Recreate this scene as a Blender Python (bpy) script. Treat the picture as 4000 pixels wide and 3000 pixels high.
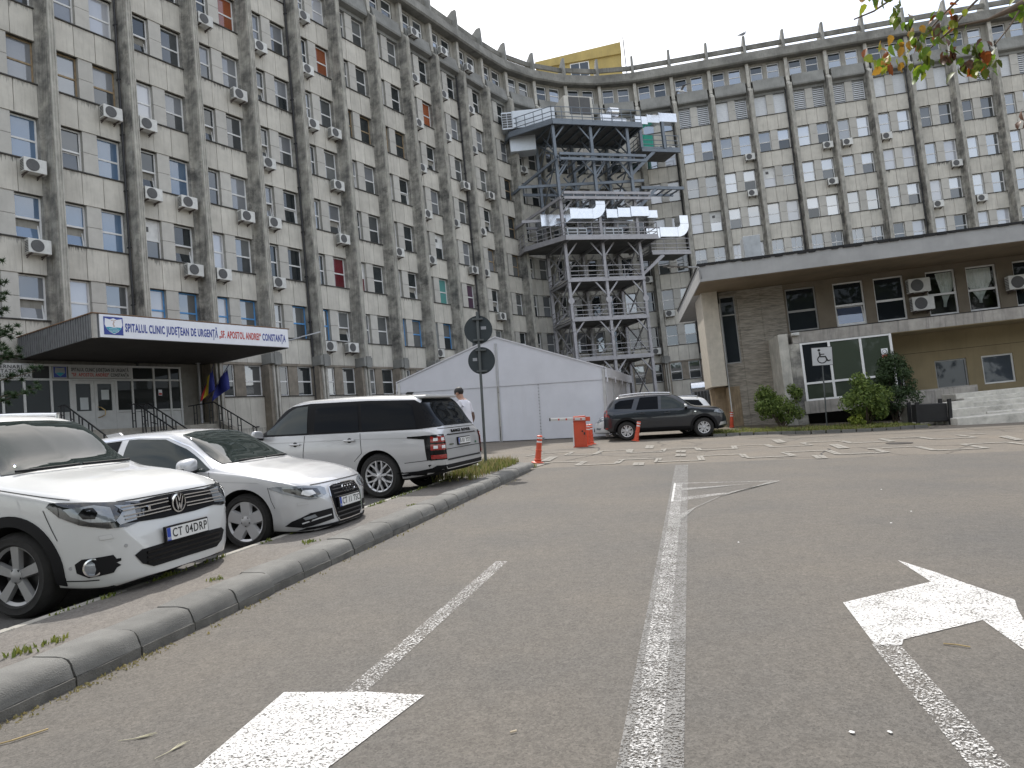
import bpy, bmesh, math, random
from mathutils import Vector, Matrix
from mathutils.bvhtree import BVHTree
from mathutils.geometry import delaunay_2d_cdt
R = math.radians
rnd = random.Random(7)
sc = bpy.context.scene
col = sc.collection
for o in list(bpy.data.objects):
    bpy.data.objects.remove(o)

# ------------------------------------------------------------------ camera
CAMZ = 1.45
def cam_rows(pitch, roll):
    p, r = R(pitch), R(roll)
    fw = Vector((0, math.cos(p), math.sin(p))); up = Vector((0, -math.sin(p), math.cos(p))); rt = Vector((1, 0, 0))
    c, s = math.cos(r), math.sin(r)
    return Matrix((c * rt + s * up, -s * rt + c * up, fw))
MG = cam_rows(1.864, -3.434)
cd = bpy.data.cameras.new('camera'); cam = bpy.data.objects.new('camera', cd); col.objects.link(cam)
cam.matrix_world = Matrix.Translation((0, 0, CAMZ)) @ Matrix((MG[0], MG[1], -MG[2])).transposed().to_4x4()
cd.sensor_width = 36; cd.lens = 36 * 2759.5 / 4000; cd.clip_end = 3000; cd.clip_start = .05
sc.camera = cam
# the hospital stands plumb, the yard in front of it falls away: frame of the buildings against the yard
QR = MG.transposed() @ cam_rows(3.765, -5.694)
QB = Matrix.Translation((0, 0, CAMZ)) @ QR.to_4x4()

# ------------------------------------------------------------------ world, sun, exposure
SUN_EL, SUN_AZ = 50.5, -12.0
w = bpy.data.worlds.new('World'); sc.world = w; w.use_nodes = True
nt = w.node_tree; nt.nodes.clear()
def wn(t): return nt.nodes.new(t)
out = wn('ShaderNodeOutputWorld'); bg = wn('ShaderNodeBackground'); sky = wn('ShaderNodeTexSky')
sky.sky_type = 'NISHITA'; sky.sun_disc = False; sky.sun_elevation = R(SUN_EL); sky.sun_rotation = R(360 + SUN_AZ)
sky.air_density = 1.0; sky.dust_density = 2.0; sky.ozone_density = 1.0
tc = wn('ShaderNodeTexCoord'); mp = wn('ShaderNodeMapping'); mp.inputs['Scale'].default_value = (1, 1, 2.6)
nz = wn('ShaderNodeTexNoise'); nz.inputs['Scale'].default_value = 2.2; nz.inputs['Detail'].default_value = 7; nz.inputs['Roughness'].default_value = .55
rp = wn('ShaderNodeValToRGB'); rp.color_ramp.elements[0].position = .40; rp.color_ramp.elements[1].position = .66
rp.color_ramp.elements[0].color = (.28, .28, .28, 1); rp.color_ramp.elements[1].color = (.92, .92, .92, 1)
mx = wn('ShaderNodeMix'); mx.data_type = 'RGBA'; mx.inputs[7].default_value = (6.1, 6.0, 5.8, 1)
nt.links.new(tc.outputs['Generated'], mp.inputs[0]); nt.links.new(mp.outputs[0], nz.inputs['Vector']); nt.links.new(nz.outputs['Fac'], rp.inputs[0])
nt.links.new(rp.outputs[0], mx.inputs[0]); nt.links.new(sky.outputs[0], mx.inputs[6]); nt.links.new(mx.outputs[2], bg.inputs[0])
bg.inputs[1].default_value = .15
nt.links.new(bg.outputs[0], out.inputs[0])
sd = bpy.data.lights.new('sun', 'SUN'); sd.energy = 2.3; sd.angle = R(.6); sd.color = (1, .96, .90)
sun = bpy.data.objects.new('sun', sd); col.objects.link(sun)
sv = Vector((math.sin(R(SUN_AZ)) * math.cos(R(SUN_EL)), math.cos(R(SUN_AZ)) * math.cos(R(SUN_EL)), math.sin(R(SUN_EL))))
sun.rotation_euler = (-sv).to_track_quat('-Z', 'Y').to_euler(); sun.location = sv * 200
sc.view_settings.view_transform = 'Standard'; sc.view_settings.look = 'None'; sc.view_settings.gamma = 1
sc.view_settings.exposure = .92; sc.view_settings.use_curve_mapping = False
sc.cycles.use_denoising = True; sc.cycles.max_bounces = 7; sc.cycles.transparent_max_bounces = 8

# ------------------------------------------------------------------ materials
MATS = {}
def M(name, c, rough=.7, metal=0., var=.12, scale=4., bump=0., bscale=60., streak=0., streakc=(.05, .045, .04), coat=0., spec=.5,
      c2=None, patch=0., em=0., stretch=(1, 1, 1), rand=0., rot=None, drip=0.):
    """procedural material: base colour, broad noise variation, optional vertical rain streaks, patches and fine bump"""
    if name in MATS: return MATS[name]
    m = bpy.data.materials.new(name); m.use_nodes = True; t = m.node_tree; b = t.nodes['Principled BSDF']
    L = t.links.new
    b.inputs['Roughness'].default_value = rough; b.inputs['Metallic'].default_value = metal
    b.inputs['Specular IOR Level'].default_value = spec; b.inputs['Coat Weight'].default_value = coat; b.inputs['Coat Roughness'].default_value = .03
    geo = t.nodes.new('ShaderNodeNewGeometry'); mpn = t.nodes.new('ShaderNodeMapping'); mpn.inputs['Scale'].default_value = stretch
    L(geo.outputs['Position'], mpn.inputs[0])
    if rot: mpn.inputs['Rotation'].default_value = rot
    base = None
    def noise(sc_, det, mapping=None, rough_=.6):
        n = t.nodes.new('ShaderNodeTexNoise'); n.inputs['Scale'].default_value = sc_; n.inputs['Detail'].default_value = det; n.inputs['Roughness'].default_value = rough_
        L((mapping or mpn).outputs[0], n.inputs['Vector']); return n
    def ramp(n, a, bb, c0=(0, 0, 0, 1), c1=(1, 1, 1, 1)):
        r = t.nodes.new('ShaderNodeValToRGB'); r.color_ramp.elements[0].position = a; r.color_ramp.elements[1].position = bb
        r.color_ramp.elements[0].color = c0; r.color_ramp.elements[1].color = c1; L(n.outputs['Fac'] if 'Fac' in n.outputs else n.outputs[0], r.inputs[0]); return r
    def mix(f, a, bb, blend='MIX'):
        x = t.nodes.new('ShaderNodeMix'); x.data_type = 'RGBA'; x.blend_type = blend
        if isinstance(f, (int, float)): x.inputs[0].default_value = f
        else: L(f, x.inputs[0])
        for i, v in ((6, a), (7, bb)):
            if isinstance(v, tuple): x.inputs[i].default_value = (*v[:3], 1)
            else: L(v, x.inputs[i])
        return x.outputs[2]
    colr = tuple(c)
    if var or c2:
        n = noise(scale, 5); r = ramp(n, .3, .7)
        lo = tuple(x * (1 - var) for x in c); hi = tuple(min(1, x * (1 + var)) for x in (c2 or c))
        colr = mix(r.outputs[0], lo, hi)
    if rand:
        oi = t.nodes.new('ShaderNodeObjectInfo'); mr = t.nodes.new('ShaderNodeMapRange'); mr.inputs[3].default_value = 1 - rand; mr.inputs[4].default_value = 1 + rand * .5
        L(oi.outputs['Random'], mr.inputs[0]); cb = t.nodes.new('ShaderNodeCombineColor')
        for i in range(3): L(mr.outputs[0], cb.inputs[i])
        colr = mix(1., colr, cb.outputs[0], 'MULTIPLY')
    if patch:
        n = noise(scale * .37, 8, rough_=.75); r = ramp(n, .52, .66); mm = t.nodes.new('ShaderNodeMath'); mm.operation = 'MULTIPLY'; mm.inputs[1].default_value = patch
        L(r.outputs[0], mm.inputs[0]); colr = mix(mm.outputs[0], colr, tuple(x * .35 for x in c))
    if streak:
        m2 = t.nodes.new('ShaderNodeMapping'); m2.inputs['Scale'].default_value = (5, 5, .28); L(geo.outputs['Position'], m2.inputs[0])
        n = noise(1.6, 6, m2, .7); r = ramp(n, .5, .78); mm = t.nodes.new('ShaderNodeMath'); mm.operation = 'MULTIPLY'; mm.inputs[1].default_value = streak
        L(r.outputs[0], mm.inputs[0]); colr = mix(mm.outputs[0], colr, streakc)
    if drip:      # grime that has run down from the ledge above, ragged at its lower edge
        tco = t.nodes.new('ShaderNodeTexCoord'); sx = t.nodes.new('ShaderNodeSeparateXYZ'); L(tco.outputs['Object'], sx.inputs[0])
        m3 = t.nodes.new('ShaderNodeMapping'); m3.inputs['Scale'].default_value = (9, 9, .6); L(geo.outputs['Position'], m3.inputs[0]); n = noise(1.3, 5, m3, .75)
        n4 = noise(.45, 3); r4 = ramp(n4, .42, .62)
        d1 = t.nodes.new('ShaderNodeMath'); d1.operation = 'SUBTRACT'; d1.inputs[0].default_value = drip; L(sx.outputs[2], d1.inputs[1])
        k1 = t.nodes.new('ShaderNodeMapRange'); k1.inputs[1].default_value = .42; k1.inputs[2].default_value = .75; k1.inputs[3].default_value = .0; k1.inputs[4].default_value = .55; L(n.outputs['Fac'], k1.inputs[0])
        k2 = t.nodes.new('ShaderNodeMath'); k2.operation = 'SUBTRACT'; L(k1.outputs[0], k2.inputs[0]); L(d1.outputs[0], k2.inputs[1])
        k3 = t.nodes.new('ShaderNodeMapRange'); k3.inputs[1].default_value = -.03; k3.inputs[2].default_value = .10; k3.inputs[4].default_value = .8; L(k2.outputs[0], k3.inputs[0])
        k4 = t.nodes.new('ShaderNodeMath'); k4.operation = 'MULTIPLY'; L(k3.outputs[0], k4.inputs[0]); L(r4.outputs[0], k4.inputs[1]); k5 = t.nodes.new('ShaderNodeMath'); k5.operation = 'GREATER_THAN'; k5.inputs[1].default_value = -.03; L(d1.outputs[0], k5.inputs[0]); k6 = t.nodes.new('ShaderNodeMath'); k6.operation = 'MULTIPLY'; L(k4.outputs[0], k6.inputs[0]); L(k5.outputs[0], k6.inputs[1]); colr = mix(k6.outputs[0], colr, (.075, .072, .066))
    if isinstance(colr, tuple): b.inputs['Base Color'].default_value = (*colr[:3], 1)
    else: L(colr, b.inputs['Base Color'])
    if bump:
        n = noise(bscale, 4); bp = t.nodes.new('ShaderNodeBump'); bp.inputs['Strength'].default_value = bump; bp.inputs['Distance'].default_value = .02
        L(n.outputs['Fac'], bp.inputs['Height']); L(bp.outputs[0], b.inputs['Normal'])
    if em:
        b.inputs['Emission Color'].default_value = (*c, 1); b.inputs['Emission Strength'].default_value = em
    MATS[name] = m
    return m

def glass_mat(name, c, refl=.12, rough=.02, folds=0., slats=0., var=.25, blend=.35):
    """glazing backed by a blind, a curtain or a dark room: diffuse backing under a sharp reflection"""
    if name in MATS: return MATS[name]
    m = bpy.data.materials.new(name); m.use_nodes = True; t = m.node_tree; b = t.nodes['Principled BSDF']; L = t.links.new
    b.inputs['Roughness'].default_value = .6; b.inputs['Specular IOR Level'].default_value = 0
    gl = t.nodes.new('ShaderNodeBsdfGlossy'); gl.inputs['Roughness'].default_value = rough; gl.inputs['Color'].default_value = (.92, .96, 1, 1)
    fr = t.nodes.new('ShaderNodeLayerWeight'); fr.inputs['Blend'].default_value = blend
    mr = t.nodes.new('ShaderNodeMapRange'); mr.inputs[3].default_value = refl; mr.inputs[4].default_value = 1.0
    L(fr.outputs['Fresnel'], mr.inputs[0])
    sh = t.nodes.new('ShaderNodeMixShader'); L(mr.outputs[0], sh.inputs[0]); L(b.outputs[0], sh.inputs[1]); L(gl.outputs[0], sh.inputs[2])
    L(sh.outputs[0], t.nodes['Material Output'].inputs[0])
    oi = t.nodes.new('ShaderNodeObjectInfo'); mr2 = t.nodes.new('ShaderNodeMapRange'); mr2.inputs[3].default_value = 1 - var; mr2.inputs[4].default_value = 1 + var
    L(oi.outputs['Random'], mr2.inputs[0])
    x = t.nodes.new('ShaderNodeMix'); x.data_type = 'RGBA'; x.blend_type = 'MULTIPLY'; x.inputs[0].default_value = 1; x.inputs[6].default_value = (*c, 1)
    src = mr2.outputs[0]
    if folds or slats:
        g = t.nodes.new('ShaderNodeTexCoord'); wv = t.nodes.new('ShaderNodeTexWave'); wv.bands_direction = 'X' if folds else 'Z'
        wv.inputs['Scale'].default_value = folds or slats; wv.inputs['Distortion'].default_value = 1.5 if folds else 0; wv.inputs['Detail'].default_value = 2
        L(g.outputs['Object'], wv.inputs[0]); mw = t.nodes.new('ShaderNodeMapRange'); mw.inputs[3].default_value = .55; mw.inputs[4].default_value = 1.15
        L(wv.outputs['Fac'], mw.inputs[0]); mm = t.nodes.new('ShaderNodeMath'); mm.operation = 'MULTIPLY'; L(mw.outputs[0], mm.inputs[0]); L(src, mm.inputs[1]); src = mm.outputs[0]
    cb = t.nodes.new('ShaderNodeCombineColor')
    for i in range(3): L(src, cb.inputs[i])
    L(cb.outputs[0], x.inputs[7]); L(x.outputs[2], b.inputs['Base Color'])
    # slight waviness of old panes
    n = t.nodes.new('ShaderNodeTexNoise'); n.inputs['Scale'].default_value = 1.2; geo = t.nodes.new('ShaderNodeNewGeometry'); L(geo.outputs['Position'], n.inputs['Vector'])
    bp = t.nodes.new('ShaderNodeBump'); bp.inputs['Strength'].default_value = .03; bp.inputs['Distance'].default_value = .05; L(n.outputs['Fac'], bp.inputs['Height']); L(bp.outputs[0], gl.inputs['Normal'])
    MATS[name] = m
    return m

# ------------------------------------------------------------------ mesh building
class MB:
    def __init__(s): s.v = []; s.f = []; s.m = []; s.cur = 0
    def add(s, vs, fs):
        n = len(s.v); s.v += [tuple(p) for p in vs]; s.f += [tuple(i + n for i in f) for f in fs]; s.m += [s.cur] * len(fs); return s
    def box(s, x0, x1, y0, y1, z0, z1, mtx=None):
        vs = [Vector(p) for p in ((x0, y0, z0), (x1, y0, z0), (x1, y1, z0), (x0, y1, z0), (x0, y0, z1), (x1, y0, z1), (x1, y1, z1), (x0, y1, z1))]
        if mtx: vs = [mtx @ p for p in vs]
        return s.add(vs, [(0, 3, 2, 1), (4, 5, 6, 7), (0, 1, 5, 4), (1, 2, 6, 5), (2, 3, 7, 6), (3, 0, 4, 7)])
    def bbox(s, x0, x1, y0, y1, z0, z1, b=.01, mtx=None):
        """box with chamfered edges"""
        bm = bmesh.new(); bmesh.ops.create_cube(bm, size=1)
        for q in bm.verts: q.co = Vector((x0 + (q.co.x + .5) * (x1 - x0), y0 + (q.co.y + .5) * (y1 - y0), z0 + (q.co.z + .5) * (z1 - z0)))
        bmesh.ops.bevel(bm, geom=bm.edges[:], offset=b, segments=2, affect='EDGES', profile=.5)
        bm.verts.index_update(); vs = [(mtx @ q.co) if mtx else q.co.copy() for q in bm.verts]; fs = [tuple(q.index for q in f.verts) for f in bm.faces]; bm.free()
        return s.add(vs, fs)
    def quad(s, *ps): return s.add(ps, [tuple(range(len(ps)))])
    def prism(s, poly, d):
        """polygon (3d points) extruded by vector d"""
        n = len(poly); d = Vector(d); a = [Vector(p) for p in poly]
        return s.add(a + [p + d for p in a], [tuple(range(n))[::-1], tuple(range(n, 2 * n))] + [(i, (i + 1) % n, n + (i + 1) % n, n + i) for i in range(n)])
    def tube(s, p0, p1, r0, r1=None, n=8, cap=True):
        p0, p1 = Vector(p0), Vector(p1); r1 = r0 if r1 is None else r1; d = (p1 - p0).normalized()
        a = d.orthogonal().normalized(); b = d.cross(a)
        vs = []
        for p, r in ((p0, r0), (p1, r1)):
            vs += [p + r * (math.cos(2 * math.pi * i / n) * a + math.sin(2 * math.pi * i / n) * b) for i in range(n)]
        fs = [(i, (i + 1) % n, n + (i + 1) % n, n + i) for i in range(n)]
        if cap: fs += [tuple(range(n))[::-1], tuple(range(n, 2 * n))]
        return s.add(vs, fs)
    def path(s, pts, r, n=7):
        for a, b in zip(pts[:-1], pts[1:]): s.tube(a, b, r, n=n)
        return s
    def bar(s, p0, p1, w, h, up=(0, 0, 1)):
        """rectangular bar between two points"""
        p0, p1 = Vector(p0), Vector(p1); d = (p1 - p0).normalized(); u = Vector(up)
        a = d.cross(u)
        if a.length < 1e-4: a = d.orthogonal()
        a.normalize(); b = a.cross(d).normalized()
        vs = [p + sx * a * w / 2 + sy * b * h / 2 for p in (p0, p1) for sx, sy in ((-1, -1), (1, -1), (1, 1), (-1, 1))]
        return s.add(vs, [(0, 1, 2, 3)[::-1], (4, 5, 6, 7), (0, 1, 5, 4), (1, 2, 6, 5), (2, 3, 7, 6), (3, 0, 4, 7)])
    def lathe(s, prof, n=24, axis='z', c=(0, 0, 0)):
        """profile (r, h) revolved about an axis through c"""
        c = Vector(c); vs = []
        for r_, h_ in prof:
            for i in range(n):
                a = 2 * math.pi * i / n; p = (r_ * math.cos(a), r_ * math.sin(a), h_)
                if axis == 'y': p = (p[0], p[2], p[1])
                if axis == 'x': p = (p[2], p[0], p[1])
                vs.append(c + Vector(p))
        fs = []
        for k in range(len(prof) - 1):
            for i in range(n): fs.append((k * n + i, k * n + (i + 1) % n, (k + 1) * n + (i + 1) % n, (k + 1) * n + i))
        return s.add(vs, fs)
    def mesh(s, name='mesh', mats=(), smooth=None):
        me = bpy.data.meshes.new(name); me.from_pydata(s.v, [], s.f)
        for m in mats: me.materials.append(m)
        if len(mats) > 1: me.polygons.foreach_set('material_index', s.m)
        me.update()
        bm = bmesh.new(); bm.from_mesh(me); bmesh.ops.recalc_face_normals(bm, faces=bm.faces[:]); bm.to_mesh(me); bm.free()
        if smooth is not None:
            me.polygons.foreach_set('use_smooth', [True] * len(me.polygons)); me.set_sharp_from_angle(angle=R(smooth))
        return me

def link(name, data, parent=None, mtx=None):
    o = bpy.data.objects.new(name, data); col.objects.link(o)
    if parent: o.parent = parent
    if mtx is not None: o.matrix_local = mtx
    return o
def put(name, mb, mats, parent=None, smooth=None, mtx=None):
    mats = mats if isinstance(mats, (list, tuple)) else [mats]
    return link(name, mb.mesh(name, mats, smooth) if isinstance(mb, MB) else mb, parent, mtx)
def tag(o, label=None, cat=None, group=None, kind=None):
    if label: o['label'] = label
    if cat: o['category'] = cat
    if group: o['group'] = group
    if kind: o['kind'] = kind
    return o
def thing(name, label, cat, mtx=None, group=None):
    o = link(name, None, None, mtx); o.empty_display_size = .3
    return tag(o, label, cat, group)
def T(x, y, z=0, rz=0): return Matrix.Translation((x, y, z)) @ Matrix.Rotation(R(rz), 4, 'Z')
def bt(x, y, z, rz=0): return QB @ T(x, y, z, rz)         # a place in the frame of the buildings
def inv(o): return o.matrix_world.inverted()
def copy_tree(o, parent=None, mtx=None):
    c = o.copy(); col.objects.link(c); c.parent = parent
    if mtx is not None: c.matrix_local = mtx
    for ch in o.children: copy_tree(ch, c, ch.matrix_local.copy())
    return c
_font = {}
def text_mesh(s, size, depth=.004, align='CENTER', bold=0., sx=1.):
    k = (s, size, depth, align, bold, sx)
    if k in _font: return _font[k]
    cu = bpy.data.curves.new('lettering', 'FONT'); cu.body = s; cu.size = size; cu.extrude = depth; cu.align_x = align; cu.offset = bold; cu.align_y = 'CENTER'; cu.resolution_u = 3; cu.space_character = 1.12
    o = bpy.data.objects.new('lettering', cu); col.objects.link(o); dg = bpy.context.evaluated_depsgraph_get()
    me = bpy.data.meshes.new_from_object(o.evaluated_get(dg)); bpy.data.objects.remove(o); bpy.data.curves.remove(cu)
    if sx != 1: me.transform(Matrix.Scale(sx, 4, (1, 0, 0)))
    _font[k] = me
    return me
def text(name, s, size, m, parent, mtx, **kw):
    me = text_mesh(s, size, **kw).copy(); me.materials.clear(); me.materials.append(m)
    return link(name, me, parent, mtx)
UP = Matrix(((1, 0, 0, 0), (0, 0, -1, 0), (0, 1, 0, 0), (0, 0, 0, 1)))     # text plane xy -> xz, facing -y
def lerp(a, b, t): return a + (b - a) * t

# ================================================================== GROUND
def asphalt(name, c, speck=.5, sc1=140, cracks=0., warm=None):
    m = bpy.data.materials.new(name); m.use_nodes = True; t = m.node_tree; b = t.nodes['Principled BSDF']; L = t.links.new
    b.inputs['Roughness'].default_value = .85; b.inputs['Specular IOR Level'].default_value = .3
    g = t.nodes.new('ShaderNodeNewGeometry')
    def noise(s, d, r=.6):
        n = t.nodes.new('ShaderNodeTexNoise'); n.inputs['Scale'].default_value = s; n.inputs['Detail'].default_value = d; n.inputs['Roughness'].default_value = r; L(g.outputs['Position'], n.inputs['Vector']); return n
    def ramp(o, stops):
        r = t.nodes.new('ShaderNodeValToRGB'); e = r.color_ramp.elements
        while len(e) < len(stops): e.new(.5)
        for k, (p, cc) in enumerate(stops): e[k].position = p; e[k].color = (*cc, 1)
        L(o, r.inputs[0]); return r.outputs[0]
    def mul(a, bb):
        x = t.nodes.new('ShaderNodeMix'); x.data_type = 'RGBA'; x.blend_type = 'MULTIPLY'; x.inputs[0].default_value = 1; L(a, x.inputs[6]); L(bb, x.inputs[7]); return x.outputs[2]
    wc = warm or tuple(x * f for x, f in zip(c, (1.12, 1.06, .98)))
    broad = ramp(noise(.55, 6).outputs['Fac'], [(.3, tuple(x * .86 for x in c)), (.7, wc)])
    lo, hi = 1 - speck, 1 + speck * .55
    fine = ramp(noise(sc1, 3, .75).outputs['Fac'], [(.30, (lo * .75,) * 3), (.44, (.95,) * 3), (.56, (1.02,) * 3), (.72, (hi,) * 3)])
    v = t.nodes.new('ShaderNodeTexVoronoi'); v.inputs['Scale'].default_value = sc1 * .55; L(g.outputs['Position'], v.inputs['Vector'])
    peb = ramp(v.outputs['Color'], [(.1, (.80,) * 3), (.9, (1.16,) * 3)])
    mid = ramp(noise(9, 5, .7).outputs['Fac'], [(.3, (.86,) * 3), (.7, (1.08,) * 3)])
    cc = mul(mul(mul(broad, fine), peb), mid)
    if cracks:
        v2 = t.nodes.new('ShaderNodeTexVoronoi'); v2.feature = 'DISTANCE_TO_EDGE'; v2.inputs['Scale'].default_value = .38
        n3 = noise(1.1, 6); mxv = t.nodes.new('ShaderNodeMix'); mxv.data_type = 'VECTOR'; mxv.inputs[0].default_value = .35
        L(g.outputs['Position'], mxv.inputs[4]); L(n3.outputs['Color'], mxv.inputs[5]); L(mxv.outputs[1], v2.inputs['Vector'])
        crk = ramp(v2.outputs['Distance'], [(0, (1 - cracks,) * 3), (.012, (1,) * 3)]); cc = mul(cc, crk)
    L(cc, b.inputs['Base Color'])
    bp = t.nodes.new('ShaderNodeBump'); bp.inputs['Strength'].default_value = .55; bp.inputs['Distance'].default_value = .006; L(noise(sc1 * .8, 3).outputs['Fac'], bp.inputs['Height']); L(bp.outputs[0], b.inputs['Normal'])
    MATS[name] = m
    return m
def paint_mat(name, c, wear=.5, under=None):
    """road paint worn through along the aggregate; bare patches show the sheet below"""
    m = bpy.data.materials.new(name); m.use_nodes = True; t = m.node_tree; b = t.nodes['Principled BSDF']; L = t.links.new
    b.inputs['Roughness'].default_value = .8; b.inputs['Base Color'].default_value = (*c, 1)
    g = t.nodes.new('ShaderNodeNewGeometry'); tr = t.nodes.new('ShaderNodeBsdfTransparent'); sh = t.nodes.new('ShaderNodeMixShader')
    mp_ = t.nodes.new('ShaderNodeMapping'); mp_.inputs['Scale'].default_value = (1, 1.35, 1); L(g.outputs['Position'], mp_.inputs[0])
    n1 = t.nodes.new('ShaderNodeTexNoise'); n1.inputs['Scale'].default_value = 75; n1.inputs['Detail'].default_value = 5; n1.inputs['Roughness'].default_value = .7; L(mp_.outputs[0], n1.inputs['Vector'])
    n2 = t.nodes.new('ShaderNodeTexNoise'); n2.inputs['Scale'].default_value = 4.5; n2.inputs['Detail'].default_value = 4; L(mp_.outputs[0], n2.inputs['Vector'])
    a = t.nodes.new('ShaderNodeMath'); a.operation = 'MULTIPLY_ADD'; a.inputs[1].default_value = .16; L(n2.outputs['Fac'], a.inputs[0]); L(n1.outputs['Fac'], a.inputs[2])
    r = t.nodes.new('ShaderNodeMapRange'); r.inputs[1].default_value = .42 + wear * .35; r.inputs[2].default_value = .50 + wear * .35; L(a.outputs[0], r.inputs[0])
    L(r.outputs[0], sh.inputs[0]); L(tr.outputs[0], sh.inputs[1]); L(b.outputs[0], sh.inputs[2]); L(sh.outputs[0], t.nodes['Material Output'].inputs[0])
    MATS[name] = m
    return m
A_ROAD = asphalt('road_asphalt', (.126, .119, .109), .48, 130, .0)
A_YARD = asphalt('yard_asphalt', (.165, .150, .130), .35, 110, .5)
A_PARK = asphalt('parking_asphalt', (.115, .112, .108), .5, 120, 0)
A_STRIP = asphalt('strip_asphalt', (.155, .146, .136), .55, 95, 0)
KERB = M('kerb_concrete', (.165, .162, .15), .9, var=.2, scale=3.2, bump=.5, bscale=120, patch=.25, rand=.12)
KERB2 = M('kerb_base_concrete', (.135, .13, .118), .95, var=.3, scale=6, bump=.5, bscale=90)
EDGING = M('edging_concrete', (.30, .285, .25), .9, var=.2, scale=8, bump=.3, bscale=80)
P_NEW = paint_mat('white_road_paint', (.62, .61, .59), .22)
P_WORN = paint_mat('worn_road_paint', (.60, .59, .57), .50)
P_FADED = paint_mat('faded_road_paint', (.30, .295, .28), .30)
PAVER = M('white_paver', (.255, .24, .212), .85, var=.22, scale=12, bump=.3, bscale=60)

def sheet(name, pts, z, m, kind='structure', parent=None):
    mb = MB(); mb.add([(x, y, z) for x, y in pts], [tuple(range(len(pts)))])
    me = mb.mesh(name, [m])
    if me.polygons and me.polygons[0].normal.z < 0: me.flip_normals()
    bm = bmesh.new(); bm.from_mesh(me); bmesh.ops.triangulate(bm, faces=bm.faces[:]); bm.to_mesh(me); bm.free()
    o = link(name, me, parent)
    if kind and not parent: o['kind'] = kind
    return o
K0 = Vector((-2.69, 3.62)); KD = Vector((.2416, .9704)); KN = Vector((-.9704, .2416))
def K(s, n): p = K0 + s * KD + n * KN; return (p.x, p.y)

sheet('ground', [(-700, -300), (700, -300), (700, 900), (-700, 900)], 0, A_YARD)
EDGE = [(9.86, 13.79), (7.6, 14.3), (5.34, 15.0), (2.71, 15.72), (.44, 16.40)]
sheet('road', [K(-16, .02), (26, -16), (40, 8.0)] + [(30, 9.3), (18, 12.1)] + EDGE + [K(12.9, .06)], .004, A_ROAD)
sheet('parking_area', [K(-9, 1.12), K(13.6, 1.12), K(13.8, 4), K(13.8, 16), K(-9, 16)], .006, A_PARK)

# ---- raised strip with kerb stones
strip = sheet('pavement_strip', [K(-9, .30), K(12.2, .30), K(13.2, .42), K(13.35, .8), K(13.2, 1.12), K(-9, 1.12)], .148, A_STRIP)
strip['label'] = 'narrow raised asphalt strip between the parked cars and the road'
kerb = link('kerb', None); kerb['kind'] = 'structure'
def kerb_stone_mesh(v, lower):
    r_ = random.Random(v); L_ = .487
    if lower: prof = [(0, -.05), (.004, .062), (.05, .064), (.3, .064), (.3, -.05)]
    else: prof = [(.010, .064), (.022, .10), (.036, .134), (.056, .157), (.09, .170), (.14, .174), (.31, .172), (.345, .15), (.345, .064)]
    mb = MB(); n = len(prof); vs = []
    for k in range(5):
        x = k / 4 * L_; e = .006 if k in (0, 4) else 0
        for (a, z) in prof: vs.append((x, a + e + r_.uniform(-.003, .003), z - e * .7 + r_.uniform(-.003, .003)))
    fs = [(k * n + i, k * n + i + 1, (k + 1) * n + i + 1, (k + 1) * n + i) for k in range(4) for i in range(n - 1)]
    fs += [tuple(range(n)), tuple(range(4 * n, 5 * n))[::-1]]
    mb.add(vs, fs); return mb.mesh('kerb_stone', [KERB2 if lower else KERB], 50)
ks = [kerb_stone_mesh(i, False) for i in range(5)]; kb = [kerb_stone_mesh(20 + i, True) for i in range(3)]
KM = Matrix(((KD.x, KN.x, 0, 0), (KD.y, KN.y, 0, 0), (0, 0, 1, 0), (0, 0, 0, 1)))
for i in range(-18, 25):
    p = K(-.02 + .5 * i, .02 if i > 4 else 0); q = rnd.uniform(-.5, .5)
    mt = Matrix.Translation((p[0], p[1], rnd.uniform(-.005, .005))) @ KM @ Matrix.Rotation(R(q), 4, 'Z')
    link('kerb_stone', ks[i % 5], kerb, mt)
    link('kerb_footing_stone', kb[i % 3], kerb, Matrix.Translation((p[0], p[1], 0)) @ KM)
a_prev = None
for i, (s_, n_, ang) in enumerate([(12.5, .03, 14), (12.97, .16, 40), (13.33, .48, 80), (13.38, .98, 95)]):   # the nose of the strip
    p = K(s_, n_); link('kerb_stone', ks[i % 5], kerb, Matrix.Translation((p[0], p[1], -.01)) @ KM @ Matrix.Rotation(R(ang - 14 if i == 0 else ang), 4, 'Z'))
for i in range(-9, 14):
    p = K(i, 1.05); mb = MB(); mb.bbox(0, .992, 0, .075, -.05, .157 - .004 * (i % 3), .008)
    put('edging_stone', mb, EDGING, kerb, mtx=Matrix.Translation((p[0], p[1], 0)) @ KM)

# ---- painted markings
def marking(name, pts, m, z=.009): return sheet(name, pts, z, m)
marking('lane_arrow_marking', [(-1.31, 3.81), (-.99, 3.765), (-.93, 3.755), (-.86, 3.75), (-.54, 3.66), (-.85, 2.98), (-1.02, 2.3), (-1.25, 1.7), (-1.62, 2.6), (-1.43, 3.05)], P_NEW)
marking('lane_arrow_shaft_marking', [(-.985, 3.76), (-.86, 3.745), (-.14, 6.68), (-.25, 6.71)], P_WORN, .0095)
marking('turn_arrow_marking', [(3.07, 5.84), (3.12, 5.41), (3.13, 5.12), (3.15, 4.85), (3.17, 4.63), (3.06, 4.45), (2.93, 4.21), (2.5, 3.3), (2.62, 3.79), (2.73, 4.28), (2.12, 4.04), (2.07, 3.96), (1.93, 3.98), (2.13, 4.79), (2.94, 5.16)], P_NEW)
marking('turn_arrow_shaft_marking', [(1.92, 4.0), (2.06, 3.97), (1.72, 2.5), (1.4, 1.2), (1.26, 1.2), (1.58, 2.5)], P_WORN, .0095)
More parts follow.
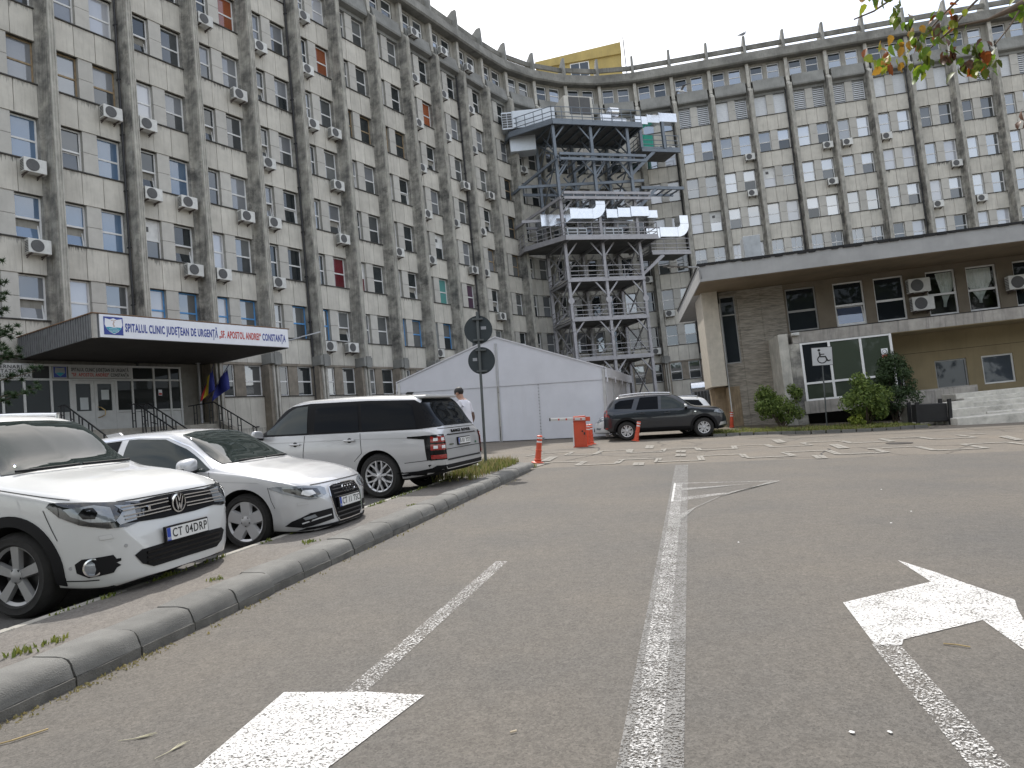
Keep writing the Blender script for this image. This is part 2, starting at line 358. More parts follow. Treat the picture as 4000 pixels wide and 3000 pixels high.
def kst(name, s0, s1, n0, n1, m, z=.009): return marking(name, [K(s0, n0), K(s1, n0), K(s1, n1), K(s0, n1)], m, z)
kst('centre_line_marking', -4, 9.38, -3.28, -3.15, P_WORN)
kst('centre_line_ghost_marking', -4, 12.6, -3.37, -3.11, paint_mat('ghost_road_paint', (.21, .205, .195), .30), .0075)
kst('centre_line_edge_marking', 7.2, 9.36, -3.175, -3.145, P_NEW, .0105)
marking('give_way_marking', [(1.63, 7.94), (1.77, 7.89), (1.88, 8.32), (2.28, 9.2), (3.12, 10.46), (4.2, 11.37), (3.98, 11.31), (2.79, 10.0), (1.99, 8.79), (1.77, 8.4)], P_FADED, .0115)
marking('stop_line_marking', [(2.70, 11.92), (4.22, 11.43), (4.19, 11.36), (2.69, 11.83)], P_WORN, .0112)
marking('hatch_line_marking', [(2.57, 11.21), (3.34, 11.24), (3.75, 11.3), (2.5, 10.92)], P_FADED, .0112)
marking('hatch_line_marking', [(2.3, 10.23), (3.02, 10.42), (3.08, 10.33), (2.2, 9.81)], P_WORN, .0112)
for s_ in (2.95, 5.9, -.1): kst('parking_bay_marking', s_, s_ + .12, 1.2, 6.2, P_FADED, .011)

# ---- paver bands let into the crossing
def paver_run(name, pts, wid):
    mb = MB(); k = 0
    for i, (a, b_) in enumerate(zip(pts[:-1], pts[1:])):
        a, b_ = Vector(a), Vector(b_); d = b_ - a; L_ = d.length; d = d / L_; nrm = Vector((-d.y, d.x)); along_x = abs(d.x) > abs(d.y)
        wd = wid if along_x else wid * 1.15
        rows = 1 if along_x else 2
        n = max(1, int(L_ / .2))
        for r_ in range(rows):
            for j in range(n):
                s0, s1 = j * L_ / n + .008, (j + 1) * L_ / n - .008; o0 = -wd / 2 + r_ * wd / rows + .005; o1 = -wd / 2 + (r_ + 1) * wd / rows - .005
                if rnd.random() < .05: continue
                z = .012 + rnd.uniform(0, .004)
                ps = [a + d * s0 + nrm * o0, a + d * s1 + nrm * o0, a + d * s1 + nrm * o1, a + d * s0 + nrm * o1]
                zz = z + .0008 * (i % 2)
                mb.add([(p.x, p.y, zz) for p in ps], [(0, 1, 2, 3)])
    o = put(name, mb, PAVER); o['kind'] = 'structure'; return o
NEAR = [(.36, 16.62), (.79, 17.75), (1.67, 17.41), (1.4, 16.45), (2.28, 16.3), (2.57, 17.3), (3.42, 17.03), (3.18, 16.07), (4.14, 15.86), (4.39, 17.0), (5.33, 16.78), (5.1, 15.75), (6.08, 15.55), (6.27, 16.65), (7.2, 16.42), (6.95, 15.31), (7.89, 15.11), (8.12, 16.28), (9.07, 16.06), (8.8, 14.92), (9.76, 14.73), (10.02, 15.95), (10.91, 15.75), (10.72, 14.7), (11.7, 14.5)]
FARP = [(.29, 20.45), (.85, 21.4), (1.68, 21.1), (1.4, 19.9), (2.16, 19.6), (2.5, 20.75), (3.24, 20.5), (3.1, 19.35), (3.92, 19.05), (4.2, 20.1), (5.04, 19.8), (4.85, 18.75), (5.73, 18.55), (6.03, 19.65), (6.84, 19.39), (6.65, 18.4), (7.56, 18.2), (7.79, 19.3), (8.75, 19.09), (8.6, 18.1), (9.53, 17.92), (9.75, 19.0), (10.7, 18.8), (10.47, 17.75), (11.4, 17.6), (11.65, 18.7), (12.34, 18.6)]
paver_run('paver_band', NEAR, .135); paver_run('paver_band', FARP, .135)
for q in ([(4.04, 21.96), (4.25, 21.72), (3.94, 20.41), (3.74, 20.62)], [(3.28, 20.73), (3.42, 20.59), (3.16, 19.32), (3.02, 19.45)], [(4.33, 19.15), (4.54, 18.94), (4.37, 18.3), (4.15, 18.51)],
          [(4.04, 17.95), (4.25, 17.76), (4.09, 17.12), (3.86, 17.32)], [(2.67, 16.21), (2.9, 16.1), (2.76, 15.42), (2.52, 15.53)], [(7.61, 21.12), (7.86, 21.06), (7.53, 19.67), (7.25, 19.67)],
          [(7.96, 18.06), (8.17, 18.01), (7.86, 16.67), (7.56, 16.65)], [(6.38, 15.36), (6.61, 15.28), (6.38, 14.53), (6.16, 14.59)], [(11.84, 17.42), (12.13, 17.48), (11.54, 16.12), (11.3, 16.03)],
          [(.9, 19.6), (1.15, 19.5), (.85, 18.1), (.6, 18.2)]):
    mb = MB(); c0, c1, c2, c3 = [Vector(p) for p in q]
    for i in range(2):
        for j in range(5):
            f0, f1, g0, g1 = i / 2 + .02, (i + 1) / 2 - .02, j / 5 + .015, (j + 1) / 5 - .015
            P = lambda f, g: (c0.lerp(c1, f)).lerp(c3.lerp(c2, f), g)
            mb.add([(p.x, p.y, .0185) for p in (P(f0, g0), P(f1, g0), P(f1, g1), P(f0, g1))], [(0, 1, 2, 3)])
    put('paver_patch', mb, PAVER)['kind'] = 'structure'
# tar-filled cracks and a patch joint in the old asphalt
TAR = M('tar', (.035, .033, .032), .8, var=.2)
def crack(pts, w_):
    mb = MB(); P = []
    for a, b_ in zip(pts[:-1], pts[1:]):
        for k in range(8):
            p = Vector(a).lerp(Vector(b_), k / 8); P.append(p + Vector((rnd.uniform(-.05, .05), rnd.uniform(-.06, .06))))
    P.append(Vector(pts[-1])); vs = []
    for i, p in enumerate(P):
        d = (P[min(i + 1, len(P) - 1)] - P[max(i - 1, 0)]).normalized(); n = Vector((-d.y, d.x)) * w_ * rnd.uniform(.4, 1); vs += [(p.x + n.x, p.y + n.y, .0045), (p.x - n.x, p.y - n.y, .0045)]
    mb.add(vs, [(2 * i, 2 * i + 1, 2 * i + 3, 2 * i + 2) for i in range(len(P) - 1)]); put('asphalt_crack', mb, TAR)['kind'] = 'structure'
crack([(1.3, 18.2), (2.3, 19.6), (2.6, 22.5)], .025); crack([(3.2, 19.2), (4.6, 19.6), (6.0, 19.2)], .03); crack([(7.5, 17.0), (6.4, 15.1), (5.6, 15.3)], .02)
crack([(5.4, 23.2), (5.6, 21.3), (5.2, 20.6)], .018); crack([(8.2, 21.5), (10.8, 20.8), (15, 20.4)], .03); crack([(9.5, 20.0), (11.5, 17.2)], .02); crack([(2.9, 18.3), (3.9, 18.2), (4.6, 17.9)], .02); crack([(13, 20.2), (15.5, 18.5)], .035)
mb = MB(); mb.lathe([(.3, .006), (.3, .012), (.0, .013)], 24, c=(9.35, 17.3, 0)); put('manhole_cover', mb, M('cast_iron', (.05, .045, .04), .7, .5))['kind'] = 'structure'

# ---- grass bed along the low building
SOIL = M('bed_soil', (.10, .085, .06), .95, var=.35, scale=7, bump=.6, bscale=40)
sheet('flower_bed', [(6.5, 25.0), (8.58, 24.15), (9.6, 23.1), (11.3, 22.55), (13.2, 22.55), (13.4, 28), (9.7, 31), (7.5, 30)], .05, SOIL)
bk = link('bed_kerb', None); bk['kind'] = 'structure'
BED = [(6.9, 24.75), (8.58, 24.07), (9.6, 23.0), (11.3, 22.46), (13.1, 22.5)]
for a, b_ in zip(BED[:-1], BED[1:]):
    a, b_ = Vector((*a, 0)), Vector((*b_, 0)); n = max(1, round((b_ - a).length / .5))
    for i in range(n):
        mb = MB(); mb.bar(a.lerp(b_, i / n + .012), a.lerp(b_, (i + 1) / n - .012), .09, .2 + rnd.uniform(-.02, .02)); put('bed_kerb_stone', mb, KERB, bk)

# ================================================================== HOSPITAL
F = 3.3; BAY = 1.02 * F
A0, A1 = R(57.575), R(-9.17); L1, L2 = 10.463 * F, 5.186 * F
def facade(s):
    x, y = -5.553 * F, 8.551 * F
    t = min(s, L1); x += t * math.cos(A0); y += t * math.sin(A0); s -= t
    if s <= 0: return Vector((x, y, 0))
    k = (A1 - A0) / L2; t = min(s, L2); x += (math.sin(A0 + k * t) - math.sin(A0)) / k; y -= (math.cos(A0 + k * t) - math.cos(A0)) / k; s -= t
    if s > 0: x += s * math.cos(A1); y += s * math.sin(A1)
    return Vector((x, y, 0))
K_MIN, K_MAX = 0, 28
EDGES = {k: facade((k - 1) * BAY) for k in range(K_MIN - 1, K_MAX + 1)}
OB = Vector((0, 45, -1))
HOSP = thing('hospital_building', 'curved grey concrete hospital block with ribbed facade, many windows and dark rain streaks', 'building', QB @ Matrix.Translation(OB))
def bayM(k):
    """frame of bay k: x along the facade, y into the building, z up"""
    a, b_ = EDGES[k - 1], EDGES[k]; d = b_ - a
    return Matrix.Translation(a - OB) @ Matrix.Rotation(math.atan2(d.y, d.x), 4, 'Z')
def head(n): return (1.4607 + n) * F
WH = 1.86
def sill(n): return head(n) - WH
CONC = M('panel_concrete', (.56, .535, .475), .85, var=.12, scale=1.3, bump=.12, bscale=30, drip=1.42, streak=.42, streakc=(.20, .185, .16), rand=.10)
INFILL = M('infill_concrete', (.50, .485, .445), .8, var=.08, scale=2, streak=.12, streakc=(.2, .19, .17), rand=.1)
FIN = M('fin_shaded_concrete', (.225, .22, .205), .9, var=.4, scale=1.3, bump=.6, bscale=9, patch=.9, streak=.75, streakc=(.03, .03, .031), c2=(.36, .345, .305), stretch=(1, 1, 1.3))  # fin sides: grime blotches and streaks, base colour also darkened for their shade
FINF = M('fin_edge_concrete', (.45, .435, .39), .9, var=.25, scale=2.6, bump=.4, bscale=12, streak=.4, streakc=(.10, .10, .095), patch=.22, stretch=(1, 1, .8))  # fin fronts: base colour lightened against the shaded sides, streaks are grime
CORN = M('cornice_concrete', (.20, .195, .175), .95, var=.35, scale=.8, bump=.3, bscale=12, streak=.55, streakc=(.04, .04, .038), patch=.5)
LEDGE = M('ledge_concrete', (.24, .24, .225), .9, var=.25, scale=.7, bump=.2, bscale=12, streak=.4, streakc=(.07, .07, .068), patch=.2)
STONE = M('pier_stone', (.25, .22, .18), .9, var=.25, scale=2.5, bump=.2, bscale=25, streak=.35)
BACK = M('facade_recess', (.30, .285, .25), .9, var=.2, scale=2, streak=.4)
PVC = M('white_window_frame', (.74, .74, .73), .45, var=.06, rand=.06)
OLDF = M('rusty_window_frame', (.30, .22, .13), .7, var=.3, scale=6)
BLUEF = M('blue_film_frame', (.10, .30, .60), .5, var=.2)
SILL = M('dark_sill', (.055, .052, .048), .9, var=.4, scale=5)
PIPE = M('black_pipe', (.025, .025, .027), .5, var=.1)
G = {k: glass_mat('glass_' + k, *v) for k, v in dict(
    dark=((.025, .03, .032), .05), room=((.06, .065, .067), .08), net=((.24, .25, .265), .09, .03, 9.), white=((.48, .49, .52), .12, .03, 0., 0., .1),
    blue=((.13, .21, .33), .13, .03, 9.), orange=((.30, .085, .03), .07, .05, 0., 20.), red=((.16, .012, .022), .06, .05, 0., 14.), teal=((.10, .30, .28), .12),
    sky=((.09, .10, .11), .30), bright=((.36, .38, .41), .30, .03, 0., 0., .12), grey=((.13, .135, .135), .18), louvre_gap=((.05, .05, .05), .05), film=((.04, .20, .42), .1), purple=((.09, .05, .08), .1)).items()}
# ---- shared meshes
def box_mesh(name, m, *bs, **kw):
    mb = MB()
    for q in bs: mb.box(*q)
    return mb.mesh(name, [m], **kw)
def frame_mb(w_, h_, t=.065, d=.07, trans=None, tt=.075, mull=None):
    mb = MB(); mb.box(0, t, 0, d, 0, h_); mb.box(w_ - t, w_, 0, d, 0, h_); mb.box(t, w_ - t, 0, d, 0, t); mb.box(t, w_ - t, 0, d, h_ - t, h_)
    if trans: mb.box(t, w_ - t, -.004, d, trans - tt / 2, trans + tt / 2)
    if mull:
        mb.box(mull - .02, mull + .02, -.002, d - .01, t, trans - tt / 2); mb.box(mull - .02, mull + .02, -.002, d - .01, trans + tt / 2, h_ - t)
    return mb
WW = 1.03
FR = {k: frame_mb(WW, WH, trans=WH * .48).mesh('window', [m]) for k, m in (('pvc', PVC), ('old', OLDF), ('blue', BLUEF))}
FR['cross'] = frame_mb(WW, WH, trans=WH * .48, mull=WW * .42).mesh('window', [PVC])
FR['vent'] = frame_mb(WW, WH, trans=WH * .48).mesh('window', [PVC])
def pane_mesh(g, w_, h_, d=0.):
    mb = MB(); mb.quad((0, 0, 0), (w_, 0, 0), (w_, 0, h_), (0, 0, h_)); me = mb.mesh('pane', [g])
    if me.polygons[0].normal.y > 0: me.flip_normals()
    return me
def sash_mesh(g, w_, h_):
    mb = frame_mb(w_, h_, .05, .05); mb.cur = 1; mb.quad((.05, .025, .05), (w_ - .05, .025, .05), (w_ - .05, .025, h_ - .05), (.05, .025, h_ - .05)); return mb.mesh('sash', [PVC, g])
PU = {k: pane_mesh(g, WW - .13, WH * .52 - .105) for k, g in G.items()}
PL = {k: pane_mesh(g, WW - .13, WH * .48 - .105) for k, g in G.items()}
SH = {k: sash_mesh(G[k], WW - .13, WH * .48 - .105) for k in ('dark', 'room', 'net', 'sky', 'white', 'blue')}
mb = MB(); mb.box(0, WW - .13, 0, .02, 0, WH * .52 - .105); mb.cur = 1; mb.box(.18, .42, -.03, -.002, .35, .58); VENT = mb.mesh('vent_panel', [M('vent_panel_white', (.7, .7, .68), .5), M('vent_grille', (.12, .12, .12), .7)])
mb = frame_mb(WW, WH, .05, .07)
mbc = frame_mb(WW, WH, .05, .07)
for i in range(10):
    z = .06 + i * .178
    mb.box(.05, WW - .05, .012, .052, z, z + .095)
    mbc.box(.05, WW - .05, .012, .026, z, z + .170)
mb.cur = 1; mb.box(.05, WW - .05, .085, .09, .05, WH - .05)
LV = {'open': mb.mesh('louvre_window', [M('louvre_white', (.70, .72, .74), .5, var=.06, rand=.12), G['louvre_gap']]), 'shut': mbc.mesh('louvre_window', [MATS['louvre_white']])}
PX = [.67 + i * (BAY - .67) / 3 for i in range(4)]
SPH = sill(2) - head(1)
SP = []
for v in range(4):
    mb = MB(); mb.bbox(.010, (BAY - .67) / 3 - .010, rnd.uniform(-.006, .004), .09, .004, SPH - .004, .006); SP.append(mb.mesh('spandrel_panel', [CONC]))
XW = [.68, BAY - .01 - WW]
IW = XW[1] - XW[0] - WW
mb = MB(); mb.bbox(0, IW, .04, .37, 0, WH * .5 - .009, .006); mb.bbox(0, IW, .045, .37, WH * .5 + .009, WH - .002, .006); INF = mb.mesh('infill_panel', [INFILL])
mb = MB(); mb.box(.63, BAY + .02, -.055, .30, -.05, .006); SLM = mb.mesh('window_sill', [SILL])
# ---- projection, to find what the view shows largest
PM = MG @ Matrix.Identity(3)
def shown(mloc, w_, h_):
    """apparent size of a piece in the photograph's view, 0 when out of frame"""
    p = HOSP_M @ mloc @ Vector((w_ / 2, 0, h_ / 2)); q = MG @ (p - Vector((0, 0, CAMZ)))
    if q.z < 1: return 0
    x, y = 2000 + 2759.5 * q.x / q.z, 1500 - 2759.5 * q.y / q.z
    if not (-60 < x < 4060 and -60 < y < 3060): return 0
    if 2200 < x < 2540 and y > 420: return .1 / q.z            # behind the steel tower
    if x > 2720 and y > 1140 - .1285 * (x - 2600): return 0      # behind the low building
    if 1560 < x < 2400 and y > 1440: return 0                    # behind the tent
    return 1 / q.z
HOSP_M = QB @ Matrix.Translation(OB)
JOBS = {}
def job(kind, me, mtx, w_, h_, subs=()): JOBS.setdefault(kind, []).append((shown(mtx, w_, h_), len(JOBS.get(kind, [])), me, mtx, subs))
def flush(kind, limit, parent, stuffname=None):
    js = sorted(JOBS[kind], key=lambda j: (-j[0], j[1]))
    rest = []
    for i, (s_, _, me, mtx, subs) in enumerate(js):
        if i < limit and s_ > 0:
            o = link(kind, me, parent, mtx)
            for nm, sm, smx in subs: link(nm, sm, o, smx)
        else: rest += [(me, mtx)] + [(sm, mtx @ smx) for nm, sm, smx in subs]
    if rest:
        bm = bmesh.new(); mats = []
        for me, mtx in rest:
            t_ = me.copy(); t_.transform(mtx); remap = []
            for m_ in me.materials:
                if m_ not in mats: mats.append(m_)
                remap.append(mats.index(m_))
            n0 = len(bm.faces); bm.from_mesh(t_); bm.faces.ensure_lookup_table()
            for f_ in bm.faces[n0:]: f_.material_index = remap[f_.material_index]
            bpy.data.meshes.remove(t_)
        me = bpy.data.meshes.new(kind); bm.to_mesh(me); bm.free()
        for m_ in mats: me.materials.append(m_)
        o = link(stuffname or kind, me, parent); o['kind'] = 'stuff'
# ---- what hangs in which window (bay, floor, side)
SPEC = {(4, 6, 1): 'orange', (6, 6, 1): 'orange', (9, 6, 1): 'orange', (4, 7, 1): 'orange', (6, 2, 1): 'red', (7, 2, 0): 'red', (9, 2, 1): 'teal', (1, 3, 1): 'blue', (1, 2, 1): 'blue', (2, 3, 1): 'blue', (2, 2, 0): 'blue', (2, 2, 1): 'blue',
        (2, 5, 1): 'white', (2, 5, 0): 'net', (1, 4, 1): 'net', (2, 4, 0): 'grey', (2, 4, 1): 'net', (3, 3, 1): 'blue', (3, 4, 0): 'white', (3, 4, 1): 'net', (10, 2, 1): 'purple', (8, 1, 0): 'film', (3, 2, 0): 'net', (1, 1, 1): 'net'}
OLD = {(1, 4), (2, 4), (7, 5), (8, 5), (12, 5), (11, 3), (12, 4), (12, 3)}
OPEN = {(2, 3, 0), (2, 2, 0), (3, 5, 0), (3, 3, 0), (3, 2, 1), (1, 2, 1), (4, 4, 0), (5, 5, 0), (5, 4, 0), (5, 3, 0), (5, 3, 1), (1, 1, 1), (6, 3, 1), (7, 4, 0), (8, 3, 0), (8, 4, 1), (9, 5, 1), (8, 2, 0), (8, 2, 1), (13, 3, 0), (11, 4, 1), (11, 2, 1), (13, 1, 0), (8, 6, 0), (6, 1, 1), (8, 1, 0)}
for k in range(K_MIN, K_MAX + 1):
    bm_ = bayM(k); right = k >= 17
    def at(x, y, z): return bm_ @ Matrix.Translation((x, y, z))
    for n in range(1, 8):
        for j in range(3): job('spandrel_panel', SP[(k * 3 + n + j) % 4], at(PX[j], 0, head(n - 1)), .9, SPH)
        job('infill_panel', INF, at(XW[0] + WW, 0, sill(n)), IW, WH)
        job('window_sill', SLM, at(0, 0, sill(n)), BAY, .02)
        for s_ in (0, 1):
            r_ = random.Random(k * 97 + n * 13 + s_)
            if right and n == 7 and k > 17:
                job('louvre_window', LV['open' if r_.random() < .25 or k == 18 else 'shut'], at(XW[s_], .22, sill(n)), WW, WH); continue
            if right:
                kind = r_.choice(['sky', 'bright', 'bright', 'white', 'grey', 'sky', 'bright'] if n > 3 else ['grey', 'grey', 'room', 'white'])
                if k in (24, 25) and n == 6: kind = 'room'
            else: kind = r_.choice(['dark', 'dark', 'room', 'net', 'net', 'grey', 'white', 'room'] if k < 7 else ['dark', 'dark', 'room', 'grey', 'dark', 'net'])
            if n == 1 and k < 11 and (k, n, s_) not in SPEC: kind = 'white' if k < 5 and s_ == 0 else 'grey'
            kind = SPEC.get((k, n, s_), kind); low = kind
            if kind in ('net', 'grey', 'bright') and r_.random() < .4: low = r_.choice(['dark', 'room', 'grey'])
            fr = 'pvc'
            if (k, n) in OLD: fr = 'old'
            elif n == 1 and 3 <= k <= 9 and r_.random() < .75: fr = 'blue'
            elif right and n == 3 and 18 <= k <= 22: fr = 'cross'
            subs = [('pane', PU[kind], Matrix.Translation((.065, .03, WH * .48 + .04)))]
            lowm = Matrix.Translation((.065, .03, .065))
            if r_.random() < .035 and fr == 'pvc': subs = [('vent_panel', VENT, Matrix.Translation((.065, .03, WH * .48 + .04)))]
            if (k, n, s_) in OPEN: subs.append(('sash', SH[low if low in SH else 'dark'], lowm @ Matrix.Rotation(R(-9 if r_.random() < .8 else -4), 4, 'X')))
            else: subs.append(('pane', PL[low], lowm))
            job('window', FR[fr], at(XW[s_], .24, sill(n)), WW, WH, subs)
flush('window', 300, HOSP, 'remaining_window'); flush('spandrel_panel', 300, HOSP, 'remaining_panel'); flush('infill_panel', 300, HOSP, 'remaining_infill'); flush('window_sill', 300, HOSP, 'remaining_sill'); flush('louvre_window', 300, HOSP, 'remaining_louvre')
# ---- backing wall, pilaster fins, attic, cornice
zs7 = head(7); ZA0, ZA1, ZC0, ZC1 = zs7 + 1.45, zs7 + 2.85, zs7 + 3.02, zs7 + 4.0
mb = MB()
for k in range(K_MIN, K_MAX + 1):
    a, b_ = EDGES[k - 1] - OB, EDGES[k] - OB; d = (b_ - a).normalized(); n_ = Vector((-d.y, d.x, 0)) * .37
    mb.quad(a + n_ + Vector((0, 0, -3)), b_ + n_ + Vector((0, 0, -3)), b_ + n_ + Vector((0, 0, ZC1 - .1)), a + n_ + Vector((0, 0, ZC1 - .1)))
pts = [EDGES[k] - OB for k in range(K_MIN - 1, K_MAX + 1)]; inn = []
for i, p in enumerate(pts):
    d = (pts[min(i + 1, len(pts) - 1)] - pts[max(i - 1, 0)]).normalized(); inn.append(p + Vector((-d.y, d.x, 0)) * 15); pts[i] = p + Vector((-d.y, d.x, 0)) * .37
for i in range(len(pts) - 1):
    z = Vector((0, 0, ZC1 - .11)); mb.quad(pts[i] + z, pts[i + 1] + z, inn[i + 1] + z, inn[i] + z); lo = Vector((0, 0, -3)); mb.quad(inn[i] + lo, inn[i] + z, inn[i + 1] + z, inn[i + 1] + lo)
for i in (0, -1): mb.quad(pts[i] + lo, pts[i] + z, inn[i] + z, inn[i] + lo)
put('wall', mb, BACK, HOSP)
mb = MB(); z0, z1 = head(0) + .25, zs7 + .55
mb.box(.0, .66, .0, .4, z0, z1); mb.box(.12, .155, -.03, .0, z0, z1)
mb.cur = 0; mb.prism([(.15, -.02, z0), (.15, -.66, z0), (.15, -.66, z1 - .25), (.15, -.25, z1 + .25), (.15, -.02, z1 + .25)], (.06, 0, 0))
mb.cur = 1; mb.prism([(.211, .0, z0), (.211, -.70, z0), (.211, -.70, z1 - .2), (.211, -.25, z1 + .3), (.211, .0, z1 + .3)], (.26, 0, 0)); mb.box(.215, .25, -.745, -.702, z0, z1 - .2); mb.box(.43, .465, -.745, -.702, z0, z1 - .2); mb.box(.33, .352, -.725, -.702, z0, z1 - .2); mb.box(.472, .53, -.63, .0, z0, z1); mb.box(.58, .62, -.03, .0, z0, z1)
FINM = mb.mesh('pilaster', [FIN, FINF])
mb = MB(); zq = zs7 + .5
mb.prism([(.66, -.02, zs7 + .22), (.66, -.42, zs7 + .30), (.66, -.46, zs7 + .42), (.66, -.26, zs7 + 1.38), (.66, .2, zs7 + 1.42), (.66, .2, zs7 + .22)], (BAY - .66, 0, 0)); mb.box(.66, BAY, -.01, .2, zs7, zs7 + .225)
LED = mb.mesh('attic_ledge', [LEDGE])
mb = MB(); mb.box(.2, .48, -.3, .26, zs7 + .86, ZC0 - .002); ATP = mb.mesh('attic_pilaster', [FINF])
mb = MB(); mb.box(0, .6, .06, .4, zs7 + 1.4, ZC0); mb.box(.6, BAY, .06, .4, ZA1, ZC0); mb.box(.6, BAY, .06, .4, zs7 + 1.4, ZA0)
AW = 1.08; AX = [.64, 2.08]
mb.box(.6, AX[0], .06, .4, ZA0, ZA1); mb.box(AX[0] + AW, AX[1], .06, .4, ZA0, ZA1); mb.box(AX[1] + AW, BAY, .06, .4, ZA0, ZA1); ATW = mb.mesh('attic_wall', [BACK])
mb = MB(); mb.prism([(0, .24, ZC0), (0, -.62, ZC0), (0, -.72, ZC0 + .12), (0, -.52, ZC1 - .04), (0, -.46, ZC1), (0, .24, ZC1)], (BAY + .01, 0, 0)); COR = mb.mesh('cornice', [CORN])
mb = MB(); mb.box(0, BAY, -.06, .14, ZC1 + .46, ZC1 + .86); BEAM = mb.mesh('roof_beam', [CORN])
mb = MB(); mb.prism([(.24, -.5, ZC1 - .3), (.24, -.42, ZC1 + 1.6), (.24, -.08, ZC1 + 1.6), (.24, 1.9, ZC1 + .3), (.24, 1.9, ZC1 + .0), (.24, -.3, ZC1 - .3)], (.2, 0, 0)); RIB = mb.mesh('roof_rib', [LEDGE])
AFR = frame_mb(AW, ZA1 - ZA0, .07, .07, trans=(ZA1 - ZA0) * .5).mesh('attic_window', [PVC])
APN = {g: pane_mesh(G[g], AW - .14, (ZA1 - ZA0) / 2 - .11) for g in ('dark', 'sky', 'room', 'grey', 'teal')}
# ground floor
HG0 = head(0) - .12; GH = 1.62
mb = MB(); mb.bbox(-.02, .7, -.78, .2, head(0) - .12, head(0) + .42, .02); mb.bbox(.16, .52, -.86, -.77, head(0) - .2, head(0) + .5, .02); CAP = mb.mesh('pilaster_block', [LEDGE])
mb = MB(); mb.box(.0, .66, -.5, .2, -2.6, head(0) - .13); mb.cur = 1; mb.box(.2, .30, -.62, -.5, -2.6, head(0) - .13); mb.box(.38, .5, -.66, -.5, -2.6, head(0) - .13); PIER = mb.mesh('stone_pier', [STONE, FINF])
mb = MB(); zz = [-2.6, HG0 - GH]
for j in range(3): mb.bbox(PX[j] + .006, PX[j + 1] - .006, .02, .24, -2.6, HG0 - GH - .03, .006)
GPL = mb.mesh('plinth_panel', [CONC])
mb = MB(); mb.bbox(XW[0] + WW, XW[1], .05, .24, HG0 - GH, HG0, .005); mb.box(.66, BAY, .0, .24, HG0, head(0)); GIN = mb.mesh('infill_panel', [STONE])
GFR = frame_mb(WW, GH, .06, .07, trans=GH * .48).mesh('ground_floor_window', [PVC])
GPN = {g: (pane_mesh(G[g], WW - .12, GH * .52 - .1), pane_mesh(G[g], WW - .12, GH * .48 - .1)) for g in ('dark', 'net', 'room', 'grey')}
I4 = Matrix.Identity(4)
for k in range(K_MIN, K_MAX + 1):
    bm_ = bayM(k); r_ = random.Random(k)
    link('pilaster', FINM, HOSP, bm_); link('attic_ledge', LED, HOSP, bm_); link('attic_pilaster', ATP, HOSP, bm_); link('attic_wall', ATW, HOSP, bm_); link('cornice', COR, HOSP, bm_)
    link('roof_beam', BEAM, HOSP, bm_); link('roof_rib', RIB, HOSP, bm_)
    for s_ in (0, 1):
        o = link('attic_window', AFR, HOSP, bm_ @ Matrix.Translation((AX[s_], .18, ZA0))); g = r_.choice(['dark', 'room', 'sky'] if k < 17 else ['sky', 'dark', 'grey'])
        link('pane', APN['dark' if k > 16 and s_ == 0 else g], o, Matrix.Translation((.07, .03, (ZA1 - ZA0) / 2 + .04))); link('pane', APN[g], o, Matrix.Translation((.07, .03, .07)))
    if k in (1, 2, 3): continue
    link('pilaster_block', CAP, HOSP, bm_); link('stone_pier', PIER, HOSP, bm_); link('plinth_panel', GPL, HOSP, bm_); link('infill_panel', GIN, HOSP, bm_); link('window_sill', SLM, HOSP, bm_ @ Matrix.Translation((0, .03, HG0 - GH)))
    if k == 0: continue                                  # the entrance stands here
    for s_ in (0, 1):
        g = r_.choice(['dark', 'net', 'room', 'grey']); o = link('ground_floor_window', GFR, HOSP, bm_ @ Matrix.Translation((XW[s_], .14, HG0 - GH)))
        link('pane', GPN[g][0], o, Matrix.Translation((.06, .03, GH * .48 + .04))); link('pane', GPN[g][1], o, Matrix.Translation((.06, .03, .06)))
for k in (3, 6, 11, 18, 21, 24):
    mb = MB(); mb.tube((.03, -.1, -1), (.03, -.1, zs7 + .2), .055, n=8)
    for i in range(10): mb.box(-.03, .09, -.17, .02, 2 + i * 2.6, 2.06 + i * 2.6)
    put('drainpipe', mb, PIPE, HOSP, mtx=bayM(k))
# yellow plant room on the roof
YEL = M('yellow_render', (.42, .325, .12), .85, var=.15, scale=.7, streak=.3, streakc=(.2, .17, .1), patch=.12)
pr = MB(); D8 = Vector((math.cos(A1), math.sin(A1), 0))
def Y3(x, y, z): return Vector((11.8, 79.7, 0)) - OB + D8 * x + Vector((-D8.y, D8.x, 0)) * y + Vector((0, 0, z))
pr.prism([Y3(-5.2, 0, 34), Y3(4.5, 0, 34), Y3(4.5, 0, 42.0), Y3(-5.2, 0, 42.0)], Vector((-D8.y, D8.x, 0)) * 9); pr.prism([Y3(-5.4, -.25, 41.9), Y3(4.6, -.25, 41.9), Y3(4.6, -.25, 43.25), Y3(-5.4, -.25, 42.7)], Vector((-D8.y, D8.x, 0)) * 9.5)
PLR = put('rooftop_block', pr, YEL, HOSP)
mb = MB(); mb.box(0, 2.2, 0, .1, 0, 1.8); wo = put('window', mb, PVC, PLR, mtx=Matrix.Translation(Y3(-1.4, -.06, 40)) @ Matrix.Rotation(A1, 4, 'Z'))
for i in (0, 1): link('pane', pane_mesh(G['dark'], .95, 1.6), wo, Matrix.Translation((.1 + i * 1.05, -.01, .1)))
mb = MB(); mb.tube(Y3(4.95, -.5, 34), Y3(4.95, -.5, 43.6), .05); put('mast', mb, PIPE, HOSP)

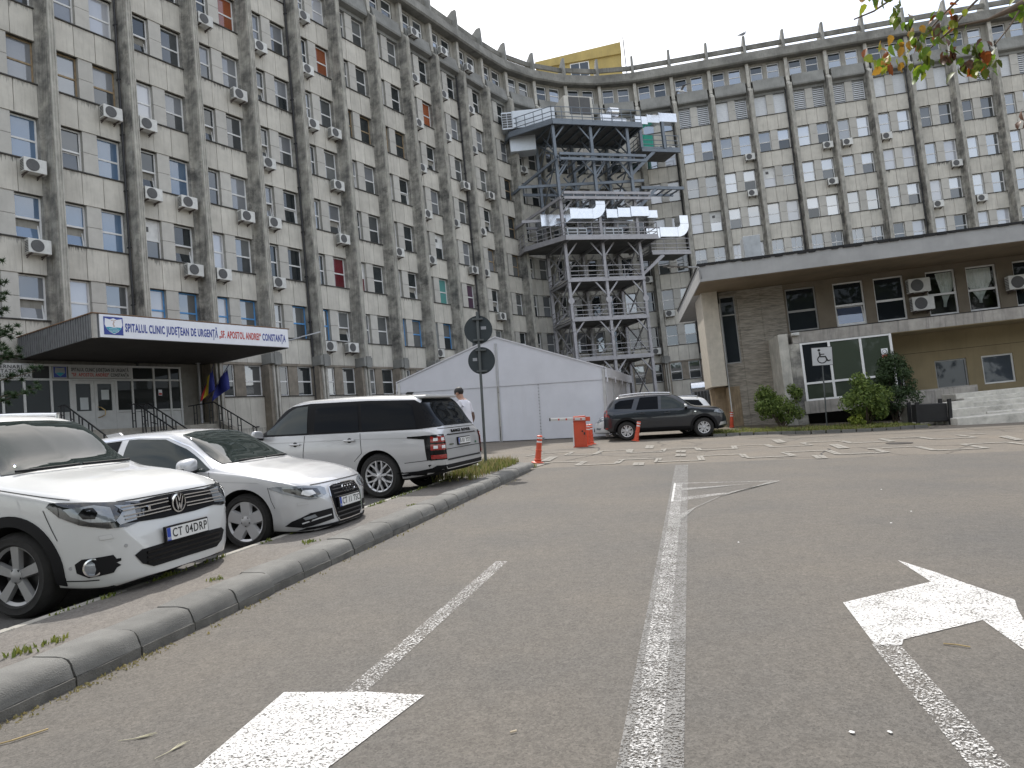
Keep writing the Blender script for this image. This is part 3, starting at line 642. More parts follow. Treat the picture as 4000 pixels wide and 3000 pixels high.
# ---- air conditioners hung under the windows
ACW = M('ac_white', (.62, .62, .59), .5, var=.1, scale=6, streak=.1, rand=.12); ACD = M('ac_fan_dark', (.085, .085, .085), .6); ACM = M('bracket_steel', (.10, .08, .07), .7, var=.3)
mb = MB(); mb.bbox(0, .84, -.5, -.17, 0, .58, .02); AC_BODY = mb.mesh('casing', [ACW])
mb = MB(); mb.lathe([(.245, 0), (.245, -.012), (.20, -.016), (.05, -.016), (.0, -.02)], 24, 'y', (.32, -.505, .29)); AC_FAN = mb.mesh('fan_grille', [ACD])
mb = MB(); mb.box(.1, .15, -.52, .02, -.05, -.002); mb.bar((.125, .0, -.12), (.125, -.25, -.04), .03, .03); AC_BR = mb.mesh('bracket', [ACM])
mb = MB()
for i in range(7): mb.box(-.012, -.001, -.46, -.2, .06 + i * .065, .09 + i * .065)
AC_GR = mb.mesh('side_grille', [ACD])
mb = MB(); mb.path([(.8, -.2, .1), (.9, -.15, .05), (.93, -.03, .2), (.93, -.02, .5)], .018); AC_HO = mb.mesh('hose', [M('hose_grey', (.35, .34, .32), .7)])
FLN = ['ground', 'first', 'second', 'third', 'fourth', 'fifth', 'sixth', 'seventh', 'attic']
WINGN = lambda k: 'left wing' if k < 12 else ('curved middle wing' if k < 18 else 'right wing')
def ac_unit(mtx, label, group, fan=True):
    o = thing('air_conditioner_unit', label, 'air conditioner', mtx, group)
    link('casing', AC_BODY, o); link('fan_grille', AC_FAN, o); link('bracket', AC_BR, o); link('bracket', AC_BR, o, Matrix.Translation((.55, 0, 0))); link('side_grille', AC_GR, o); link('hose', AC_HO, o)
    return o
ORD = ['', 'first', 'second', 'third', 'fourth', 'fifth', 'sixth', 'seventh', 'eighth', 'ninth', 'tenth']
ACS = [(1, 3, 1), (1, 2, 1), (2, 4, 1), (3, 4, 0), (3, 3, 0), (3, 3, 1), (3, 2, 1), (4, 6, 0), (4, 5, 1), (4, 3, 1), (4, 2, 0), (5, 6, 0), (5, 4, 0), (5, 3, 0), (5, 2, 0), (6, 7, 0), (6, 6, 0), (6, 5, 0), (6, 5, 1), (6, 4, 1), (6, 3, 1), (6, 1, 0), (6, 1, 1),
       (8, 3, 0), (9, 8, 0), (9, 7, 0), (9, 6, 0), (9, 5, 0), (9, 4, 0), (9, 3, 0), (9, 1, 0), (10, 8, 0), (10, 7, 0), (10, 6, 0), (10, 5, 1), (10, 4, 0), (10, 3, 1), (11, 8, 0), (11, 7, 0), (11, 6, 0), (11, 5, 1), (11, 4, 0), (11, 3, 0), (11, 2, 1), (13, 6, 0),
       (16, 3, 1), (17, 2, 0), (16, 1, 1), (19, 6, 1), (21, 6, 1), (22, 6, 0), (23, 6, 0), (21, 5, 1), (24, 5, 1), (19, 5, 1), (24, 4, 0), (25, 4, 0)]
for k, n, s_ in ACS:
    z = (sill(n) - .70) if n < 8 else (ZA0 - .7)
    x = XW[s_] + (.15 if s_ else .02) + random.Random(k * 31 + n).uniform(-.08, .12)
    side = 'right' if s_ else 'left'; bay_ = ('%s bay above the canopy' % ORD[k]) if k < 4 else ('%s bay right of the canopy' % ORD[k - 3]) if k < 12 else ('%s bay left of the steel tower' % ORD[max(1, 14 - k)]) if k < 14 else ('bay behind the steel tower' if k == 16 else '%s bay right of the steel tower' % ORD[k - 16])
    ac_unit(HOSP_M @ bayM(k) @ Matrix.Translation((x, .0 if n < 8 else -.3, z)), 'white air conditioner unit, %s %s window, %s' % (FLN[n] + ('-floor' if n < 8 else ''), side, bay_), 'air conditioner units on the hospital facade')

# ================================================================== ENTRANCE CANOPY, SIGN, GLAZED FRONT, STEPS
P0B = Vector((-5.553 * F, 8.551 * F, 0)); HA = math.degrees(A0)
EM = bt(P0B.x, P0B.y, 0, HA)                        # x = u along the facade, -y = outwards, z from camera height
def ent(u, v, z, rz=0): return EM @ T(u, -v, z, rz)
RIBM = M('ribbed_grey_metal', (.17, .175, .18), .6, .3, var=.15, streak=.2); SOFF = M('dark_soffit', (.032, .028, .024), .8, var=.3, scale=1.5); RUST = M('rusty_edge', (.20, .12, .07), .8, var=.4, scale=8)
SGW = M('sign_white', (.80, .81, .84), .4, var=.03); SGB = M('sign_blue', (.03, .055, .28), .5, var=0); SGR = M('sign_red', (.50, .045, .03), .5, var=0); BLK = M('black', (.015, .015, .016), .5, var=0)
cz0, cz1, cu0, cu1, cv = 4.63, 5.47, -1.26, 7.1, 5.68
can = thing('entrance_canopy', 'flat projecting canopy with ribbed grey side above the hospital entrance', 'canopy', ent(3, 2.8, cz0))
def cbox(name, m, u0, u1, v0, v1, z0, z1, par=can, uu=3, vv=2.8, zz=cz0): mb = MB(); mb.box(u0 - uu, u1 - uu, -(v1 - vv), -(v0 - vv), z0 - zz, z1 - zz); return put(name, mb, m, par)
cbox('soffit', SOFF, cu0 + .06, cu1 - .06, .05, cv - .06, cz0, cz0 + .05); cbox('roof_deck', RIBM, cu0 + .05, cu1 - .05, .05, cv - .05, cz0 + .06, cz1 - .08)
cbox('roof_edge', RUST, cu0 - .05, cu1 + .08, -.1 + .2, cv + .06, cz1, cz1 + .035); cbox('corner_post', M('corner_concrete', (.42, .40, .36), .8, streak=.3), cu0 - .0, cu0 + .14, cv - .12, cv + .02, cz0 - .01, cz1 - .003)
cbox('front_fascia', RIBM, cu0 + .15, cu1, cv - .05, cv, cz0, cz1 - .002)
mb = MB()
n = 64
for i in range(n):
    v0 = .1 + (cv - .2) * i / n; mb.box(cu0 - 3 - (.02 if i % 2 else .0), cu0 - 3 + .05, -(v0 + (cv - .2) / n - 2.8), -(v0 - 2.8), .0, cz1 - cz0 - .004)
put('side_fascia', mb, RIBM, can); mb = MB()
for i in range(n): v0 = .1 + (cv - .2) * i / n; mb.box(cu1 - 3, cu1 - 3 + (.07 if i % 2 else .05), -(v0 + (cv - .2) / n - 2.8), -(v0 - 2.8), .0, cz1 - cz0 - .004)
put('side_fascia', mb, RIBM, can)
sgn = thing('hospital_sign', 'long white hospital name board with blue and red lettering on the canopy front', 'sign', ent(cu0 + .2, cv + .02, cz0 + .01))
SL_, SHT = cu1 - cu0 - .24, cz1 - cz0 - .03
mb = MB(); mb.bbox(0, SL_, -.06, 0, 0, SHT, .008); put('board', mb, SGW, sgn)
def sgt(s, x, size, m, sx, bold=.006): return text('lettering', s, size, m, sgn, Matrix.Translation((x, -.063, SHT * .47)) @ UP, align='LEFT', bold=bold, sx=sx, depth=.003)
def fit_text(name, s, x0, x1, size, m, par, y, z, bold=.0, depth=.003):
    me = text_mesh(s, size, depth=depth, align='LEFT', bold=bold); xs = [v.co.x for v in me.vertices]; k = (x1 - x0) / (max(xs) - min(xs))
    return link(name, _tm(me, m), par, Matrix.Translation((x0 - min(xs) * k, y, z)) @ UP @ Matrix.Diagonal((k, 1, 1, 1)))
def _tm(me, m): q = me.copy(); q.materials.clear(); q.materials.append(m); return q
# emblem
eb = MB(); eb.bbox(.13, .80, -.075, -.06, .10, .74, .007); emb = put('emblem', eb, SGB, sgn)
def shield(k): return [(.465 + k * px, pz) for px, pz in ((-.29, .68), (-.12, .64), (0, .69), (.12, .64), (.29, .68), (.31, .45), (.24, .30), (.12, .19), (0, .13), (-.12, .19), (-.24, .30), (-.31, .45))]
mb = MB(); mb.prism([(x, -.079, z) for x, z in shield(1)], (0, .003, 0)); put('shield', mb, SGW, emb)
mb = MB(); mb.prism([(x, -.081, z) for x, z in [(.20, .36), (.33, .375), (.46, .35), (.6, .375), (.73, .36), (.70, .30), (.585, .205), (.465, .15), (.345, .205), (.23, .30)]], (0, .0018, 0)); put('water', mb, M('emblem_teal', (.03, .32, .42), .5, var=0), emb)
mb = MB()
for z_ in (.31, .26, .215): mb.path([(x, -.082, z_ + .008 * math.sin(x * 50)) for x in [.30 + i * .03 for i in range(12)]], .006, 5)
put('wave', mb, SGW, emb)
mb = MB(); mb.bar((.465, -.083, .38), (.465, -.083, .62), .012, .004); mb.path([(.465 + .03 * math.sin(i * .9), -.083, .38 + i * .02) for i in range(11)], .007, 5); mb.prism([(.40, -.083, .6), (.36, -.083, .63), (.465, -.083, .615)], (0, .001, 0)); mb.prism([(.53, -.083, .6), (.57, -.083, .63), (.465, -.083, .615)], (0, .001, 0)); put('caduceus', mb, M('emblem_ochre', (.55, .33, .2), .5, var=0), emb)
zt = SHT * .46
fit_text('lettering', 'SPITALUL CLINIC JUDEȚEAN DE URGENȚĂ', .88, 4.60, .42, SGB, sgn, -.066, zt, .011); fit_text('lettering', '„SF. APOSTOL ANDREI“', 4.66, 6.66, .40, SGR, sgn, -.066, zt, .010); fit_text('lettering', 'CONSTANȚA', 6.74, 7.96, .42, SGB, sgn, -.066, zt, .011)
# street lamp arm on the canopy corner
lmp = thing('canopy_lamp', 'slim grey lamp arm reaching out from the corner of the canopy', 'lamp', ent(cu1 + .1, cv - .4, cz0 + .35))
mb = MB(); mb.tube((0, 0, 0), (.75, -.3, .2), .035); put('arm', mb, M('lamp_grey', (.35, .36, .37), .5, .5), lmp); mb = MB(); mb.prism([(.7, -.36, .19), (.7, -.22, .19), (1.65, -.55, .44), (1.65, -.63, .44)], (0, 0, .05)); put('lamp_head', mb, MATS['lamp_grey'], lmp)
# glazed front
gz = thing('glazed_entrance', 'white framed glazed entrance front with double doors under the canopy', 'entrance', ent(1.4, .2, 1.65))
zo = 1.65
def gput(name, m, bs, par=gz, **kw):
    mb = MB()
    for u0, u1, y0, y1, z0, z1 in bs: mb.box(u0 - 1.4, u1 - 1.4, y0, y1, z0 - zo, z1 - zo)
    return put(name, mb, m, par, **kw)
FRW = M('entrance_frame_white', (.55, .55, .53), .5, var=.08)
posts = [-2.6, -1.9, -1.17, -.21, .51, 1.43, 2.33, 3.04, 4.03, 4.78, 5.3]
gput('frame', FRW, [(-2.64, 5.36, -.05, .05, 3.80, 3.88), (-2.64, 5.36, -.05, .05, 4.38, 4.46), (-2.64, .5, -.045, .05, 2.44, 2.52), (2.36, 5.36, -.045, .05, 2.46, 2.54)] + [(p - .04, p + .04, -.055, .055, 1.65, 4.46) for p in posts if p not in (.51, 1.43, 2.33)] + [(.46, .58, -.055, .055, 1.65, 3.80), (2.28, 2.38, -.055, .055, 1.65, 3.80)])
GL_E = glass_mat('glass_entrance', (.03, .033, .032), .0, .01, blend=.2)
for a, b_ in zip(posts[:-1], posts[1:]):
    if a in (.51, 1.43): continue
    gput('pane', GL_E, [(a + .04, b_ - .04, .0, .01, 2.53, 3.80)]); gput('panel', FRW, [(a + .045, b_ - .045, -.02, .02, 1.66, 2.44)])
    if a >= 3.0: gput('pane', GL_E, [(a + .04, b_ - .04, .0, .01, 3.89, 4.38)])
gput('pane', BLK, [(-.82, -.25, -.01, .01, 3.89, 4.38)])
for a, b_ in ((.58, 1.425), (1.435, 2.28)):
    d = gput('door', FRW, [(a, a + .12, -.04, .04, 1.66, 3.79), (b_ - .14, b_, -.04, .04, 1.66, 3.79), (a + .12, b_ - .14, -.04, .04, 3.67, 3.79), (a + .12, b_ - .14, -.04, .04, 1.66, 2.54)])
    gput('pane', GL_E, [(a + .12, b_ - .14, .0, .01, 2.54, 3.67)], d); gput('notice', M('paper', (.55, .58, .58), .8, var=.05), [(a + .28, a + .6, -.012, -.006, 2.6 if a < 1 else 3.0, 3.1 if a < 1 else 3.42)], d)
    if a > 1:
        mb = MB(); mb.path([(1.52 - 1.4, -.06, 1.05), (1.62 - 1.4, -.12, 1.02), (1.78 - 1.4, -.15, .88), (1.76 - 1.4, -.14, .7), (1.62 - 1.4, -.1, .62), (1.52 - 1.4, -.06, .6)], .02); put('handle', mb, M('brass', (.45, .33, .15), .4, .8), d)
def board(name, label, u0, u1, z0, z1):
    o = thing(name, label, 'sign', ent(u0, .27, z0)); mb = MB(); mb.bbox(0, u1 - u0, -.03, 0, 0, z1 - z0, .004); put('board', mb, M('dull_sign_white', (.50, .50, .48), .5, var=.04), o); return o
b1 = board('name_board', 'white board with the hospital name in black and red above the entrance doors', .43, 3.0, 3.9, 4.37)
fit_text('lettering', 'SPITALUL CLINIC JUDEȚEAN DE URGENȚĂ', .1, 2.45, .2, BLK, b1, -.034, .34, .004); fit_text('lettering', '"SF. APOSTOL ANDREI"', .12, 1.6, .2, SGR, b1, -.034, .13, .004); fit_text('lettering', 'CONSTANȚA', 1.68, 2.45, .2, BLK, b1, -.034, .13, .004)
b2 = board('emblem_board', 'small framed board with a blue and teal shield emblem above the doors', -.16, .38, 3.9, 4.37)
mb = MB(); mb.bbox(.03, .51, -.036, -.03, .02, .45, .003); put('emblem', mb, SGB, b2); mb = MB(); mb.prism([(.1, -.039, .42), (.27, -.039, .40), (.44, -.039, .42), (.46, -.039, .2), (.27, -.039, .05), (.08, -.039, .2)], (0, .002, 0)); put('shield', mb, M('shield_grey', (.3, .32, .32), .5), b2); mb = MB(); mb.prism([(.1, -.041, .2), (.27, -.041, .22), (.44, -.041, .2), (.27, -.041, .06)], (0, .0015, 0)); put('water', mb, MATS['emblem_teal'], b2)
b3 = board('direction_board', 'white board with three lines of black lettering above the entrance windows', -2.5, -.9, 3.87, 4.4)
for i, s_ in enumerate(('INTERNARI', 'VIZITATORI', 'REGISTRATURA')): fit_text('lettering', s_, .15, (1.25, 1.25, 1.55)[i], .19, BLK, b3, -.034, .44 - i * .17, .002)
mb = MB(); mb.box(0, .16, -.01, 0, 0, .26); ns = put('no_smoking_notice', mb, SGW, mtx=ent(4.22, .22, 3.15)); tag(ns, 'small white and red notice stuck on the entrance glazing', 'notice'); mb = MB(); mb.box(.01, .15, -.013, -.011, .02, .12); put('red_band', mb, SGR, ns)
# steps, platform, cheek walls
CST = M('step_concrete', (.34, .315, .27), .9, var=.25, scale=3, streak=.2)
stp = thing('entrance_steps', 'stone entrance steps and platform with sloping side walls below the doors', 'steps', ent(1.4, 2.4, .2))
mb = MB(); mb.box(-4.2, 4.2, -.0, 2.1, -1.2, 1.43); put('platform', mb, CST, stp)
for i in range(9): mb = MB(); mb.bbox(-4.2, 4.15, -(i + 1) * .31, .02 if i == 0 else -i * .31, -1.2, 1.43 - (i + 1) * .157, .01); put('step', mb, CST, stp)
for x in (4.2, -4.5): mb = MB(); mb.prism([(x, 2.0, -1.2), (x, 2.0, 1.55), (x, -.1, 1.55), (x, -2.9, .15), (x, -3.2, .15), (x, -3.2, -1.2)], (.28, 0, 0)); put('side_wall', mb, CST, stp)
STEEL_BLK = M('black_rail', (.02, .02, .022), .45, .3, var=.1)
for i, (u_, lab) in enumerate(((-.75, 'beside the direction board windows'), (1.95, 'in front of the double doors'), (2.45, 'just right of the double doors'), (5.45, 'along the right side wall of the steps'))):
    rl = thing('stair_railing', 'black metal stair railing with ladder-like posts ' + lab, 'railing', ent(u_, 2.4, 1.65), 'entrance stair railings')
    rail = MB(); rail.path([(0, 1.9 if i == 3 else .5, .95), (0, -.0, .95), (0, -2.75, -.42), (0, -3.0, -.42)], .028, 8); put('handrail', rail, STEEL_BLK, rl)
    for y_ in ([1.5] if i == 3 else []) + [.35, -.35, -.95, -1.6, -2.6]:
        zt_ = .95 if y_ > 0 else .95 + y_ * .5; zb = -.02 if y_ > 0 else max(-1.43, y_ * .52)
        mb = MB(); mb.bar((0, y_, zb - .1), (0, y_, zt_), .04, .04); mb.bar((0, y_ - .22, zb - .15), (0, y_ - .22, zt_ - (.0 if y_ > 0 else .11)), .04, .04)
        for q in (.3, .62): mb.bar((0, y_, zb + (zt_ - zb) * q), (0, y_ - .22, zb + (zt_ - zb) * q - (.0 if y_ > 0 else .06)), .025, .025)
        put('post', mb, STEEL_BLK, rl)
# flags
def flag(u_, v_, z_, label, bands, tip):
    o = thing('flag', label, 'flag', ent(u_, v_, z_)); tip = Vector(tip); mb = MB(); mb.tube((0, .5, -.5), tip, .018); put('pole', mb, M('flag_pole', (.05, .05, .12), .5), o)
    mb = MB(); n_ = 9; m_ = 12; vs = []
    for i in range(n_):
        for j in range(m_):
            s_ = i / (n_ - 1); t_ = j / (m_ - 1); top = Vector((0, .5, -.5)).lerp(tip, .92 - .50 * s_)
            vs.append(top + Vector((-.35 * s_ * t_ + .06 * math.sin(s_ * 9 + t_ * 3), .10 * math.cos(s_ * 8 + t_ * 2) * (.3 + t_), -1.05 * t_ * (1 - .25 * s_))))
    fs = [(i * m_ + j, i * m_ + j + 1, (i + 1) * m_ + j + 1, (i + 1) * m_ + j) for i in range(n_ - 1) for j in range(m_ - 1)]
    mb.add(vs, fs); mb.m = [min(len(bands) - 1, int(i * len(bands) / (n_ - 1))) for i in range(n_ - 1) for j in range(m_ - 1)]; put('cloth', mb, bands, o, 60)
fl_b, fl_y, fl_r = M('flag_blue', (.02, .03, .22), .7), M('flag_yellow', (.62, .48, .05), .7), M('flag_red', (.50, .03, .03), .7)
flag(6.15, .75, 3.35, 'blue yellow and red flag on a short pole beside the entrance', [fl_b, fl_y, fl_r], (.35, -.35, 1.15)); flag(6.5, .9, 3.35, 'plain dark blue flag on a short pole beside the entrance', [fl_b], (.65, -.45, 1.15))
mb = MB(); mb.tube((0, 0, -1.6), (0, 0, 1.75), .06); mb.box(-.1, .1, -.08, .08, 1.7, 1.9); tag(put('rain_pipe', mb, M('pipe_grey', (.30, .30, .31), .5, .2, streak=.3), mtx=ent(6.05, .55, 2.9)), 'grey rain pipe running down the wall beside the flags', 'pipe')
# white plastic sheet piled beside the steps
mb = MB(); n_ = 14; vs = []
for i in range(n_):
    for j in range(8): vs.append((i * .13, j * .13, max(.0, .45 + .28 * math.sin(i * .75) * math.cos(j * .5) - .02 * j)))
mb.add(vs, [(i * 8 + j, i * 8 + j + 1, (i + 1) * 8 + j + 1, (i + 1) * 8 + j) for i in range(n_ - 1) for j in range(7)])
tag(put('plastic_sheet', mb, M('white_plastic', (.6, .6, .6), .4), smooth=60, mtx=ent(7.0, 4.6, .5)), 'crumpled white plastic sheet lying beside the entrance steps', 'sheet')

# ================================================================== LOW BUILDING
WB = Vector((9.8, 30.61, -.82)); LH = math.degrees(A1); LZ = -.82
LM = bt(WB.x, WB.y, WB.z, LH)
def low(x, off, z): return LM @ T(x, -off, z - LZ)
LB = thing('low_building', 'two-storey annex with deep grey roof fascia, brown render and stone-clad end wall', 'building', LM)
def lput(name, m, *bs, par=None, smooth=None, bev=0):
    mb = MB()
    for x0, x1, o0, o1, z0, z1 in bs:
        (mb.bbox if bev else mb.box)(x0, x1, -o1, -o0, z0 - LZ, z1 - LZ, *([bev] if bev else []))
    return put(name, mb, m, par or LB, smooth)
FASC = M('fascia_grey', (.36, .36, .355), .85, var=.1, scale=1.5, bump=.25, bscale=60, streak=.15, streakc=(.2, .2, .2)); SOF2 = M('soffit_brown', (.20, .155, .10), .9, var=.2, scale=.8, patch=.3)
REND = M('brown_render', (.19, .16, .12), .95, var=.15, scale=1.2, bump=.3, bscale=50); OLIV = M('olive_render', (.29, .235, .14), .95, var=.12, scale=1, bump=.3, bscale=60, streak=.15)
BANDM = M('stained_band', (.34, .32, .29), .9, var=.25, scale=2, streak=.9, streakc=(.09, .085, .09)); FELT = M('roof_felt', (.02, .02, .021), .9, bump=.4, bscale=20)
TRAV = M('travertine', (.30, .272, .228), .9, var=.4, scale=4.5, bump=1., bscale=12, stretch=(.6, .6, 5), patch=.8); PIERM = M('pier_light', (.47, .43, .36), .8, var=.12, streak=.15)
lput('roof_slab', FASC, (-1.5, 24, -9, 3.1, 5.13, 5.77)); lput('soffit', SOF2, (-1.46, 24, .01, 3.06, 5.10, 5.127)); lput('roof_felt_edge', FELT, (-1.54, 24, -9, 3.15, 5.772, 5.85))
mb = MB()
for i in range(60): mb.box(-1.5 + i * .42, -1.5 + i * .42 + rnd.uniform(.2, .4), -3.16, -3.1, 5.77 - LZ - rnd.uniform(.0, .05), 5.84 - LZ)
put('roof_felt_flap', mb, FELT, LB)['kind'] = 'stuff'
# main wall with window openings
UW = [(2.33, 3.57), (4.28, 5.5), (5.91, 7.1), (7.97, 9.11), (9.52, 10.68), (11.3, 12.5), (12.9, 14.1)]
bs = []; x = 2.25
for a, b_ in UW: bs.append((x, a, -.3, 0, 2.8, 5.1)); bs.append((a, b_, -.3, 0, 4.89, 5.1)); bs.append((a, b_, -.3, 0, 2.8, 3.02)); x = b_
bs.append((x, 24, -.3, 0, 2.8, 5.1)); lput('upper_wall', REND, *bs)
lput('back_wall', BLK, (-.3, 24, -8.6, -8.4, -3, 5.1), (2.3, 24, -1.2, -1.1, -3, 5.1)); 
# stone-clad end: slabs laid in courses
lput('end_wall_core', TRAV, (.3, 2.25, -8, -.06, -3, 5.1), (-.42, .3, -8, -.5, .9, 2.0), (-.42, .3, -8, -.06, 4.9, 5.1))
for r_i in range(16):
    z0 = -1.5 + r_i * .413
    for c_i in range(2):
        x0 = .3 + c_i * .98 + (.0); mb = MB(); j = rnd.uniform(-.006, .006)
        mb.bbox(x0 + .003, min(2.25, x0 + .98) - .003, -.055 + j - .005, .06, z0 + .002 - LZ, min(5.09, z0 + .411) - LZ, .004); put('stone_slab', mb, TRAV, LB)
lput('corner_slab', TRAV, (-.42, .3, -.3, .0, -3, 1.95), (.22, .3, -.3, -.0, 1.95, 5.1))
GLL = glass_mat('glass_low', (.022, .026, .03), .0, .02, blend=.2); GLG = glass_mat('glass_greenish', (.05, .062, .046), .0, .02, blend=.2); GLB = glass_mat('glass_bluegrey', (.06, .07, .085), .02, .03, blend=.25); NETC = M('net_curtain', (.55, .60, .57), .8, var=.15, scale=30, stretch=(6, 6, .4))
tw_ = lput('tall_window', M('grey_frame', (.32, .32, .31), .6), (-.42, -.37, -.12, -.05, 1.95, 4.9), (.17, .22, -.12, -.05, 1.95, 4.9), (-.37, .17, -.12, -.05, 4.85, 4.9), (-.37, .17, -.12, -.05, 1.95, 2.0), (-.37, .17, -.12, -.05, 4.05, 4.1))
lput('pane', GLL, (-.37, .17, -.1, -.09, 2.0, 4.85), par=tw_)
# projecting shaft at the end
lput('shaft', PIERM, (-1.22, -.55, -2.2, .5, 1.0, 5.12), bev=.02); lput('rain_pipe', M('white_pipe', (.6, .6, .58), .5), (-.47, -.43, .05, .09, -.2, 4.6))
lput('brown_base', M('brown_cladding', (.27, .205, .13), .8, var=.25, scale=3, streak=.4, streakc=(.1, .07, .04)), (-.55, -.0, -.6, -.02 + .03, -3, .95), (-1.0, -.55, -2.5, -.5, -3, .98))
for i in range(5): lput('cladding_board', MATS['brown_cladding'], (-.53 + i * .1, -.45 + i * .1, .01, .04, -2, .93))
# upper windows
for i, (a, b_) in enumerate(UW):
    fm = MATS['grey_frame'] if i == 0 else PVC; t = .06; zt_, zb_ = 4.88, 3.03
    wdw = lput('window', fm, (a, a + t, -.16, -.09, zb_, zt_), (b_ - t, b_, -.16, -.09, zb_, zt_), (a + t, b_ - t, -.16, -.09, zt_ - t, zt_), (a + t, b_ - t, -.16, -.09, zb_, zb_ + t), (a + t, b_ - t, -.165, -.085, 3.85, 3.94))
    if i in (3, 4):
        mb = MB(); n_ = 26; vs = []
        cx = (a + b_) / 2 + (.12 if i == 3 else -.05)
        for k in range(n_):
            f_ = k / (n_ - 1)
            for j in range(12):
                q = j / 11; z_ = 4.8 - q * 1.45; wd = 1 if q < .38 else max(.12, 1 - (q - .38) * 1.7); wd = wd if i == 4 else max(.12, 1 - q * 1.02)
                vs.append((cx + (f_ - .5) * (b_ - a - .16) * wd + (.0 if i == 4 else .25 * (1 - q)), .22 + .02 * math.sin(k * 1.9), z_ - LZ))
        mb.add(vs, [(k * 12 + j, k * 12 + j + 1, (k + 1) * 12 + j + 1, (k + 1) * 12 + j) for k in range(n_ - 1) for j in range(11)]); put('curtain', mb, NETC, wdw, 60)
        tg = bpy.data.materials.get('clear_pane')
        if not tg:
            tg = bpy.data.materials.new('clear_pane'); tg.use_nodes = True; t_ = tg.node_tree; gg = t_.nodes.new('ShaderNodeBsdfGlossy'); gg.inputs['Roughness'].default_value = .02; tt = t_.nodes.new('ShaderNodeBsdfTransparent'); sh = t_.nodes.new('ShaderNodeMixShader'); lw = t_.nodes.new('ShaderNodeFresnel'); lw.inputs[0].default_value = 1.25
            t_.links.new(lw.outputs[0], sh.inputs[0]); t_.links.new(tt.outputs[0], sh.inputs[1]); t_.links.new(gg.outputs[0], sh.inputs[2]); t_.links.new(sh.outputs[0], t_.nodes['Material Output'].inputs[0])
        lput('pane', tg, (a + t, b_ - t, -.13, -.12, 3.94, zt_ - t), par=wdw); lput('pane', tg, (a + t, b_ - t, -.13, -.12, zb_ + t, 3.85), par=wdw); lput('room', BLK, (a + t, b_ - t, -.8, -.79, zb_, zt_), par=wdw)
    else:
        lput('pane', GLL, (a + t, b_ - t, -.14, -.13, 3.94, zt_ - t), par=wdw)
        if i == 1:
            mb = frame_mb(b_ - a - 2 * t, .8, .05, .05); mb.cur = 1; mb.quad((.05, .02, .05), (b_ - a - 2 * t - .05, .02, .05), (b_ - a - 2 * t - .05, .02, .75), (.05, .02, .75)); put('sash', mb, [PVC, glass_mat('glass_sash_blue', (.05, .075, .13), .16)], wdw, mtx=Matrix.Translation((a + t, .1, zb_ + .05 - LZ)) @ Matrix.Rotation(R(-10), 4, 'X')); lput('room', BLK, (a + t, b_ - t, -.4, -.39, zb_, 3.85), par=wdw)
        else: lput('pane', GLL, (a + t, b_ - t, -.14, -.13, zb_ + t, 3.85), par=wdw)
# floor band, glazed vestibule, lower wall
lput('floor_band', BANDM, (1.95, 24, .0, 2.0, 2.35, 2.80)); lput('band_edge', FELT, (1.95, 24, 1.9, 2.02, 2.802, 2.83)); lput('band_soffit', OLIV, (5.66, 24, .01, 1.98, 2.325, 2.348))
lput('vestibule_pier', MATS['fin_edge_concrete'], (1.4, 1.78, -.0, 2.02, -2.6, 2.78), bev=.02); lput('vestibule_pier', FIN, (1.785, 2.19, -.0, 2.0, -2.6, 2.34), bev=.02)
vs_ = lput('vestibule_frame', PVC, *[(p - .045, p + .045, 1.9, 1.99, .05, 2.34) for p in (2.24, 3.3, 4.48, 5.6)], (2.2, 5.64, 1.905, 1.985, .66, .74), (2.2, 5.64, 1.905, 1.985, .0, .07), (2.2, 5.64, 1.905, 1.985, 2.27, 2.34))
for a, b_ in ((2.285, 3.255), (3.345, 4.435), (4.525, 5.555)):
    lput('pane', GLG if a > 3 else GLL, (a, b_, 1.94, 1.95, .74, 2.27), par=vs_); lput('pane', GLG, (a, b_, 1.94, 1.95, .07, .66), par=vs_)
lput('vestibule_side', GLG, (5.56, 5.6, .0, 1.9, .0, 2.32)); lput('vestibule_floor', BANDM, (2.1, 8.45, .0, 2.05, -.5, -.0)); lput('undercroft_shade', BLK, (2.2, 8.3, .3, .5, -3, -.5))  # black slab stands in for the deep shade beneath the vestibule floor
LW = [(6.15, 6.65), (7.86, 9.08), (9.65, 10.84), (11.5, 12.7), (13.3, 14.5)]; bs = []; x = 5.6
for a, b_ in LW: bs += [(x, a, -.3, -.0, -3, 2.33), (a, b_, -.3, -.0, 1.14, 2.33), (a, b_, -.3, -.0, -3, -.03)]; x = b_
bs.append((x, 24, -.3, -.0, -3, 2.33)); lput('lower_wall', OLIV, *bs); lput('wall_joint', M('joint_dark', (.14, .11, .07), .9), (5.6, 24, .0, .006, 1.53, 1.555))
for i, (a, b_) in enumerate(LW):
    t = .06; fm = PVC if i != 1 else MATS['grey_frame']
    wdw = lput('window', fm, (a, a + t, -.13, -.06, -.03, 1.14), (b_ - t, b_, -.13, -.06, -.03, 1.14), (a + t, b_ - t, -.13, -.06, 1.08, 1.14), (a + t, b_ - t, -.13, -.06, -.03, .03)); lput('pane', GLB if i else GLL, (a + t, b_ - t, -.11, -.1, .03, 1.08), par=wdw)
def lowthing(name, label, cat, x, off, z, group=None): return thing(name, label, cat, low(x, off, z), group)
ac_unit(low(7.1, -.02, 4.02), 'dirty cream air conditioner unit, upper of two stacked beside the curtained annex window', 'air conditioner units on the annex wall'); ac_unit(low(7.16, -.02, 3.26), 'white air conditioner unit, lower of two stacked beside the curtained annex window', 'air conditioner units on the annex wall'); ac_unit(low(10.85, -.02, 3.66), 'white air conditioner unit alone on the brown annex wall', 'air conditioner units on the annex wall')
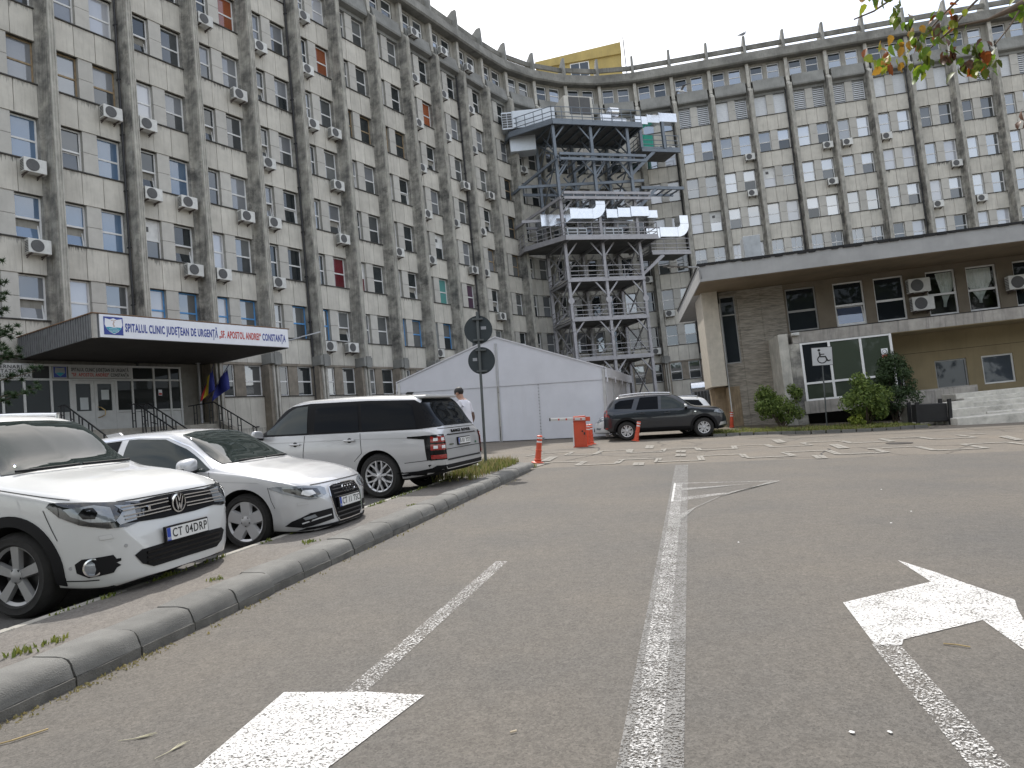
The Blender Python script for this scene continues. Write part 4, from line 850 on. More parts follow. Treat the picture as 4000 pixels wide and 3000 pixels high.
# roof box and corner lamp
mb = MB(); mb.bbox(-.35, .35, -.4, .4, 0, 1.35, .02); rb = put('roof_cabinet', mb, M('cabinet_grey', (.42, .44, .45), .5, .2, streak=.2), mtx=low(1.05, .6, 5.85)); tag(rb, 'tall grey metal cabinet standing on the annex roof', 'cabinet')
lm2 = thing('wall_lamp', 'street lamp head on an arm at the corner of the annex roof', 'lamp', low(-1.42, 3.2, 5.45))
mb = MB(); mb.path([(0, .1, -.2), (-.05, -.08, .05), (-.1, -.14, .22), (-.5, -.2, .27)], .03); put('arm', mb, MATS['lamp_grey'], lm2); mb = MB(); mb.prism([(-.5, -.27, .25), (-.5, -.13, .25), (-1.45, -.16, .40), (-1.45, -.30, .40)], (0, 0, .045)); put('lamp_head', mb, M('lamp_dark', (.08, .07, .06), .5), lm2)
mb = MB()
for i in range(3): mb.box(-.8 - i * .24, -.68 - i * .24, -.26, -.17, .275 + i * .036, .287 + i * .036)
put('led_module', mb, M('led_white', (.7, .7, .65), .3), lm2)
mb = MB(); mb.bbox(0, .3, -.12, .02, 0, .12, .02); mb.tube((.05, -.14, .06), (.05, -.2, .03), .04); tag(put('security_camera', mb, ACW, mtx=low(1.9, 2.05, 2.66)), 'small white security camera above the vestibule pier', 'camera')
mb = MB(); mb.box(0, .24, -.012, 0, 0, .42); nt2 = put('door_notice', mb, SGW, mtx=low(5.2, 2.0, 1.35)); tag(nt2, 'white notice with a red band on the vestibule glass', 'notice'); mb = MB(); mb.box(.01, .23, -.015, -.0125, .02, .17); put('red_band', mb, SGR, nt2)
mb = MB(); mb.lathe([(.085, -.014), (.085, -.017), (.068, -.017), (.068, -.014)], 20, 'y', (.12, 0, .3)); mb.bar((.06, -.016, .26), (.18, -.016, .34), .015, .004); put('ring', mb, M('grey_print', (.2, .2, .2), .6), nt2)
# outdoor steps and low walls at the annex door
WHT = M('flaking_whitewash', (.56, .54, .49), .9, var=.2, scale=4, bump=.5, bscale=18, patch=.5)
st2 = thing('annex_steps', 'cracked whitewashed steps and blocks leading up to the annex', 'steps', low(8.5, 5.0, -1.4))
def sput(name, *b_, m=WHT): mb = MB(); mb.bbox(b_[0] - 8.5, b_[1] - 8.5, -(b_[3] - 5), -(b_[2] - 5), b_[4] + 1.4, b_[5] + 1.4, .025); return put(name, mb, m, st2)
sput('step', 5.55, 8.3, 5.9, 6.9, -2.2, -1.02); sput('cheek_block', 5.3, 6.9, 4.9, 5.88, -2.2, -.75); sput('cheek_block', 4.9, 7.0, 4.0, 4.88, -2.2, -.52)
for i in range(6): sput('step', 6.92 if i < 2 else 7.02, 15, 2.06, 6.5 - i * .6, -2.2 + i * .002, -1.12 + i * .17)
sput('parapet_wall', 5.5, 8.3, 2.1, 2.4, -1.1, -.05, m=BANDM)
# ================================================================== TENT
TH = math.degrees(math.atan2(-.2416, .9704)) 
tm = T(-.60, 30.15, 0, TH)
tent = thing('white_tent', 'large white marquee tent with plain gable end and laced door seam', 'tent', tm)
TCL = M('tent_canvas', (.60, .605, .64), .6, var=.05, scale=1.2, streak=.10, streakc=(.5, .5, .52)); TCR = M('tent_roof_canvas', (.62, .62, .64), .55, var=.04); TAL = M('tent_aluminium', (.5, .5, .5), .4, .7)
def cloth(x0, x1, y0, y1, zb, zt, n_=24, amp=.02, mb=None, top=None):
    mb = mb or MB(); m_ = 10; vs = []; ph = rnd.uniform(0, 6); dn = Vector((y1 - y0, -(x1 - x0))).normalized()
    for i in range(n_ + 1):
        f_ = i / n_; x, y = lerp(x0, x1, f_), lerp(y0, y1, f_)
        for j in range(m_ + 1):
            q = j / m_; a = amp * (math.sin(f_ * 17 + ph) + .6 * math.sin(f_ * 41 + ph * 2 + q * 3)) * (.25 + q * (1 - q) * 2)
            zt_ = top(f_) if top else zt; vs.append((x + dn.x * a, y + dn.y * a, lerp(zb, zt_, q)))
    return mb.add(vs, [(i * (m_ + 1) + j, (i + 1) * (m_ + 1) + j, (i + 1) * (m_ + 1) + j + 1, i * (m_ + 1) + j + 1) for i in range(n_) for j in range(m_)])
hw, dep, ev, rd = 4.52, 13.2, 2.86, 4.46
for i, (a, b_) in enumerate(((-hw, -.05), (.05, 1.75), (1.755, hw))): put('gable_wall', cloth(a, b_, 0, 0, .03, 2.40, 20, .014), TCL, tent, 60)
def gab(x): return lerp(rd, ev, abs(x) / hw)
put('gable_top', cloth(-hw, .0, -.03, -.03, 2.36, 0, 16, .006, top=lambda f_: gab(-hw + f_ * hw)), TCL, tent, 60); put('gable_top', cloth(0, hw, -.03, -.03, 2.36, 0, 16, .006, top=lambda f_: gab(f_ * hw)), TCL, tent, 60)
for sx in (-1, 1):
    mb = MB(); mb.prism([(0, -.08, rd), (0, -.08, rd + .05), (sx * (hw + .12), -.08, ev + .0), (sx * (hw + .12), -.08, ev - .05)], (0, dep + .16, 0)); put('roof', mb, TCR, tent)
    for k in range(4):
        y0 = k * dep / 4; put('side_wall', cloth(sx * hw, sx * hw, y0 + .04, y0 + dep / 4 - .04, .03, ev - .1, 14, .02), TCL, tent, 60); mb = MB(); mb.box(sx * hw - .06, sx * hw + .06, y0 - .06, y0 + .04, 0, ev - .05); put('leg', mb, TAL, tent)
    mb = MB(); mb.box(sx * (hw + .1) - .03, sx * (hw + .1) + .03, -.05, dep, ev - .42, ev - .05)
    for k in range(5): mb.tube((sx * (hw + .14), k * dep / 4, ev - .35), (sx * (hw + .14), k * dep / 4, ev - .6), .03)
    put('valance', mb, TCL, tent)
mb = MB(); mb.box(-.055, -.02, -.06, .0, 0, 4.2); mb.box(.02, .055, -.06, .0, 0, 4.2); put('centre_pole', mb, TAL, tent)
mb = MB()
for i in range(17): mb.box(1.73, 1.78, -.05, -.02, .15 + i * .135, .17 + i * .135)
mb.box(1.62, 1.88, -.1, .02, 0, .1); put('door_lacing', mb, M('lacing_grey', (.2, .2, .2), .7), tent)

# ================================================================== STEEL SERVICE TOWER
TA = Vector((5.39, 56.5, 0)); TR_ = 18
TM = bt(TA.x, TA.y, 0, TR_)
TW = thing('steel_service_tower', 'grey galvanised steel tower of stacked decks and braces in the building corner', 'steel tower', TM)
GALV = M('galvanised_steel', (.36, .352, .365), .55, .35, var=.12, scale=2, streak=.12); PAINT_G = M('grey_steel_paint', (.17, .195, .225), .5, .3, var=.12, scale=2, streak=.1); DECK = M('deck_sheet', (.17, .17, .165), .8, .2, var=.25, scale=1)
TX = [0, 3.35, 6.75]; TY = [0, 4.0]
def tput(name, m, mb, par=TW): return put(name, mb, m, par)
def hcol(x, y, z0, z1, m):
    mb = MB()
    for a in (-.11, .11): mb.box(x - .12, x + .12, y + a - .012, y + a + .012, z0, z1)
    mb.box(x - .012, x + .012, y - .098, y + .098, z0, z1); tput('column', m, mb)
for x in TX:
    for y in TY:
        hcol(x, y, -1.0, 18.4, GALV); hcol(x, y, 18.4, 24.6, PAINT_G)
        for z in (1.5, 7.4, 18.3): mb = MB(); mb.box(x - .2, x + .2, y - .16, y + .16, z, z + .05); tput('splice_plate', GALV, mb)
    mb = MB(); mb.lathe([(.0, -.145), (.27, -.145), (.27, -.13), (0, -.13)], 18, 'y', (x, 0, 9.9)); tput('round_plate', GALV, mb)
def beam(p, q, m=GALV, s=.22, name='beam'): mb = MB(); mb.bar(p, q, s * .6, s); return tput(name, m, mb)
def brace(p, q, m=GALV): return beam(p, q, m, .12, 'brace')
def railing(p, q, z, m=GALV, h=1.1, n_=None, seg='railing'):
    p, q = Vector(p), Vector(q); L_ = (q - p).length; n_ = n_ or max(2, int(L_ / 1.1)); mb = MB()
    for i in range(n_ + 1):
        a = p.lerp(q, i / n_); mb.bar((a.x, a.y, z), (a.x, a.y, z + h), .05, .05)
    for f_ in (1, .62, .3): mb.bar((p.x, p.y, z + h * f_), (q.x, q.y, z + h * f_), .05, .05)
    mb.bar((p.x, p.y, z + .07), (q.x, q.y, z + .07), .015, .14); return tput(seg, m, mb)
for z in (5.15, 8.42, 11.66):
    mb = MB(); mb.box(-.1, 6.85, -.1, 4.1, z - .09, z - .05); tput('deck', DECK, mb)
    for y in TY: beam((-.12, y - .13, z - .1), (6.87, y - .13, z - .1))
    for x in TX: beam((x, 0, z - .14), (x, 4, z - .14))
    railing((.15, -.15), (3.2, -.15), z); railing((3.5, -.15), (6.6, -.15), z); railing((-.15, .15), (-.15, 3.9), z)
for zb, zt, m in ((1.0, 5.0, GALV), (5.2, 8.3, GALV), (8.5, 11.5, GALV), (11.7, 14.7, GALV), (22.1, 24.6, PAINT_G), (18.6, 21.7, PAINT_G)):
    for y in TY:
        brace((TX[0], y, zt - 1.25), (TX[0] + 1.05, y, zt), m)
        for sx in (-1, 1): brace((TX[1], y, zt - 1.25), (TX[1] + sx * 1.05, y, zt), m)
        brace((TX[2], y, zt - 1.25), (TX[2] - 1.05, y, zt), m)
    for x in (TX[0], TX[2]): brace((x, .1, zb), (x, 3.9, zt), m); brace((x, 3.9, zb), (x, .1, zt), m)
    for xx in (0, 1): brace((TX[xx], 4.1, zb), (TX[xx + 1], 4.1, zt), m)
# wide platform at the fifth deck
mb = MB(); z = 14.95; mb.prism([(-.3, -1.0, z - .1), (8.0, -1.0, z - .1), (8.0, 4.2, z - .1), (-2.6, 4.2, z - .1), (-2.6, 2.4, z - .1)], (0, 0, .06)); tput('deck', DECK, mb)
for p, q in (((-.3, -1.0), (8.0, -1.0)), ((8.0, -1.0), (8.0, 4.2)), ((-2.6, 2.4), (-.3, -1.0)), ((-2.6, 2.4), (-2.6, 4.2))): beam((*p, z - .15), (*q, z - .15), GALV, .26); railing(p, q, z, GALV, 1.15)
for x in TX: beam((x, -1, z - .2), (x, 4.1, z - .2))
mb = MB(); z2 = 14.0; mb.box(8.2, 12.0, .6, 3.4, z2 - .1, z2 - .04); tput('deck', DECK, mb); railing((8.2, .6), (12, .6), z2, GALV, 1.15); railing((8.2, .6), (8.2, 3.2), z2); beam((8.2, .55, z2 - .15), (12, .55, z2 - .15)); brace((6.8, .6, 11.8), (9.2, .6, z2 - .2)); beam((6.75, .6, 11.8), (9.3, .6, z2 - .3), GALV, .24, 'brace')
# open roof frames
for z, zl, m in ((21.95, 20.1, PAINT_G), (18.7, 17.15, GALV)):
    y0 = -.6
    beam((.1, y0, z), (8.0, y0, z), m); beam((.1, y0, z - .42), (8.0, y0, z - .42), m); beam((-2.7, 4, zl), (8, 4, zl), m); beam((-2.7, 4, zl), (-.2, y0, z - .42), m); beam((-2.7, 2.2, zl), (8, .2, zl), m)
    for i in range(9): x = i * .98; beam((x, y0, z - .2), (x - .3, 4, z - .2), m, .14)
    for x in TX: brace((x, -.1, zl), (x + (1.0 if x < 6 else -1.0), -.1, z - .5), m)
z = 19.7; beam((8.0, .8, z), (12.2, .8, z), PAINT_G, .26); beam((8.0, 2.6, z), (12.2, 2.6, z), PAINT_G, .2); beam((6.8, .8, 17.2), (9.4, .8, z - .1), PAINT_G, .26, 'brace')
for i in range(6): beam((8.4 + i * .7, .8, z), (8.4 + i * .7, 2.8, z), PAINT_G, .12)
# top platform
z = 24.9; PT = [(-.1, -.3), (8.1, -.3), (8.1, 4.2), (-2.9, 4.2), (-2.9, 2.6)]
mb = MB(); mb.prism([(x, y, z - .12) for x, y in PT], (0, 0, .07)); tput('deck', DECK, mb)
for p, q in zip(PT, PT[1:] + PT[:1]): beam((*p, z - .2), (*q, z - .2), PAINT_G, .3)
for i in range(9): beam((i * .98, -.3, z - .2), (i * .98 - .4, 4.2, z - .2), PAINT_G, .16)
railing((-.1, -.3), (8.1, -.3), z, PAINT_G, 1.15, 9); railing((-2.9, 2.6), (-.1, -.3), z, PAINT_G, 1.15, 5); railing((-2.9, 2.6), (-2.9, 4.2), z, PAINT_G)
for x in TX: brace((x, .1, z - 2.6), (x, 2.4, z - .3), PAINT_G)
z2 = 23.2; mb = MB(); mb.box(8.4, 12.2, .7, 3.4, z2 - .1, z2 - .04); tput('deck', DECK, mb); railing((8.4, .7), (12.2, .7), z2, PAINT_G, 1.2); railing((8.4, .7), (8.4, 3.2), z2, PAINT_G); beam((8.4, .65, z2 - .2), (12.2, .65, z2 - .2), PAINT_G, .26); beam((6.8, .6, 20.5), (9.6, .7, z2 - .3), PAINT_G, .26, 'brace')
for x in (8.45, 10.7): hcol(x, .7, z2, 25.6, PAINT_G)
# ---- plant on the tower
def tw(x, y, z, rz=0): return TM @ T(x, y, z, rz)
AHU = M('ahu_panel', (.62, .66, .70), .4, .2, var=.05, streak=.05); SILV = M('silver_duct', (.72, .74, .77), .22, .9, var=.06, scale=3); GREEN = M('green_panel', (.03, .42, .30), .5); CREAM = M('cream_panel', (.58, .56, .50), .5, var=.06)
u1 = thing('condenser_unit', 'large cream condenser with two dark coil faces on top of the steel tower', 'condenser', tw(1.5, .4, 24.9))
mb = MB(); mb.bbox(.0, 2.6, .1, 1.9, 0, 2.55, .03); put('casing', mb, CREAM, u1)
for x in (.42, 1.42): mb = MB(); mb.box(x, x + .95, .07, .1, .95, 2.45); put('coil', mb, ACD, u1)
u2 = thing('air_handling_unit', 'pale blue air handling unit with black louvred end on the tower top', 'air handling unit', tw(-2.6, 2.2, 25.2, -18))
mb = MB(); mb.bbox(.0, 3.6, 0, 1.5, 0, 1.5, .03); put('casing', mb, AHU, u2)
mb = MB(); mb.box(-.9, .0, .05, 1.4, .0, 1.45); lh = put('intake_hood', mb, AHU, u2)
for s_ in range(2):
    for i in range(6): mb = MB(); mb.box(-.86 + s_ * .43, -.48 + s_ * .43, .02, .05, .12 + i * .21, .27 + i * .21); put('louvre', mb, ACD, lh)
for i in range(3): mb = MB(); mb.box(.5 + i * 1.0, 1.3 + i * 1.0, -.015, .0, .2, 1.35); put('access_door', mb, AHU, u2)
mb = MB(); mb.bbox(0, 2.2, 0, 1.4, 0, 1.35, .03); put('casing', mb, AHU, thing('air_handling_unit', 'pale blue box unit hung below the louvred unit beside the tower', 'air handling unit', tw(-2.75, 3.0, 23.5, -18)))
def duct(name, label, mtx, segs, fl=.03):
    o = thing(name, label, 'duct', mtx)
    for (x0, x1, y0, y1, z0, z1) in segs:
        mb = MB(); mb.bbox(x0, x1, y0, y1, z0, z1, .02); s_ = put('section', mb, SILV, o); mb = MB(); mb.box(x0 - .02, x0 + .03, y0 - fl, y1 + fl, z0 - fl, z1 + fl); put('flange', mb, SILV, s_)
    return o
def elbow(o, c, r0, r1, a0, a1, y0, y1):
    mb = MB(); n_ = 10; vs = []
    for i in range(n_ + 1):
        a = R(lerp(a0, a1, i / n_))
        for r_, y in ((r0, y0), (r1, y0), (r1, y1), (r0, y1)): vs.append((c[0] + r_ * math.cos(a), y, c[1] + r_ * math.sin(a)))
    mb.add(vs, [(i * 4 + j, i * 4 + (j + 1) % 4, (i + 1) * 4 + (j + 1) % 4, (i + 1) * 4 + j) for i in range(n_) for j in range(4)]); return put('elbow', mb, SILV, o, 40)
d1 = duct('ventilation_duct', 'crumpled silver duct running along the right of the tower top', tw(5.0, .3, 25.0), [(3.0, 4.2, .2, 1.0, .25, .95), (4.23, 5.4, .25, 1.05, .45, 1.15), (5.43, 7.2, .3, 1.1, .6, 1.4)])
d1b = duct('ventilation_duct', 'silver duct stack with round cap beside the cream condenser', tw(4.6, .6, 25.0), [(.2, 1.2, 0, .9, .1, 1.1), (1.25, 2.6, 0, .9, .1, .75)]); mb = MB(); mb.lathe([(.42, 0), (.42, .8)], 18, 'x', (1.2, .4, 1.4)); put('round_cap', mb, SILV, d1b, 40)
mb = MB(); mb.bbox(0, 1.1, 0, .5, 0, 1.75, .02); pnl = put('green_cabinet', mb, GREEN, mtx=tw(9.3, 1.8, 23.2)); tag(pnl, 'bright green cabinet on the small balcony beside the tower', 'cabinet'); mb = MB(); mb.box(.1, 1.0, -.02, 0, .1, 1.6); put('door', mb, GREEN, pnl)
mb = MB(); mb.bbox(0, .34, 0, .3, 0, 1.0, .02); bx = put('white_box', mb, ACW, mtx=tw(8.85, 1.6, 24.0)); tag(bx, 'narrow white box fixed beside the green cabinet', 'box')
for x in (10.5, 11.4): ac_unit(tw(x, 1.9, 23.2), 'air conditioner unit standing on the small balcony beside the green cabinet', 'air conditioner units on the tower balcony')
d2 = duct('ventilation_duct', 'shiny silver duct with bend, left one above the wide deck railing', tw(.0, -.4, 16.6), [(.6, 2.6, 0, 1.0, 0, .85)]); elbow(d2, (2.6, .85 + .35), .35, 1.2, -90, 0, 0, 1.0); d2b = MB(); d2b.bbox(2.95, 3.8, 0, 1.0, 1.2, 1.9, .02); put('section', d2b, SILV, d2)
d3 = duct('ventilation_duct', 'long shiny silver duct at the middle of the wide deck', tw(3.9, -.4, 16.7), [(.0, 1.0, .1, 1.1, .0, .75), (1.03, 2.2, .05, 1.05, .05, .85), (2.23, 3.9, 0, 1.0, .1, .95)])
d4 = duct('ventilation_duct', 'shiny silver duct crossing the balcony to the right wing', tw(8.0, .9, 15.3), [(.1, 1.4, 0, .9, .0, .85), (1.43, 3.2, 0, .9, .1, .95)]); elbow(d4, (3.2, .95 + .3), .3, 1.15, -90, 0, 0, .9); mb = MB(); mb.bbox(3.5, 4.35, 0, .9, 1.25, 2.0, .02); put('section', mb, SILV, d4)
d5 = duct('ventilation_duct', 'short shiny duct above the balcony, reaching the tower', tw(7.9, 1.6, 17.3), [(.0, 1.9, 0, .8, .0, .7)])
for i, (x, nm) in enumerate(((.6, 'left'), (3.9, 'right'))):
    o = thing('fan_unit', 'white louvred fan unit behind the wide deck railing, %s of the middle column' % nm, 'fan unit', tw(x, .6, 14.95)); mb = MB(); mb.bbox(0, 1.8, 0, 1.0, 0, 1.2, .03); put('casing', mb, AHU, o)
    for j in range(2):
        for k in range(4): mb = MB(); mb.box(.1 + j * .85, .85 + j * .85, -.02, .0, .15 + k * .25, .33 + k * .25); put('louvre', mb, ACD, o)
d6 = duct('ventilation_duct', 'big silver duct trunk behind the tower columns above the deck', tw(-1.2, 1.6, 16.6), [(.0, 2.2, 0, 1.1, .0, 1.0), (2.3, 4.4, 0, 1.1, .5, 1.6), (4.5, 8.5, 0, 1.0, .4, 1.3)])
d7 = thing('exhaust_duct', 'black curved exhaust duct climbing the wall behind the annex', 'duct', bt(16.9, 55.5, 0, -9)); mb = MB(); mb.bbox(0, 1.3, 0, 1.2, 1.6, 9.6, .03); put('riser', mb, M('black_duct', (.03, .03, .033), .35, .4), d7)
for z in (3.4, 5.6, 8.1): mb = MB(); mb.box(-.04, 1.34, -.04, 1.24, z, z + .07); put('flange', mb, SILV, d7)
mb = MB(); n_ = 8; vs = []
for i in range(n_ + 1):
    a = R(90 * i / n_)
    for r_, y in ((0.02, 0), (1.3, 0), (1.3, 1.2), (.02, 1.2)): vs.append((1.3 - r_ * math.cos(a), y, 9.6 + r_ * math.sin(a)))
mb.add(vs, [(i * 4 + j, i * 4 + (j + 1) % 4, (i + 1) * 4 + (j + 1) % 4, (i + 1) * 4 + j) for i in range(n_) for j in range(4)]); put('elbow', mb, MATS['black_duct'], d7, 40)
# dark yard clutter at the foot of the tower
mb = MB(); mb.bbox(0, 2.4, 0, 1.2, 0, 1.6, .05); o = put('plant_box', mb, M('dull_steel', (.2, .2, .2), .5, .4, var=.2), mtx=bt(12.6, 54, -.2, -9)); tag(o, 'dull steel plant box with round ducts at the foot of the tower', 'machine'); mb = MB(); mb.lathe([(.55, 0), (.55, 1.2)], 20, 'x', (1.0, .6, 2.0)); put('round_duct', mb, SILV, o, 40)
fen = thing('yard_fence', 'dark corrugated metal fence behind the parked cars', 'fence', bt(11.5, 45, .0, -9))
for i in range(34): mb = MB(); mb.box(i * .2, i * .2 + .17, (i % 2) * .03, (i % 2) * .03 + .03, -1.5, 1.3); put('sheet', mb, M('fence_dark', (.05, .05, .05), .6, var=.2), fen)

# ================================================================== CARS
def pchip(pts):
    xs = [p[0] for p in pts]; ys = [p[1] for p in pts]; n = len(xs); h = [xs[i + 1] - xs[i] for i in range(n - 1)]; dl = [(ys[i + 1] - ys[i]) / h[i] for i in range(n - 1)]
    m = [dl[0]] + [0 if dl[i - 1] * dl[i] <= 0 else 2 * dl[i - 1] * dl[i] / (dl[i - 1] + dl[i]) for i in range(1, n - 1)] + [dl[-1]]
    def f(x):
        if x <= xs[0]: return ys[0]
        if x >= xs[-1]: return ys[-1]
        i = max(k for k in range(n - 1) if xs[k] <= x); t = (x - xs[i]) / h[i]
        return ys[i] * (2 * t ** 3 - 3 * t * t + 1) + m[i] * h[i] * (t ** 3 - 2 * t * t + t) + ys[i + 1] * (3 * t * t - 2 * t ** 3) + m[i + 1] * h[i] * (t ** 3 - t * t)
    return f
def sstep(a, b, x): t = max(0, min(1, (x - a) / (b - a))); return t * t * (3 - 2 * t)
def spline(P, n):
    """Catmull-Rom through 2d points, n samples per span"""
    out = []
    for i in range(len(P) - 1):
        p0, p1, p2, p3 = P[max(i - 1, 0)], P[i], P[i + 1], P[min(i + 2, len(P) - 1)]
        for k in range(n):
            t = k / n; out.append(tuple(.5 * (2 * b + (c - a) * t + (2 * a - 5 * b + 4 * c - d) * t * t + (-a + 3 * b - 3 * c + d) * t ** 3) for a, b, c, d in zip(p0, p1, p2, p3)))
    return out + [P[-1]]
def car_paint(name, c, metal=.0, rough=.3, flake=0): return M(name, c, rough, metal, var=.03, scale=1.5, coat=1., spec=.5)
CGL = glass_mat('car_glass', (.005, .006, .008), .0, .01, var=0., blend=.16); CGT = glass_mat('car_glass_green', (.020, .027, .025), .01, .01, var=0., blend=.28)
CBK = M('car_black_plastic', (.010, .010, .011), .6, var=.1, spec=.2); CGB = M('car_gloss_black', (.004, .004, .005), .15, var=0, spec=.35); CHR = M('chrome', (.75, .76, .78), .12, 1., var=0); TYR = M('tyre_rubber', (.022, .021, .020), .85, var=.25, scale=20); RIMS = M('alloy_silver', (.58, .58, .59), .35, .45, var=.05); RIMG = M('alloy_grey', (.34, .34, .34), .4, .5, var=.08)
WELL = M('wheel_well', (.008, .008, .008), .95, var=0); SEAM = M('panel_gap', (.02, .02, .02), .8, var=0); LENS = M('lamp_lens', (.22, .24, .26), .10, .2, var=.15, scale=9, coat=1.); LDK = M('headlamp_dark', (.018, .02, .022), .1, .1, var=.2, scale=9, coat=1.); LRED = M('tail_red', (.30, .012, .01), .15, var=.1, coat=1.); LWH = M('lamp_white', (.75, .76, .78), .15, var=.04, coat=1.); PLT = M('plate_white', (.72, .72, .70), .45, var=.03); PLB = M('plate_blue', (.02, .06, .38), .45, var=0)
GRB = M('grille_black', (.006, .006, .007), .5, var=0, spec=.12)
class Car:
    def __init__(s, label, mtx, spec, paint, name='parked_car'):
        s.o = thing(name, label, 'car', mtx, None); s.paint = paint; s.sp = spec; s.wb = spec['wb'] / 2
        top, belt, half, bot = (pchip(spec[k]) for k in ('top', 'belt', 'half', 'bot')); x0, x1 = spec['top'][0][0], spec['top'][-1][0]; tumble = spec.get('tumble', .22)
        N = 84; vs = []; xs = []
        for i in range(N + 1): t = i / N; xs.append(x0 + (x1 - x0) * (.5 - .5 * math.cos(math.pi * t)) * .55 + (x1 - x0) * t * .45)
        ns = None
        for x in xs:
            zc, w_, zb = top(x), half(x), bot(x); zs = min(belt(x), zc - .03 - .06 * (zc - zb)); g = zc - zs; k = sstep(.16, .42, g); zs = max(zs, zb + .06); hh = zs - zb
            yg = lerp(.90 * w_, w_ - .05 - tumble * .42, k); yr = lerp(.70 * w_, w_ - .05 - tumble, k)
            P = [(0, zb), (w_ * .80, zb), (w_ * .955, zb + hh * .12), (w_ * .992, zb + hh * .42), (w_, zb + hh * .70), (w_ * (.988 - .02 * k), zs), (lerp(w_ * .965, w_ - .055, k), zs + g * lerp(.22, .06, k)), (yg, zs + g * .5), (yr, zs + g * lerp(.82, .88, k)), (yr * .72, zs + g * lerp(.94, .965, k)), (0, zc)]
            S = spline(P, 4); ns = len(S); vs += [(x, -y, z) for y, z in S] + [(x, y, z) for y, z in S[1:-1][::-1]]
        m_ = ns * 2 - 2; fs = [(i * m_ + j, i * m_ + (j + 1) % m_, (i + 1) * m_ + (j + 1) % m_, (i + 1) * m_ + j) for i in range(N) for j in range(m_)]
        fs += [tuple(range(m_)), tuple(range(N * m_, (N + 1) * m_))[::-1]]
        mb = MB(); mb.add(vs, fs); me = mb.mesh('body', [paint, WELL])
        bm = bmesh.new(); bm.from_mesh(me); s.bvh = BVHTree.FromBMesh(bm); bm.free()
        tmp = link('body_tmp', me); ra = spec['tyre'] + spec.get('gap', .05); s.ra = ra
        cm = MB()
        for x in (-s.wb, s.wb):
            for sy in (-1, 1):
                cm.lathe([(0, 0), (ra, 0), (ra, 1.2), (0, 1.2)] if sy > 0 else [(0, 0), (ra, 0), (ra, -1.2), (0, -1.2)], 40, 'y', (x, sy * (spec['hw'] - .34), spec['tyre'] + .01))
        ct = link('cutter_tmp', cm.mesh('cutter', [WELL]))
        bo = tmp.modifiers.new('arch', 'BOOLEAN'); bo.object = ct; bo.operation = 'DIFFERENCE'; bo.solver = 'EXACT'; bo.use_self = False
        dg = bpy.context.evaluated_depsgraph_get(); me2 = bpy.data.meshes.new_from_object(tmp.evaluated_get(dg)); me2.materials.clear(); me2.materials.append(paint); me2.materials.append(WELL)
        bpy.data.objects.remove(tmp); bpy.data.objects.remove(ct)
        for p in me2.polygons:
            c = p.center; ins = False
            for x in (-s.wb, s.wb):
                d = math.hypot(c.x - x, c.z - spec['tyre'] - .01)
                if d < ra + .004 and abs(c.y) > spec['hw'] - .36 and (abs(abs(c.y) - (spec['hw'] - .34)) < .02 or abs(d - ra) < .01 and abs(p.normal.y) < .5): ins = True
            p.material_index = 1 if ins or c.z < bot(c.x) + .03 and p.normal.z < -.8 else 0
        me2.polygons.foreach_set('use_smooth', [True] * len(me2.polygons)); me2.set_sharp_from_angle(angle=R(38)); me2.name = 'body'
        s.body = link('body', me2, s.o)
        for x in (-s.wb, s.wb):
            for sy in (-1, 1): s.wheel(x, sy)
    def patch(s, name, poly, m, d=(0, 1, 0), off=.004, par=None, mirror=False, step=.07, smooth=60):
        if d in (FWD, AFT) and step == .07: step = .04
        d = Vector(d).normalized(); A = Vector((d.y, -d.x, 0)); n = len(poly); B = []
        for i in range(n):
            a, b_ = Vector(poly[i]), Vector(poly[(i + 1) % n]); k = max(1, int((b_ - a).length / step))
            B += [a.lerp(b_, j / k) for j in range(k)]
        xs = [p.x for p in B]; ys = [p.y for p in B]; V = list(B)
        def inside(p):
            c = False
            for i in range(n):
                x1, y1 = poly[i]; x2, y2 = poly[(i + 1) % n]
                if (y1 > p[1]) != (y2 > p[1]) and p[0] < (x2 - x1) * (p[1] - y1) / (y2 - y1) + x1: c = not c
            return c
        gx = min(xs) + step / 2
        while gx < max(xs):
            gy = min(ys) + step / 2
            while gy < max(ys):
                if inside((gx, gy)) and min((Vector((gx, gy)) - p).length for p in B) > step * .4: V.append(Vector((gx, gy)))
                gy += step
            gx += step
        r_ = delaunay_2d_cdt(V, [], [list(range(len(B)))], 1, 1e-5); vs = []
        for q in r_[0]:
            o_ = A * q[0] + Vector((0, 0, q[1])) - d * 8; h_ = s.bvh.ray_cast(o_, d)
            if h_[0] is None: h_ = s.bvh.find_nearest(A * q[0] + Vector((0, 0, q[1])) - d * 2.0)
            nn = h_[1] if h_[1].dot(d) < 0 else -h_[1]; vs.append(h_[0] + nn * off)
        outs = []
        for sy in ((1, -1) if mirror else (1,)):
            mb = MB(); mb.add([(v.x, v.y * sy, v.z) for v in vs], [tuple(f) for f in r_[2]]); me = mb.mesh(name, [m], smooth)
            # make the patch face outwards
            c = sum((p.normal.dot(-Vector((d.x, d.y * sy, d.z))) for p in me.polygons), 0)
            if c < 0: me.flip_normals()
            outs.append(link(name, me, par or s.o))
        return outs[0]
    def line(s, name, pts, w_, m, d=(0, 1, 0), off=.003, mirror=False, par=None):
        """thin band along a polyline in the cast plane"""
        P = [Vector(p) for p in pts]; l, r_ = [], []
        for i, p in enumerate(P):
            t = (P[min(i + 1, len(P) - 1)] - P[max(i - 1, 0)]).normalized(); n = Vector((-t.y, t.x)) * w_ / 2; l.append(tuple(p + n)); r_.append(tuple(p - n))
        return s.patch(name, l + r_[::-1], m, d, off, par, mirror, step=.08)
